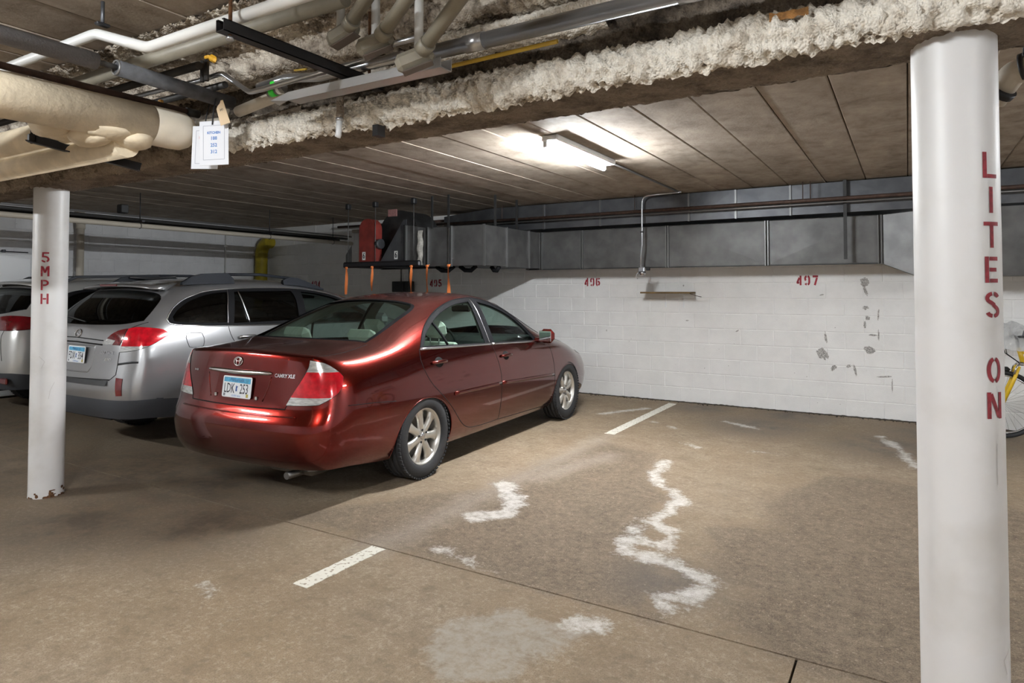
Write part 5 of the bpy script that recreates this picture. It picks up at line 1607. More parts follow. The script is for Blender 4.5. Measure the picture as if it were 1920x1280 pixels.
    B.extract('fuel', 'fuel_flap', P, car); B.seam(fuel, 'R', 'shut_line', M['gap'], car, .003, .0)
    h = B.extract('hatch', 'tailgate', P, car)
    B.extract('hatchglass', 'rear_window', M['glass_dark'], h, -.002)
    for s_ in (1, -1): B.seam([(x*s_, z) for x, z in [(.775,1.215),(.700,1.165),(.690,1.0),(.672,.95),(.680,.76),(.62,.712)]], 'B', 'shut_line', M['gap'], h, .004, -.001, closed=False)
    B.seam([(-.62,.712),(0,.700),(.62,.712)], 'B', 'shut_line', M['gap'], h, .006, -.001, closed=False)
    B.seam([(-.43,1.062),(0,1.066),(.43,1.050)], 'B', 'trim_groove', M['gap'], h, .005, -.001, closed=False)
    B.seam([(-.43,1.022),(0,1.026),(.43,1.012)], 'B', 'trim_shadow', M['gap'], h, .008, -.002, closed=False)
    B.extract('bumper', 'rear_bumper', P, car); B.extract('lowbump', 'bumper_skirt', M['grey_plastic'], car)
    # black step on the bumper, plate recess frame
    pts = [(-.60 + 1.2*i/16, .703) for i in range(17)]
    mb = MB(); vs = []; fs = []
    for i, (x, z) in enumerate(pts):
        a = B.project('B', x, .705); b = B.project('B', x, .660); vs += [a + Vector((0,-.004,0)), b + Vector((0,-.016,0))]
        if i: fs.append((2*i-2, 2*i-1, 2*i+1, 2*i))
    mb.add(vs, fs); mb.build('bumper_step', M['black_plastic'], car)
    for sg in (1, -1):
        pts = [(.68,.850),(.74,.860),(.80,.868),(.84,.868)]
        B.seam([(x*sg, z) for x, z in pts], 'B', 'bumper_shelf', M['black_plastic'], car, .012, -.005, closed=False)
    rec = smooth_poly([(-.20,1.0,1),(.33,1.0,1),(.315,.80),(.28,.765),(-.15,.765),(-.19,.80)])
    B.seam(rec, 'B', 'plate_recess_edge', P, h, .006, -.002)
    B.extract('windscreen', 'windscreen', M['glass_mid'], car, -.006)
    # spoiler over the rear glass with a high brake lamp
    sp = MB(); vs = []; fs = []
    for i in range(21):
        x = -.62 + 1.24*i/20; dz = -.030*(abs(x)/.62)**3; yo = .06*(abs(x)/.62)**3
        vs += [(x, -.50+yo, 1.600+dz), (x, -.735+yo, 1.560+dz), (x, -.745+yo, 1.542+dz), (x, -.60+yo, 1.535+dz)]
        if i:
            a = 4*(i-1)
            for j in range(4): fs.append((a+j, a+(j+1)%4, a+4+(j+1)%4, a+4+j))
    fs.append((0,1,2,3)); fs.append((83,82,81,80))
    sp.add(vs, fs, True); so = sp.build('roof_spoiler', P, car, recalc=True)
    mb = MB(); mb.rbox((-.02,-.742,1.553), (.30,.012,.018), .004); mb.build('high_brake_lamp', M['lamp_red2'], so)
    # wiper, emblem, letters, plate
    mb = MB(); mb.tube([B.project('B', .05, 1.205, .012), B.project('B', -.2, 1.23, .012), B.project('B', -.42, 1.25, .012)], .007, 6); mb.build('rear_wiper', M['black_plastic'], h)
    em = MB(); c = B.project('B', 0, 1.105)
    em.tube([B.project('B', .050*math.cos(2*PI*k/28), 1.105+.034*math.sin(2*PI*k/28), .004) for k in range(28)], .0045, 8, closed=True)
    for (a, b) in ((-.022,.008),(.008,.012),(.020,.0),(.006,-.010),(-.010,-.006),(.024,-.014)):
        q = B.project('B', a, 1.105+b, .004); em.box(q, (.012,.003,.010))
    em.build('emblem', M['chrome'], h)
    fnb = lambda cx, cz: (lambda u, v, q: B.project('B', cx+u, cz+v, .003))
    lettering('model_lettering', 'OUTBACK', .042, fnb(.515,.944), M['chrome_dull'], h, bold=.0012, xscale=.95)
    lettering('drive_lettering', 'AWD', .036, fnb(.545,.885), M['chrome'], h, bold=.0012)
    pc = B.project('B', .07, .915)
    plate(car, (.07, pc.y-.014, .915), ('FDX', '354'), None, rx=math.radians(-5))
    mb = MB(); mb.bbox(-.80,.80,.45,2.30,.27,.31); mb.bbox(-.52,.52,-.98,.45,.34,.38); mb.bbox(-.52,.52,2.3,3.5,.30,.34); mb.build('underbody', M['gap'], car)
    for a in AX: mb = MB(); mb.cyl((-.7,a,.345),(.7,a,.345),.03,10); mb.build('axle', M['dark_metal'], car)
    lining(B, car, ('body','frameR','frameL','hatch'), 1.18, -1.0, 2.35, M['seat_dark'])
    S = M['seat_dark']
    seat(car, .38, 1.35, .60, .50, S); seat(car, -.38, 1.35, .60, .50, S); seat(car, 0, .42, .60, 1.32, S, name='rear_bench', lean=20)
    mb = MB(); mb.rbox((0,2.35,.98),(1.5,.5,.26),.06); mb.build('dashboard', M['dash'], car)
    mb = MB(); mb.rbox((0,1.72,1.44),(.25,.035,.075),.015); mb.cyl((0,1.74,1.45),(0,1.72,1.53),.008,8); mb.build('rear_view_mirror', M['black_plastic'], car)
    mb = MB(); mb.bbox(-.75,.75,-.9,.1,.80,.82); mb.build('cargo_floor', M['seat_dark'], car)
    B.bm.free()
build_wagon()

def build_suv():
    R, re_, fr_ = wagon_rows()
    def T(p): return (p[0]*1.0, p[1]*(1.0 if p[1] > 0 else .96), .36 + (p[2]-.36)*1.035)
    R = [[T(p) for p in r] for r in R]; re_ = [[T(p) for p in r] for r in re_]; fr_ = [[T(p) for p in r] for r in fr_]
    # bulging hatch under the glass, tucked-in bumper
    for k in range(6):
        for i, dy in ((6,-.02),(5,-.05),(4,-.05),(3,-.01),(2,.0)):
            x, y, z = re_[i][k]; re_[i][k] = (x, y+dy*(1-.5*(x/.87)**4), z)
    B = CarBody(R, re_, fr_, levels=3, cap_crease=.2)
    car = empty('compact_suv', (-9.55, 4.42, 0.0), 0.0)
    tag(car, 'pale pearl-grey compact SUV half hidden behind the 5 MPH column', 'car')
    P = M['paint_white']; AX = (0.0, 2.70)
    dlo = smooth_poly([(-.56,1.27,1),(-.42,1.42),(-.25,1.50),(.3,1.560),(.85,1.560),(1.27,1.525),(1.58,1.455),(1.95,1.290),(2.17,1.140,1),(1.0,1.150),(0,1.180)])
    qw = smooth_poly([(-.48,1.280,1),(-.38,1.40),(-.22,1.475),(.0,1.50,1),(-.02,1.205,1)])
    rw = smooth_poly([(.08,1.510,1),(.84,1.530,1),(.86,1.2,1),(.06,1.205,1)])
    fw = smooth_poly([(.985,1.520,1),(1.25,1.492),(1.55,1.425),(1.88,1.285),(2.08,1.155,1),(.955,1.178,1)])
    lamp = smooth_poly(du([(.875,-.52,1.10,1),(.86,-.66,1.160),(.80,-.80,1.195),(.68,-.93,1.205),(.50,-1.0,1.185),(.40,-1.02,1.155,1),(.42,-1.06,1.055,1),(.66,-1.02,1.045),(.80,-.95,1.045),(.866,-.75,1.06)]))
    for sd, sg in (('R',1),('L',-1)):
        for a in AX: B.cut(ellipse_poly((a, .345), .42, .40), sd, 'arch')
        B.cut(dlo, sd, 'frame'+sd)
        for nm, w in (('q', qw), ('r', rw), ('f', fw)): B.cut(w, sd, nm+'win'+sd, allow=('frame'+sd,))
        B.cut(lamp, diag(sg), 'lamp'+sd)
    hg = smooth_poly([(-.73,1.285,1),(-.66,1.43),(-.60,1.50),(-.4,1.525),(0,1.535),(.4,1.525),(.60,1.50),(.66,1.43),(.73,1.285,1),(.45,1.235),(0,1.225),(-.45,1.235)])
    B.cut(hg, 'B', 'hatchglass')
    low = [(-1.25,.2),(-.40,.2),(-.42,.50),(-.70,.52),(-.95,.56),(-1.25,.56)]
    for sd in 'RL': B.cut(low, sd, 'lowbump', thr=-.4)
    B.mark('lowbump', lambda c, n: c.y < -.85 and c.z < .53)
    ws = smooth_poly([(-.71,2.46,1),(-.48,2.56),(0,2.64),(.48,2.56),(.71,2.46,1),(.69,2.1),(.655,1.66,1),(.3,1.74),(0,1.755),(-.3,1.74),(-.655,1.66,1),(-.69,2.1)])
    B.cut(ws, 'T', 'windscreen')
    B.split()
    B.extract('body', 'body_shell', P, car)
    B.extract('lowbump', 'bumper_skirt', M['grey_plastic'], car)
    B.extract('hatchglass', 'rear_window', M['glass_dark'], car, -.003); B.seam(hg, 'B', 'rear_window_seal', M['black_rubber'], car, .008, -.002)
    B.extract('windscreen', 'windscreen', M['glass_mid'], car, -.006)
    for sd, sg in (('R',1),('L',-1)):
        B.extract('frame'+sd, 'window_frame', M['black_rubber'], car)
        for nm in 'qrf': B.extract(nm+'win'+sd, 'window_pane', M['glass_dark'] if nm != 'f' else M['glass_mid'], car, -.006)
        lr = B.extract('lamp'+sd, 'tail_lamp', M['lamp_red2'], car, .012); B.seam(lamp, diag(sg), 'lamp_edge', M['gap'], lr, .005, .002)
        for a in AX:
            arch_liner(B, car, sd, sg, a, .345, .42, .40, M['gap'], M['grey_plastic'], .30)
            make_wheel(car, sg*.80, a, sg, .350, .22, .222, 5, M['alloy2'])
        mb = MB(); mb.rbox((sg*1.0, 2.02, 1.19), (.20,.10,.16), .045); mb.build('door_mirror', P, car)
        B.seam([(-.02,1.18),(.0,1.05),(.12,.85),(.35,.65),(.48,.40)], sd, 'shut_line', M['gap'], car, .004, -.001, closed=False)
        B.seam([(.93,1.17),(.97,.8),(.97,.35)], sd, 'shut_line', M['gap'], car, .004, -.001, closed=False)
        rail = MB(); rail.tube([(sg*.62,-.35,1.60),(sg*.625,-.2,1.672),(sg*.63,.5,1.695),(sg*.62,1.1,1.67),(sg*.61,1.3,1.60)], .018, 8); rail.build('roof_rail', M['grey_plastic'], car)
    B.seam([(-.70,.70),(-.66,.98),(-.72,1.20)], 'B', 'shut_line', M['gap'], car, .004, -.001, closed=False); B.seam([(.70,.70),(.66,.98),(.72,1.20)], 'B', 'shut_line', M['gap'], car, .004, -.001, closed=False)
    # roof spoiler lip
    sp = MB(); vs = []; fs = []
    for i in range(21):
        x = -.60 + 1.2*i/20; dz = -.030*(abs(x)/.6)**3; yo = .07*(abs(x)/.6)**3
        vs += [(x, -.45+yo, 1.650+dz), (x, -.74+yo, 1.605+dz), (x, -.75+yo, 1.585+dz), (x, -.58+yo, 1.575+dz)]
        if i:
            a = 4*(i-1)
            for j in range(4): fs.append((a+j, a+(j+1)%4, a+4+(j+1)%4, a+4+j))
    fs.append((0,1,2,3)); fs.append((83,82,81,80))
    sp.add(vs, fs, True); sp.build('roof_spoiler', P, car, recalc=True)
    mb = MB(); mb.rbox((.72,-.985,.47),(.16,.03,.07),.012); mb.build('bumper_reflector', M['lamp_red2'], car)
    mb = MB(); mb.bbox(-.80,.80,.45,2.30,.27,.31); mb.bbox(-.52,.52,-.95,.45,.34,.38); mb.bbox(-.52,.52,2.3,3.5,.30,.34); mb.build('underbody', M['gap'], car)
    for a in AX: mb = MB(); mb.cyl((-.7,a,.35),(.7,a,.35),.03,10); mb.build('axle', M['dark_metal'], car)
    lining(B, car, ('body','frameR','frameL'), 1.22, -1.0, 2.35, M['seat_dark'])
    S = M['seat_dark']
    seat(car, .38, 1.35, .62, .50, S); seat(car, -.38, 1.35, .62, .50, S); seat(car, 0, .42, .62, 1.32, S, name='rear_bench', lean=18)
    mb = MB(); mb.rbox((0,2.35,1.0),(1.5,.5,.26),.06); mb.build('dashboard', M['dash'], car)
    B.bm.free()
build_suv()
# ================================================================== sheet metal ducts on the back wall
def galv(name, c1, c2, rough):
    m = mat(name, c1, rough, .85, col2=c2, nscale=5.0, detail=9, bump=.05, bscale=9)
    return m
M['galv'] = galv('dull galvanised steel', (.185,.184,.182), (.130,.130,.128), .55)
M['galv2'] = galv('brighter galvanised steel', (.165,.170,.180), (.115,.120,.130), .50)
M['galv_dark'] = galv('dirty galvanised steel', (.075,.075,.075), (.05,.05,.05), .6)
M['seam'] = mat('duct flange', (.22,.22,.22), .42, .85)
M['pipe_brown'] = mat('rusty brown pipe', (.085,.048,.035), .65, .2, noise=.4, nscale=20)
M['pipe_white'] = mat('white painted pipe', (.66,.66,.64), .4)
M['pipe_cream'] = mat('cream painted pipe', (.52,.47,.39), .5)
M['pipe_grey'] = mat('grey conduit', (.22,.215,.21), .4, .6)
M['pipe_dark'] = mat('dark steel pipe', (.05,.048,.046), .5, .4)
M['conduit'] = mat('bright conduit', (.52,.53,.55), .28, .9)
M['yellow'] = mat('yellow pipe paint', (.40,.31,.012), .5, noise=.25, nscale=6)

def panel_x(mb, x0, x1, y, z0, z1, bulge=.010):
    """cross-broken duct face looking to -y"""
    c = ((x0+x1)/2, y-bulge, (z0+z1)/2)
    mb.add([(x0,y,z0),(x1,y,z0),(x1,y,z1),(x0,y,z1),c], [(0,1,4),(1,2,4),(2,3,4),(3,0,4)])

# lower duct
LY, LZ0, LZ1 = 8.40, 1.815, 2.345
UY, UZ0, UZ1 = 8.32, 2.392, ZC-.012
low = empty('lower_duct', (0, 0, 0)); tag(low, 'lower grey galvanised air duct running along the back wall', 'duct')
xs = [-4.79, -4.56, -3.91, -2.685, -1.455, -.26]
for a, b in zip(xs[:-1], xs[1:]):
    mb = MB(); panel_x(mb, a, b, LY, LZ0, LZ1, .012 if b-a > .5 else .002)
    mb.add([(a,LY,LZ0),(b,LY,LZ0),(b,YW-.02,LZ0),(a,YW-.02,LZ0)], [(3,2,1,0)])
    mb.add([(a,LY,LZ1),(b,LY,LZ1),(b,YW-.02,LZ1),(a,YW-.02,LZ1)], [(0,1,2,3)])
    mb.build('duct_panel', M['galv'], low)
# widening piece and the deeper run to the right
mb = MB(); TX, TY, TZ = .10, 8.28, 1.655
mb.add([(-.26,LY,LZ0),(TX,TY,TZ),(TX,TY,2.36),(-.26,LY,LZ1)], [(0,1,3),(1,2,3)])
mb.add([(-.26,LY,LZ0),(TX,TY,TZ),(TX,YW-.02,TZ),(-.26,YW-.02,LZ0)], [(3,2,1,0)])
mb.build('duct_transition', M['galv'], low)
for a, b in ((TX, 1.3), (1.3, 2.5), (2.5, XR-.02)):
    mb = MB(); panel_x(mb, a, b, TY, TZ, 2.36, .012)
    mb.add([(a,TY,TZ),(b,TY,TZ),(b,YW-.02,TZ),(a,YW-.02,TZ)], [(3,2,1,0)])
    mb.build('duct_panel', M['galv'], low)
for x in xs + [TX, 1.3, 2.5]:
    y, z0, z1 = (LY, LZ0, LZ1) if x < 0 else (TY, TZ, 2.36)
    for d in (-.016, .016):
        mb = MB(); mb.bbox(x+d-.005, x+d+.005, y-.032, y+.01, z0-.012, z1+.004); mb.build('duct_flange', M['seam'], low)
mb = MB(); mb.bbox(-4.79, -.26, LY-.020, LY+.02, LZ0-.014, LZ0); mb.build('bottom_angle', M['galv_dark'], low)
for x, lb in ((-.595, 'flat steel hanger strap in front of the ducts near the right column'), (-4.90, 'flat steel hanger strap where the fan duct meets the wall duct')):
    o = MB().bbox(x-.018, x+.018, UY-.055, UY-.043, LZ0+.04, ZC-.004).build('hanger_strap', M['galv_dark']); tag(o, lb, 'strap')

# upper duct
UY, UZ0, UZ1 = 8.32, 2.392, ZC-.012
upd = empty('upper_duct'); tag(upd, 'upper bluish grey galvanised air duct tight under the ceiling', 'duct')
xs = [-5.40, -4.48, -3.60, -2.38, -1.80, -1.175, -.595, .3, 1.5, 2.7, XR-.02]
for a, b in zip(xs[:-1], xs[1:]):
    mb = MB(); panel_x(mb, a, b, UY, UZ0, UZ1, .006)
    mb.add([(a,UY,UZ0),(b,UY,UZ0),(b,YW-.02,UZ0),(a,YW-.02,UZ0)], [(3,2,1,0)])
    mb.build('duct_panel', M['galv2'], upd)
mb = MB(); mb.add([(-6.35,UY+.1,UZ0+.02),(-5.40,UY,UZ0),(-5.40,UY,UZ1),(-6.35,UY+.1,UZ1-.06), (-6.35,YW-.02,UZ0+.02),(-5.40,YW-.02,UZ0)], [(0,1,2,3),(0,4,5,1),(0,3,4)]); mb.build('duct_taper', M['galv2'], upd)
for x in xs[1:-1]:
    mb = MB(); mb.bbox(x-.011, x+.011, UY-.016, UY+.01, UZ0-.006, UZ1); mb.build('duct_flange', M['seam'], upd)

# brown fire main in front of the upper duct
r = empty('fire_main'); tag(r, 'thin rusty brown pipe running in front of the upper duct', 'pipe')
mb = MB(); mb.tube([(-6.4,8.17,2.535),(XR-.03,8.17,2.535)], .021, 12); mb.build('pipe', M['pipe_brown'], r)
mb = MB(); mb.tube([(-6.4,8.20,2.497),(XR-.03,8.20,2.497)], .010, 8); mb.build('tracer_line', M['pipe_grey'], r)
for x in (-1.02, -.94, -3.05, -5.1, 1.1):
    mb = MB(); mb.cyl((x,8.17,2.535),(x,8.17,ZC-.004), .005, 6); mb.build('hanger_rod', M['pipe_brown'], r)

# elbow leg from the fan to the wall duct: box running along y, then the fan's outlet box
FY = 6.90
fd = empty('fan_duct'); tag(fd, 'boxy galvanised duct elbow between the fan and the wall duct', 'duct')
Z0, Z1 = 1.825, 2.340
def face(name, vs, m=M['galv']):
    c = sum((Vector(v) for v in vs), Vector())/4
    n = (Vector(vs[1])-Vector(vs[0])).cross(Vector(vs[3])-Vector(vs[0])).normalized()
    mb = MB(); mb.add(list(vs) + [tuple(c + n*.008)], [(0,1,4),(1,2,4),(2,3,4),(3,0,4)]); mb.build(name, m, fd)
XA, XE = -5.47, -4.58
face('duct_panel', [(XA,FY,Z0),(-5.08,FY,Z0),(-5.08,FY,Z1),(XA,FY,Z1)])
face('duct_panel', [(-5.08,FY,Z0),(XE,FY,Z0),(XE,FY,Z1),(-5.08,FY,Z1)])
for ya, yb in ((FY, 7.45), (7.45, 8.05), (8.05, 8.37)):
    face('duct_panel', [(XE,ya,Z0),(XE,yb,Z0),(XE,yb,Z1),(XE,ya,Z1)])
mb = MB(); mb.add([(XA,FY,Z0),(XE,FY,Z0),(XE,8.37,Z0),(-5.3,8.37,Z0),(-5.3,7.5,Z0),(XA,7.5,Z0)], [(5,4,3,2,1,0)]); mb.add([(XA,FY,Z1),(XE,FY,Z1),(XE,8.37,Z1),(-5.3,8.37,Z1),(-5.3,7.5,Z1),(XA,7.5,Z1)], [(0,1,2,3,4,5)]); mb.build('duct_floor_and_lid', M['galv_dark'], fd)
mb = MB(); mb.add([(-5.3,7.5,Z0),(-5.3,8.37,Z0),(-5.3,8.37,Z1),(-5.3,7.5,Z1)], [(0,1,2,3)]); mb.build('duct_panel', M['galv'], fd)
for x in (XA+.01, -5.105, -5.075):
    mb = MB(); mb.bbox(x-.006, x+.006, FY-.028, FY+.01, Z0-.010, Z1+.006); mb.build('duct_flange', M['seam'], fd)
for y in (FY, 7.45, 8.05):
    mb = MB(); mb.bbox(XE-.01, XE+.022, y-.006, y+.006, Z0-.008, Z1+.006); mb.build('duct_flange', M['seam'], fd)
for x, y in ((-5.38,FY-.03),(-5.11,FY-.03),(-4.60,7.2),(-4.60,7.75)):
    mb = MB(); mb.bbox(x-.014, x+.014, y-.008, y+.008, Z1-.02, ZC-.004); mb.build('hanger_strap', M['galv_dark'], fd)
# sagging black flexible drains under the duct
for (x0, x1, y) in ((-5.40,-5.12,7.0),(-5.05,-4.80,7.05),(-4.72,-4.60,7.3)):
    mb = MB(); mb.tube([(x0,y,Z0-.005),(x0*.7+x1*.3,y,Z0-.055),(x0*.3+x1*.7,y,Z0-.06),(x1,y,Z0-.005)], .03, 8); mb.build('cable_loop', M['black_rubber'], fd)

# the fan itself
fan = empty('exhaust_fan', (0, 0, 0)); tag(fan, 'hanging blower fan with red belt guard on a steel platform', 'fan')
# platform of channels
for y in (FY-.03, 7.65):
    mb = MB(); mb.rbox((-6.28, y, 1.868), (1.42, .06, .085), .02); mb.build('platform_rail', M['dark_metal'], fan)
for x in (-6.95, -6.39, -5.62):
    mb = MB(); mb.rbox((x, 7.30, 1.868), (.05, .72, .07), .01); mb.build('platform_cross_member', M['dark_metal'], fan)
# scroll housing: spiral side plates with rim
sp = []
for k in range(40):
    a = math.radians(-70 + 300*k/39); rr = .30 + .13*k/39
    sp.append((-6.15 + rr*math.cos(a)*.98, 2.27 + rr*math.sin(a)))
sp = [(max(-6.62, min(-5.62, a)), max(1.915, min(2.735, b))) for a, b in sp] + [(-5.66, 1.915)]
mb = MB(); mb.prism(sp, lambda u, v, t: (u, t, v), 7.12, 7.60); mb.build('scroll_housing', M['galv_dark'], fan, recalc=True)
mb = MB(); mb.prism([(-6.335,1.905),(-5.865,1.905),(-5.865,2.475),(-5.915,2.475)], lambda u, v, t: (u, t, v), FY+.02, FY+.035); tri = mb.build('bearing_stand', M['galv2'], fan, recalc=True)
mb = MB(); mb.prism([(-5.885,1.88),(-5.66,1.84),(-5.66,2.36),(-5.885,2.40)], lambda u, v, t: (u, t, v), FY+.01, 7.6); mb.build('outlet_box', M['galv'], fan, recalc=True)
mb = MB(); mb.bbox(-5.885, -5.855, FY-.02, FY+.03, 1.86, 2.40); mb.build('outlet_flange', M['black_plastic'], fan)
mb = MB(); mb.bbox(-5.850, -5.835, FY-.022, FY+.02, 1.86, 2.39); mb.build('outlet_flange', M['seam'], fan)
mb = MB(); vs = []; fs = []
for i in range(13):
    t = i/12
    for j, x in enumerate((-5.645,-5.615,-5.585,-5.550)):
        vs.append((x + .006*math.sin(t*9+j), FY-.006 - .014*math.sin(PI*t)*(1 if j in (1,2) else .2) - .008*math.sin(t*17+j*2), 1.845 + .465*t))
for i in range(12):
    for j in range(3): fs.append((i*4+j, i*4+j+1, (i+1)*4+j+1, (i+1)*4+j))
mb.add(vs, fs, True); mb.build('canvas_connector', mat('grey white canvas', (.55,.53,.48), .9, noise=.3, nscale=30), fan)
mb = MB(); mb.bbox(-5.54, -5.50, FY-.01, 7.5, 1.84, 2.34); mb.build('duct_collar', M['galv'], fan)
# red guard with rounded top
gp = [(-6.70,1.905),(-6.40,1.905),(-6.395,2.36)] + [(-6.548 + .153*math.cos(math.radians(a)), 2.37 + .150*math.sin(math.radians(a))) for a in range(10, 171, 16)] + [(-6.70,2.36)]
mb = MB(); mb.prism(gp, lambda u, v, t: (u, t, v), FY-.02, FY+.12); gd = mb.build('belt_guard', mat('faded red guard paint', (.23,.030,.022), .6, noise=.35, nscale=9), fan, recalc=True)
M['label_white'] = mat('white sticker', (.75,.75,.72), .5)
for (x, y, par) in ((-6.605, FY-.0215, gd), (-6.045, FY+.0185, tri)):
    mb = MB(); mb.bbox(x-.030, x+.030, y-.001, y, 1.935, 2.050); st = mb.build('number_sticker', M['label_white'], par)
    lettering('sticker_lettering', '6', .115, lambda u, v, q: (x+u, y-.0018, 1.9925+v), M['plate_black'], par, bold=.003, xscale=.75)
mb = MB(); mb.bbox(-6.36, -6.20, 7.105, 7.118, 2.56, 2.66); mb.build('rating_plate', mat('faded pink notice', (.36,.18,.17), .7, noise=.3, nscale=60), fan)
# motor behind the guard, shaft, square tube frame
mb = MB(); mb.cyl((-6.95,7.30,2.08),(-6.62,7.30,2.08), .13, 20); mb.build('motor', M['black_plastic'], fan)
mb = MB(); mb.cyl((-6.55,FY+.05,2.30),(-6.55,7.2,2.30), .025, 12); mb.build('fan_shaft', M['chrome_dull'], fan)
mb = MB(); mb.cyl((-6.40,FY+.04,2.16),(-6.33,FY+.04,2.16), .07, 16); mb.build('pulley_cover', M['galv2'], fan)
for x, z0, z1 in ((-6.47,1.91,2.40), (-7.0,1.91,2.35)):
    mb = MB(); mb.bbox(x-.02, x+.02, 7.2, 7.24, z0, z1); mb.build('motor_frame', M['pipe_cream'], fan)
mb = MB(); mb.add([(-6.98,FY,1.91),(-6.86,FY,1.91),(-6.86,FY,2.16),(-6.98,FY,2.02)], [(0,1,2,3)]); mb.build('end_gusset', M['galv'], fan)
for x in (-6.915, -6.392, -5.70):
    mb = MB(); mb.cyl((x,FY-.02,1.86),(x,FY-.02,ZC-.03), .006, 6); mb.build('hanger_rod', M['galv'], fan)
    mb = MB(); mb.rbox((x,FY-.02,ZC-.045), (.07,.07,.08), .012); mb.build('vibration_hanger', M['black_plastic'], fan)
# hanging orange ribbons
M['ribbon'] = mat('orange flagging ribbon', (.85,.23,.06), .6)
for k, (x, z1, w) in enumerate(((-6.897,1.448,.020),(-6.403,1.50,.018),(-5.70,1.44,.022),(-5.428,1.42,.024),(-5.078,1.42,.026))):
    rt = empty('ribbon', (x, FY-.07, 1.826)); tag(rt, ['orange ribbon hanging at the far left end of the fan platform', 'orange ribbon hanging under the red belt guard', 'orange ribbon hanging below the outlet flange of the fan', 'orange ribbon just left of bay number 495', 'orange ribbon hanging right of bay number 495'][k], 'ribbon', 'orange ribbons under the fan')
    mb = MB(); vs = []; fs = []; n = 14
    for i in range(n+1):
        t = i/n; z = (z1-1.826)*t; tw = .6*math.sin(t*3+k); ww = w*(.55+.45*min(1, t*3))
        vs += [(-ww*math.cos(tw)+.006*math.sin(t*5+k), -ww*math.sin(tw), z), (ww*math.cos(tw)+.006*math.sin(t*5+k), ww*math.sin(tw), z)]
        if i: fs.append((2*i-2, 2*i-1, 2*i+1, 2*i))
    mb.add(vs, fs, True); mb.build('tail', M['ribbon'], rt)
    mb = MB(); mb.rbox((0,0,.0), (.05,.03,.035), .012); mb.build('knot', M['ribbon'], rt)
    mb = MB(); mb.cyl((0,0,0), (0,.05,.02), .006, 6); mb.build('tie', M['ribbon'], rt)
# switch box on the wall under the fan
sw = empty('switch_box', (-7.455, 8.72, 1.57)); tag(sw, 'dark grey electrical switch box on the wall under the fan', 'switch box')
mb = MB(); mb.rbox((0,0,0), (.40,.14,.185), .012); mb.build('case', M['galv_dark'], sw)
mb = MB(); mb.rbox((-.02,-.075,0), (.20,.02,.15), .006); mb.build('cover', M['black_plastic'], sw)
for x in (-.07, .11):
    mb = MB(); mb.tube([(x,.03,.09),(x,.03,.32)], .013, 8); mb.build('conduit', M['pipe_grey'], sw)
mb = MB(); mb.tube([(.16,-.05,.06),(.205,-.09,.06),(.205,-.09,-.04)], .01, 8); mb.build('switch_lever', M['dark_metal'], sw)

# conduit dropping from the ceiling to a wall device
cd = empty('conduit_drop'); tag(cd, 'thin bent steel conduit dropping past the ducts to a small wall horn', 'conduit')
mb = MB(); mb.tube(arc_path([(-2.42,8.12,2.738),(-2.93,8.12,2.725),(-2.935,8.12,2.5)], .10) + [(-2.935,8.12,2.1),(-2.955,8.13,1.95),(-2.965,8.15,1.80)], .011, 10); mb.build('pipe', M['conduit'], cd)
mb = MB(); mb.rbox((-2.955,8.16,1.775), (.085,.06,.07), .012); mb.build('junction_box', M['conduit'], cd)
mb = MB(); mb.lathe([(.0,.0),(.045,.0),(.05,-.02),(.03,-.05),(0,-.05)], 16, Matrix.Translation((-2.945,8.15,1.745))); mb.build('sounder', M['chrome_dull'], cd, recalc=True)
mb = MB(); mb.tube([(-2.98,8.13,1.75),(-3.02,8.13,1.70),(-3.0,8.13,1.65)], .006, 6); mb.build('loose_wire', M['conduit'], cd)
mb = MB(); mb.rbox((-2.88,8.19,1.785), (.045,.05,.045), .006); mb.build('knock_out', M['black_plastic'], cd)
mb = MB(); mb.rbox((-2.935,8.12,2.26), (.04,.03,.018), .003); mb.build('pipe_strap', M['dark_metal'], cd)
# long surface conduit on the ceiling from the lamp
lc = MB().tube([(-2.45,5.90,ZC-.014),(-2.45,8.08,ZC-.014)], .012, 8).build('ceiling_conduit', M['pipe_grey']); tag(lc, 'grey conduit along the ceiling from the lamp to the wall', 'conduit')

# shelf board on the wall
sh = empty('wall_shelf', (-2.775, YW, 1.475)); tag(sh, 'small brown wooden shelf board fixed to the white wall', 'shelf')
mb = MB(); mb.rbox((0,-.135,0), (.68,.27,.022), .003); mb.build('board', mat('brown shelf wood', (.19,.115,.035), .7, noise=.4, nscale=8, stretch=(1,12,1)), sh)
for x in (-.07, .18):
    mb = MB(); mb.bbox(x-.008, x+.008, -.012, -.002, -.20, -.011); mb.bbox(x-.008, x+.008, -.22, -.002, -.018, -.011); mb.build('bracket', M['enamel'], sh)
mb = MB(); mb.tube([(.33,-.24,-.012),(.40,-.20,-.04),(.46,-.16,-.055)], .004, 6); mb.build('loose_wire', M['pipe_brown'], sh)
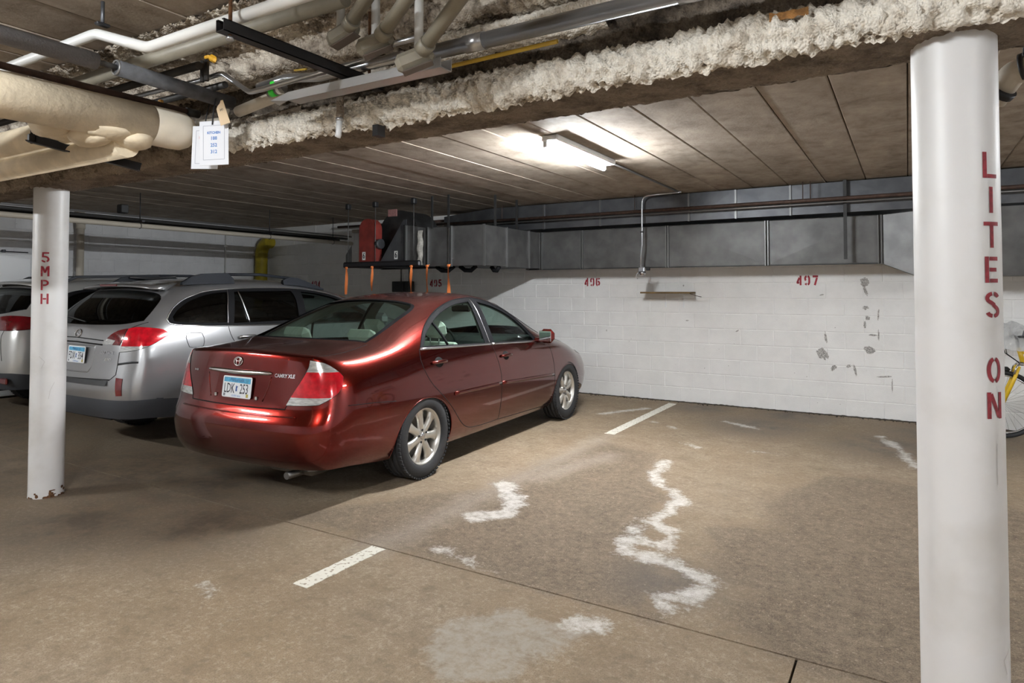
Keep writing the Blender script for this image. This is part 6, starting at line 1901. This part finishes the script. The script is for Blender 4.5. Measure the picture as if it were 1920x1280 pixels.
# ================================================================== pipes on the left
# bundle along the bays in front of the left wall
bun = empty('pipe_rack'); tag(bun, 'bundle of cream and grey pipes hanging above the far left cars', 'pipes')
for (x, z, r, m) in ((-8.40,2.330,.032,'pipe_cream'),(-8.55,2.345,.028,'pipe_white'),(-8.52,2.420,.020,'pipe_dark'),(-8.42,2.452,.014,'pipe_grey'),(-8.64,2.432,.018,'pipe_dark'),(-8.72,2.40,.024,'pipe_dark')):
    mb = MB(); mb.tube([(x,YN+.05,z),(x,8.45,z)], r, 12); mb.build('pipe', M[m], bun)
for y in (4.71, 6.7, 2.9, 8.0):
    mb = MB(); mb.bbox(-8.80,-8.32,y-.02,y+.02,2.375,2.395); mb.build('trapeze_bar', M['dark_metal'], bun)
    mb = MB(); mb.cyl((-8.40,y,2.37),(-8.40,y,ZC-.004),.006,6); mb.build('hanger_rod', M['dark_metal'], bun)
    mb = MB(); mb.tube([(-8.40 + .036*math.cos(2*PI*k/16), y, 2.330 + .036*math.sin(2*PI*k/16)) for k in range(16)], .004, 5, closed=True); mb.build('pipe_clamp', M['dark_metal'], bun)
mb = MB(); mb.rbox((-8.45,4.52,2.53),(.10,.10,.11),.01); mb.build('junction_box', M['black_plastic'], bun)
cp = empty('cross_pipe'); tag(cp, 'cream pipe crossing behind the red belt guard along the back wall', 'pipe')
mb = MB(); mb.tube([(-8.45,8.52,2.56),(-7.3,8.52,2.53)], .03, 12); mb.build('pipe', M['pipe_cream'], cp)
mb = MB(); mb.tube([(-8.9,8.60,2.66),(-6.2,8.60,2.64)], .022, 10); mb.build('branch_pipe', M['pipe_brown'], cp)
# big yellow pipe in the corner
yp = empty('gas_pipe', (-10.955, 8.55, 0)); tag(yp, 'fat yellow pipe with an elbow in the far corner', 'pipe')
path = [(0,0,0),(0,0,2.22)] + [(.23-.23*math.cos(math.radians(a)), 0, 2.22+.23*math.sin(math.radians(a))) for a in range(12, 91, 13)] + [(.27,0,2.45)]
mb = MB(); mb.tube(path, .118, 24); mb.build('pipe', M['yellow'], yp)
mb = MB(); mb.tube([(0,0,1.2),(0,0,1.26)], .130, 24); mb.build('flange', M['yellow'], yp)
# downpipe, conduit and a small white door frame on the left wall
dp = empty('down_pipe', (XL+.10, 5.25, 0)); tag(dp, 'off-white vertical downpipe on the left wall above the SUV', 'pipe')
mb = MB(); mb.tube([(0,0,0),(0,0,ZC-.02)], .052, 16); mb.build('pipe', M['pipe_cream'], dp)
mb = MB(); mb.tube([(0,0,2.46),(0,0,2.56)], .064, 16); mb.build('coupling', M['pipe_cream'], dp)
vc = empty('wall_conduit', (XL+.03, 7.84, 0)); tag(vc, 'thin vertical conduit on the left wall near the yellow pipe', 'conduit')
mb = MB(); mb.tube([(0,0,0),(0,0,ZC-.02)], .014, 8); mb.build('pipe', M['pipe_white'], vc)
mb = MB(); mb.rbox((0,0,2.34),(.05,.07,.05),.01); mb.build('clamp', M['pipe_white'], vc)
cb = empty('wall_cabinet', (XL+.16, 4.10, 0)); tag(cb, 'white metal wall cabinet at the left edge behind the SUV', 'cabinet')
mb = MB(); mb.rbox((0,0,1.03),(.30,.84,2.0),.012); mb.build('case', M['enamel'], cb)
mb = MB(); mb.rbox((.156,0,1.03),(.012,.78,1.94),.004); mb.build('door_leaf', M['enamel'], cb)
mb = MB(); mb.tube([(.05,-.42,2.06),(.05,.40,2.05)], .008, 6); mb.rbox((.05,.10,2.06),(.03,.05,.04),.006); mb.build('top_rod', M['dark_metal'], cb)

# ================================================================== overhead services in front of the beam
M['insul'] = mat('beige pipe insulation', (.78,.66,.48), .8, noise=.22, nscale=7, bump=.25, bscale=45)
M['insul_light'] = mat('pale insulation end cap', (.78,.70,.57), .75, noise=.12, nscale=9)
M['foam_grey'] = mat('grey foam pipe sleeve', (.165,.155,.155), .9, bump=.3, bscale=130)
M['foam_dark'] = mat('dark foam pipe sleeve', (.075,.075,.08), .85, noise=.3, nscale=30)
M['tray'] = mat('dull silver sheet', (.42,.42,.42), .45, .5)
M['strut'] = mat('black strut steel', (.022,.022,.024), .5, .3)
M['tan_pipe'] = mat('tan painted conduit', (.24,.215,.165), .45, noise=.15, nscale=10)
def pipe_thing(name, label, path, r, m, n=16, cat='pipe', sub='pipe', closed=False):
    root = empty(name); tag(root, label, cat)
    mb = MB(); mb.tube(path, r, n); mb.build(sub, m, root)
    return root
# fat insulated pipe, with its lumpy branch elbow
ip = pipe_thing('insulated_pipe', 'fat beige insulated pipe with rounded end over the aisle', [(-3.257,YN+.1,2.318),(-3.257,.6,2.318),(-3.257,1.90,2.335)], .098, M['insul'], 28)
mb = MB(); Mx = Matrix.Translation((-3.257,1.86,2.335)) @ Matrix.Rotation(-PI/2, 4, 'X')
mb.lathe([(.0995,0),(.1005,.12),(.098,.17),(.082,.205),(.05,.225),(0,.232)], 32, Mx); mb.build('end_cap', M['insul_light'], ip, recalc=True)
def lump(parent, c, r, s, seed, m, name='elbow_insulation'):
    bm = bmesh.new(); bmesh.ops.create_icosphere(bm, subdivisions=3, radius=1)
    for v in bm.verts:
        q = 1 + .16*NZ.noise(v.co*1.7 + Vector((seed,0,0)))
        v.co = Vector((v.co.x*s[0]*q*r, v.co.y*s[1]*q*r, v.co.z*s[2]*q*r)) + Vector(c)
    for f in bm.faces: f.smooth = True
    me = bpy.data.meshes.new(name); bm.to_mesh(me); bm.free(); me.materials.append(m)
    return link(bpy.data.objects.new(name, me), parent)
for k, (c, r, s) in enumerate((((-3.44,1.50,2.278),.075,(1.7,.95,.75)), ((-3.36,1.64,2.258),.085,(1.6,1.05,.75)), ((-3.30,1.80,2.256),.085,(1.5,1.1,.70)), ((-3.55,1.62,2.31),.085,(1.5,1.1,.8)), ((-3.26,1.66,2.275),.065,(1.2,2.4,.8)))):
    lump(ip, c, r, s, k*3.1, M['insul'])
mb = MB(); mb.tube([(-3.34,1.74,2.345),(-8.1,1.74,2.352)], .078, 24); mb.build('upper_branch', M['insul'], ip)
mb = MB(); mb.tube([(-3.30,1.78,2.222),(-8.1,1.78,2.228)], .062, 24); mb.build('lower_branch', M['insul'], ip)
an = ip
mb = MB(); a = Vector((-3.86,1.58,2.268)); b = Vector((-3.55,1.98,2.150)); d = b-a
rot = d.to_track_quat('Y','Z').to_matrix()
mb.box((a+b)/2, (.05, d.length, .006), rot); mb.box((a+b)/2 + rot @ Vector((-.022,0,.022)), (.006, d.length, .045), rot); mb.build('support_angle', M['strut'], an)
mb = MB(); mb.cyl(a+Vector((.0,.02,-.01)), (a.x, a.y+.02, 2.58), .006, 6); mb.build('hanger_rod', M['strut'], an)
mb = MB(); mb.rbox(a + Vector((0,.02,.02)), (.03,.03,.04), .005); mb.build('nut', M['strut'], an)
# grey foam sleeved pipe in two lengths
gs = pipe_thing('sleeved_pipe', 'grey foam-sleeved pipe crossing under the white conduit', [(-2.985,YN+.1,2.492),(-2.985,1.475,2.489)], .036, M['foam_grey'], 20, sub='light_sleeve')
mb = MB(); mb.tube([(-2.985,1.45,2.489),(-2.985,1.60,2.487)], .013, 10); mb.build('bare_pipe', M['pipe_dark'], gs)
mb = MB(); mb.tube([(-2.985,1.56,2.487),(-2.985,2.14,2.470)], .035, 20); mb.build('dark_sleeve', M['foam_dark'], gs)
mb = MB(); mb.tube([(-2.985 + .031*math.cos(2*PI*k/20), 1.558, 2.487 + .031*math.sin(2*PI*k/20)) for k in range(20)], .005, 6, closed=True); mb.build('sleeve_end', M['pipe_grey'], gs)
# rusty pipe
rp = pipe_thing('rusty_pipe', 'thin rusty brown pipe above the fat beige insulated pipe', [(-3.27,YN+.1,2.458),(-3.27,2.10,2.452)], .016, mat('rust brown pipe', (.10,.055,.038), .7, .1, noise=.4, nscale=25), 12)
mb = MB(); mb.tube([(-3.27,2.07,2.452),(-3.27,2.14,2.452)], .022, 12); mb.build('coupling', M['pipe_dark'], rp)
mb = MB(); mb.rbox((-3.27,1.93,2.47),(.022,.022,.018),.004); mb.build('brass_plug', mat('brass', (.55,.30,.08), .4, .7), rp)
# white conduit with an offset bend, brown pipe beside it
pipe_thing('white_conduit', 'bright white conduit with an offset bend near the ceiling', arc_path([(XL+.02,1.49,2.622),(-3.02,1.49,2.622),(-2.62,1.49,2.482),(XR-.02,1.49,2.482)], .22, 8), .0225, M['pipe_white'], 18)
bp = pipe_thing('brown_pipe', 'dull brown pipe lying behind the white conduit', [(XL+.02,1.765,2.602),(-1.80,1.765,2.600)], .032, M['tan_pipe'], 16)
ph = empty('pipe_hanger', (-2.97, 1.49, ZC)); tag(ph, 'pale hanger rod and clamp holding the bend of the white conduit', 'hanger')
mb = MB(); mb.cyl((0,0,-.108),(0,0,-.004),.008,8); mb.build('rod', M['galv2'], ph)
mb = MB(); mb.rbox((0,0,-.105),(.028,.056,.014),.004); mb.build('clamp', M['strut'], ph)
pipe_thing('dark_pipe', 'dark pipe above the grey foam sleeve close to the ceiling', [(-8.1,1.93,2.60),(-2.95,1.93,2.60)], .020, M['pipe_dark'], 10)
pipe_thing('dark_pipe', 'dark pipe nearest the beam behind the grey foam sleeve', [(-8.1,2.075,2.545),(-2.95,2.075,2.545)], .018, M['pipe_dark'], 10)
# black strut with hanger
st = empty('strut_channel', (-2.01, 1.79, 2.412)); tag(st, 'black strut channel carrying the pipes in front of the beam', 'strut')
mb = MB(); mb.bbox(-.0215,.0215,-.40,.40,-.021,-.018); mb.bbox(-.0215,-.0185,-.40,.40,-.021,.021); mb.bbox(.0185,.0215,-.40,.40,-.021,.021); mb.bbox(-.0215,-.010,-.40,.40,.018,.021); mb.bbox(.010,.0215,-.40,.40,.018,.021); mb.build('channel', M['strut'], st)
mb = MB(); mb.cyl((0,-.36,-.03),(0,-.36,ZC-2.425-.004),.0065,8); mb.build('threaded_rod', M['rust'], st)
mb = MB(); mb.lathe([(0,-.008),(.012,-.006),(.014,0),(.012,.006),(0,.008)], 14, Matrix.Translation((0,-.36,-.034))); mb.build('nut', M['conduit'], st, recalc=True)
mb = MB(); mb.cyl((0,.33,-.02),(0,.33,ZC-2.425-.004),.0065,8); mb.build('threaded_rod', M['rust'], st)
# silver main conduit along the beam and the open wireway
sc_ = pipe_thing('silver_conduit', 'shiny fat steel conduit running along the top of the beam', [(-1.66,2.07,2.456),(XR-.02,2.07,2.456)], .031, M['conduit'], 22)
for x in (-1.46, -.62, .2):
    mb = MB(); mb.tube([(x,2.07,2.456),(x+.09,2.07,2.456)], .0345, 22); mb.build('coupling', M['conduit'], sc_)
mb = MB(); mb.tube([(-1.80,2.07,2.448),(-1.72,2.07,2.452),(-1.64,2.07,2.456)], [.022,.028,.034], 18); mb.build('bell_end', M['conduit'], sc_)
wy = empty('wireway', (-1.905, 1.985, 2.368)); tag(wy, 'open silver sheet wireway under the strut channel', 'wireway')
mb = MB(); mb.bbox(-.42,.42,-.04,.03,-.032,-.028); mb.bbox(-.42,.42,-.042,-.038,-.032,.006); mb.bbox(-.42,.42,.026,.03,-.032,.018); mb.build('trough', M['tray'], wy)
mb = MB(); mb.add([(-.42,-.042,.006),(-.55,-.03,-.01),(-.55,.02,-.02),(-.42,.03,.018),(-.42,-.04,-.032)], [(0,1,2,3),(0,4,1),(4,3,2,1)]); mb.build('end_flap', M['tray'], wy)
gc = pipe_thing('grey_conduit', 'thin grey conduit with two offset bends above the wireway', arc_path([(-4.4,2.0,2.58),(-3.03,2.0,2.562),(-2.87,2.0,2.568),(-2.66,2.0,2.440),(-2.55,2.0,2.440),(-1.93,2.0,2.458),(-1.78,2.0,2.497),(-1.58,2.0,2.499)], .07, 5), .012, M['conduit'], 12)
pipe_thing('thick_conduit', 'thicker pale conduit ending beside the green tape', arc_path([(-2.72,2.10,2.500),(-2.52,2.10,2.512),(-2.30,2.10,2.480),(-1.8,2.10,2.485)], .08, 5), .022, M['conduit'], 14)
pipe_thing('short_pipe', 'short beige pipe stub behind the white paper cards', [(-2.92,2.13,2.415),(-2.58,2.11,2.445)], .028, M['pipe_cream'], 14)
gt = empty('taped_joint', (-2.52, 2.045, 2.44)); tag(gt, 'pipe joint wrapped in bright green tape', 'joint')
mb = MB(); mb.tube([(-.055,0,-.006),(.05,0,.004)], .021, 14); mb.build('joint', M['pipe_grey'], gt)
M['green'] = mat('bright green tape', (.05,.75,.06), .5)
mb = MB(); mb.tube([(-.040,0,-.005),(-.005,0,-.002)], .0225, 14); mb.rbox((-.03,-.005,.035),(.026,.012,.022),.004); mb.build('tape', M['green'], gt)
mb = MB(); mb.tube([(.010,0,.001),(.028,0,.003)], .0225, 14); mb.build('white_band', M['enamel'], gt)
# yellow handled valve on paired risers
vl = empty('ball_valve', (-2.985, 2.0, 2.66)); tag(vl, 'valve with yellow lever between two dark risers', 'valve')
mb = MB(); mb.tube([(0,-.03,-.02),(.0,-.03,-.125)], .010, 8); mb.build('riser', M['pipe_dark'], vl)
mb = MB(); mb.tube([(.035,-.03,-.02),(.035,-.03,-.125)], .012, 8); mb.build('riser', M['pipe_dark'], vl)
mb = MB(); mb.rbox((.0,0,.008),(.035,.025,.018),.005); mb.rbox((.055,-.01,-.012),(.06,.02,.034),.012, Matrix.Rotation(.5,3,'Y')); mb.build('lever', mat('yellow valve handle', (.80,.42,.03), .45), vl)
pipe_thing('bent_pipe', 'pale bent pipe rising behind the hanging cards', arc_path([(-3.25,2.12,2.40),(-3.02,2.12,2.385),(-2.985,2.12,2.46)], .03, 5), .014, M['pipe_cream'], 10)
# yellow cable and tape lines
pipe_thing('yellow_cable', 'yellow cable lying under the silver conduit', [(-1.62,2.12,2.405),(-1.4,2.13,2.412),(-1.1,2.15,2.425)], .009, mat('yellow cable', (.50,.32,.03), .5), 8, 'cable', 'cable')
pipe_thing('yellow_cable', 'short yellow wire end poking out above the wireway', [(-2.42,2.06,2.52),(-2.33,2.05,2.508)], .005, MATS['yellow cable'], 6, 'cable', 'cable')
# three tan conduits with access fittings
for k, (c, e, lb) in enumerate((((-1.905,1.86,2.520),(-1.20,1.58,2.70),'leftmost tan conduit with box-shaped access fitting'), ((-1.735,1.86,2.445),(-1.02,1.58,2.66),'middle tan conduit with box-shaped access fitting'), ((-1.540,1.86,2.350),(-.72,1.56,2.66),'lowest right tan conduit with box-shaped access fitting'))):
    c = Vector(c); e = Vector(e)
    root = empty('access_fitting'); tag(root, lb, 'conduit')
    d = (e-c).normalized()
    mb = MB(); mb.tube(arc_path([c + d*.05, c + d*.35 + Vector((0,0,.02)), e], .2, 6), .0255, 14); mb.build('pipe', M['tan_pipe'], root)
    rot = Matrix.Rotation(math.radians(31-20*(k==0)),3,'Z') @ Matrix.Rotation(math.radians(-22),3,'Y')
    mb = MB(); mb.rbox(c, (.145,.060,.072), .020, rot); bx_ = mb.build('access_body', M['tan_pipe'], root)
    mb = MB(); mb.rbox(c + rot @ Vector((0,-.004,-.037)), (.118,.054,.006), .003, rot); mb.build('access_cover', mat('grey brown cover', (.13,.105,.088), .6), root)
    mb = MB(); mb.tube([c + d*.055, c + d*.10], .031, 14); mb.build('lock_nut', M['tan_pipe'], root)
    u = c + Vector((-.045+.02*k,.03,.02)); mb = MB(); mb.tube([u, (u.x,u.y,ZC-.055)], .017, 10); mb.build('riser', M['pipe_white'], root)
# fitting hanging from the beam
bf = empty('beam_dropper', (-2.222, 2.165, 2.41)); tag(bf, 'crusted dropper with white end fitting on the beam face', 'dropper')
mb = MB(); mb.tube([(0,0,.05),(0,-.01,-.02),(0,-.012,-.13)], .017, 10); mb.build('riser', M['foam_under'], bf)
mb = MB(); mb.tube([(0,-.014,-.13),(-.004,-.016,-.195),(-.01,-.016,-.205)], .014, 12); mb.build('white_fitting', M['enamel'], bf)
mb = MB(); mb.tube([(0,-.014,-.118),(0,-.014,-.132)], .018, 12); mb.build('collar', M['conduit'], bf)
mb = MB(); mb.box((.20,.03,-.195), (.03,.05,.05)); mb.build('clip', M['strut'], bf)

# ================================================================== hanging cards
M['card'] = mat('white laminated card', (.78,.79,.83), .35)
M['ink_blue'] = mat('blue ink', (.12,.25,.55), .6); M['ink_red'] = mat('red ink', (.62,.22,.22), .6); M['ink_grey'] = mat('grey ink', (.35,.36,.42), .6)
def card(x, y, ztop, w, h, tilt, ink, label):
    root = empty('paper_card', (x, y, ztop)); tag(root, label, 'card')
    root.rotation_euler = (0, tilt, math.radians(22))
    mb = MB(); mb.rbox((0,0,-h/2), (w,.002,h), .0009); mb.build('sheet', M['card'], root)
    f = lambda u, v, q=0: (u, -.0016, v)
    a, b = w/2-.022, .024
    mb = MB()
    for p, q in (((-a,-b),(a,-b)),((a,-b),(a,-h+.028)),((a,-h+.028),(-a,-h+.028)),((-a,-h+.028),(-a,-b))): ribbon(mb, [p, q], .002, lambda u, v: (u,-.0016,v), sub=.05)
    mb.build('border', M['ink_grey'], root)
    for t, s_, z in (('KITCHEN',.017,-.060),('188',.024,-.088),('252',.024,-.122),('312',.024,-.155)):
        lettering('card_lettering', t, s_, lambda u, v, q: (u,-.0016,v+z), ink, root, bold=.0008)
    mb = MB(); mb.tube([(-.006,-.004,-.02),(-.002,-.006,.006),(.0,.0,.06),(.0,.02,.12)], .0035, 6); mb.build('cable_tie', M['black_plastic'], root)
card(-3.085, 2.062, 2.348, .150, .222, math.radians(2), M['ink_red'], 'white card with red print hanging behind the blue-print card')
card(-2.945, 2.010, 2.345, .158, .222, math.radians(-1), M['ink_blue'], 'white card with blue print hanging under the sleeved pipe')
tg = empty('paper_tag', (-2.868, 1.99, 2.430)); tag(tg, 'small buff paper tag hanging right of the white cards', 'tag'); tg.rotation_euler = (0, math.radians(-10), math.radians(22))
pts = [(-.030,-.035),(-.020,-.022),(-.006,-.012),(.002,0),(.014,0),(.030,-.115),(-.022,-.120)]
mb = MB(); mb.prism(pts, lambda u, v, t: (u, t + .010*math.sin(-v*18), v), 0, .0015); mb.build('sheet', mat('buff paper', (.72,.55,.36), .8), tg, recalc=True)
lettering('tag_lettering', 'HW', .018, lambda u, v, q: (u+.004+v*.0, -.003 + .010*math.sin(-(v-.045)*18), v-.045), M['plate_black'], tg)

# pipe elbow on the ceiling behind the right column
el = empty('ceiling_elbow', (.37, 3.2, 2.34)); tag(el, 'pale insulated pipe elbow with black clamp right of the LITES ON column', 'pipe')
mb = MB(); mb.tube(arc_path([(-.06,.10,-.06),(.0,.02,.02),(.12,-.04,.03),(1.6,-.05,.05)], .05, 5), .048, 18); mb.build('elbow', M['pipe_cream'], el)
for (a, b) in (((-.045,.06,-.045),(-.03,.045,-.03)), ((.02,.0,.03),(.035,-.005,.032))):
    mb = MB(); mb.tube([a, b], .054, 18); mb.build('clamp', M['strut'], el)
mb = MB(); mb.tube([(.03,-.0,.03),(.05,.02,.30),(.05,.02,ZC-2.34-.004)], .008, 8); mb.build('hanger_rod', M['strut'], el)
# ================================================================== yellow bicycle at the right edge
def build_bike():
    root = empty('bicycle', (.80, 8.36, 0), math.radians(4)); tag(root, 'yellow bicycle with a clear plastic bag over its handlebar by the wall', 'bicycle')
    Y_ = mat('bright yellow bike paint', (.78,.50,.02), .3, coat=.6)
    def wheel(x):
        mb = MB(); mb.tube([(x + .325*math.cos(2*PI*k/48), 0, .345 + .325*math.sin(2*PI*k/48)) for k in range(48)], .021, 10, closed=True)
        t = mb.build('wheel', M['rubber'], root)
        mb = MB(); mb.tube([(x + .295*math.cos(2*PI*k/48), 0, .345 + .295*math.sin(2*PI*k/48)) for k in range(48)], .010, 8, closed=True); mb.build('rim', M['chrome_dull'], t)
        for k in range(28):
            a = 2*PI*k/28; mb = MB(); mb.cyl((x+.02*math.cos(a+.5), .02*(-1)**k, .345+.02*math.sin(a+.5)), (x+.29*math.cos(a), 0, .345+.29*math.sin(a)), .0012, 4); mb.build('spoke', M['chrome_dull'], t)
        mb = MB(); mb.cyl((x,-.05,.345),(x,.05,.345),.016,10); mb.build('hub', M['dark_metal'], t)
    wheel(0); wheel(1.06)
    fr = MB(); fr.tube([(.155,0,.92),(.185,0,.78)], .022, 12); fo = fr.build('head_tube', Y_, root)
    for nm, a, b, r in (('top_tube',(.165,0,.88),(.62,0,.80),.017), ('down_tube',(.185,0,.79),(.55,0,.30),.021), ('seat_tube',(.66,0,.90),(.55,0,.30),.017), ('chain_stay',(.55,0,.30),(1.06,0,.345),.012), ('seat_stay',(.63,0,.80),(1.06,0,.345),.010)):
        mb = MB(); mb.cyl(a, b, r, 12); mb.build(nm, Y_, root)
    for s_ in (-1, 1):
        mb = MB(); mb.tube([(.145,s_*.055,.74),(.10,s_*.06,.60),(0,s_*.06,.345)], .017, 10); mb.build('fork_leg', Y_, root)
        mb = MB(); mb.tube([(.15,s_*.05,.76),(.12,s_*.075,.73),(.10,s_*.075,.66)], .010, 8); mb.build('brake_arm', M['chrome'], root)
    mb = MB(); mb.rbox((.165,0,.765), (.05,.15,.035), .012); mb.build('fork_crown', M['chrome_dull'], root)
    mb = MB(); mb.rbox((.02,0,.70), (.12,.07,.05), .02); mb.build('front_reflector', M['black_plastic'], root)
    mb = MB(); mb.tube([(.155,0,.92),(.14,0,1.02)], .014, 10); mb.build('stem', M['dark_metal'], root)
    mb = MB(); mb.tube(arc_path([(.22,-.32,1.06),(.16,-.25,1.05),(.12,0,1.03),(.16,.25,1.05),(.22,.32,1.06)], .08, 5), .0125, 10); hb = mb.build('handlebar', M['dark_metal'], root)
    for s_ in (-1, 1):
        mb = MB(); mb.cyl((.17,s_*.24,1.052),(.22,s_*.32,1.06),.018,10); mb.build('grip', M['black_rubber'], root)
    for s_ in (-1, 1):
        mb = MB(); mb.tube([(.13,s_*.10,1.04),(.02,s_*.08,1.0),(.05,s_*.04,.86),(.17,s_*.02,.76)], .004, 6); mb.build('brake_cable', M['black_rubber'], root)
    mb = MB(); mb.rbox((.68,0,.96), (.26,.14,.06), .03); mb.build('saddle', M['black_plastic'], root)
    mb = MB(); mb.cyl((.55,-.06,.30),(.55,.06,.30),.02,10); mb.lathe([(.09,-.004),(.095,0),(.09,.004)], 30, Matrix.Translation((.55,-.05,.30)) @ Matrix.Rotation(PI/2,4,'X')); mb.build('crank', M['dark_metal'], root)
    # crumpled clear plastic over the bars
    bg = empty('plastic_bag', (.90, 8.36, 1.08), math.radians(4)); tag(bg, 'crumpled clear plastic sheet draped over the bicycle handlebar', 'bag')
    bm = bmesh.new(); bmesh.ops.create_grid(bm, x_segments=40, y_segments=30, size=.5)
    for v in bm.verts:
        x, y = v.co.x, v.co.y
        px = (x)*.62; t = y*2
        z = .10 - .26*abs(t)**1.5 + .035*NZ.noise(Vector((x*7,y*7,0))) + .02*NZ.noise(Vector((x*19,y*19,3))) - .10*x
        v.co = Vector((px - .02, t*.20 + .03*NZ.noise(Vector((x*6,y*6,5))), z))
    for f in bm.faces: f.smooth = False
    me = bpy.data.meshes.new('sheet'); bm.to_mesh(me); bm.free()
    m = bpy.data.materials.new('cloudy plastic film'); m.use_nodes = True; N, L = nodes_of(m); b = N['Principled BSDF']
    tr = N.new('ShaderNodeBsdfTransparent'); mx = N.new('ShaderNodeMixShader'); mx.inputs[0].default_value = .55
    b.inputs['Base Color'].default_value = (.62,.63,.63,1); b.inputs['Roughness'].default_value = .22
    L.new(tr.outputs[0], mx.inputs[1]); L.new(b.outputs[0], mx.inputs[2]); L.new(mx.outputs[0], N['Material Output'].inputs[0])
    me.materials.append(m); link(bpy.data.objects.new('sheet', me), bg)
    mb = MB(); mb.rbox((.10,-.21,-.02), (.11,.004,.075), .001, Matrix.Rotation(.25,3,'Y')); mb.build('grey_patch', mat('grey tape patch', (.10,.10,.11), .6), bg)
build_bike()
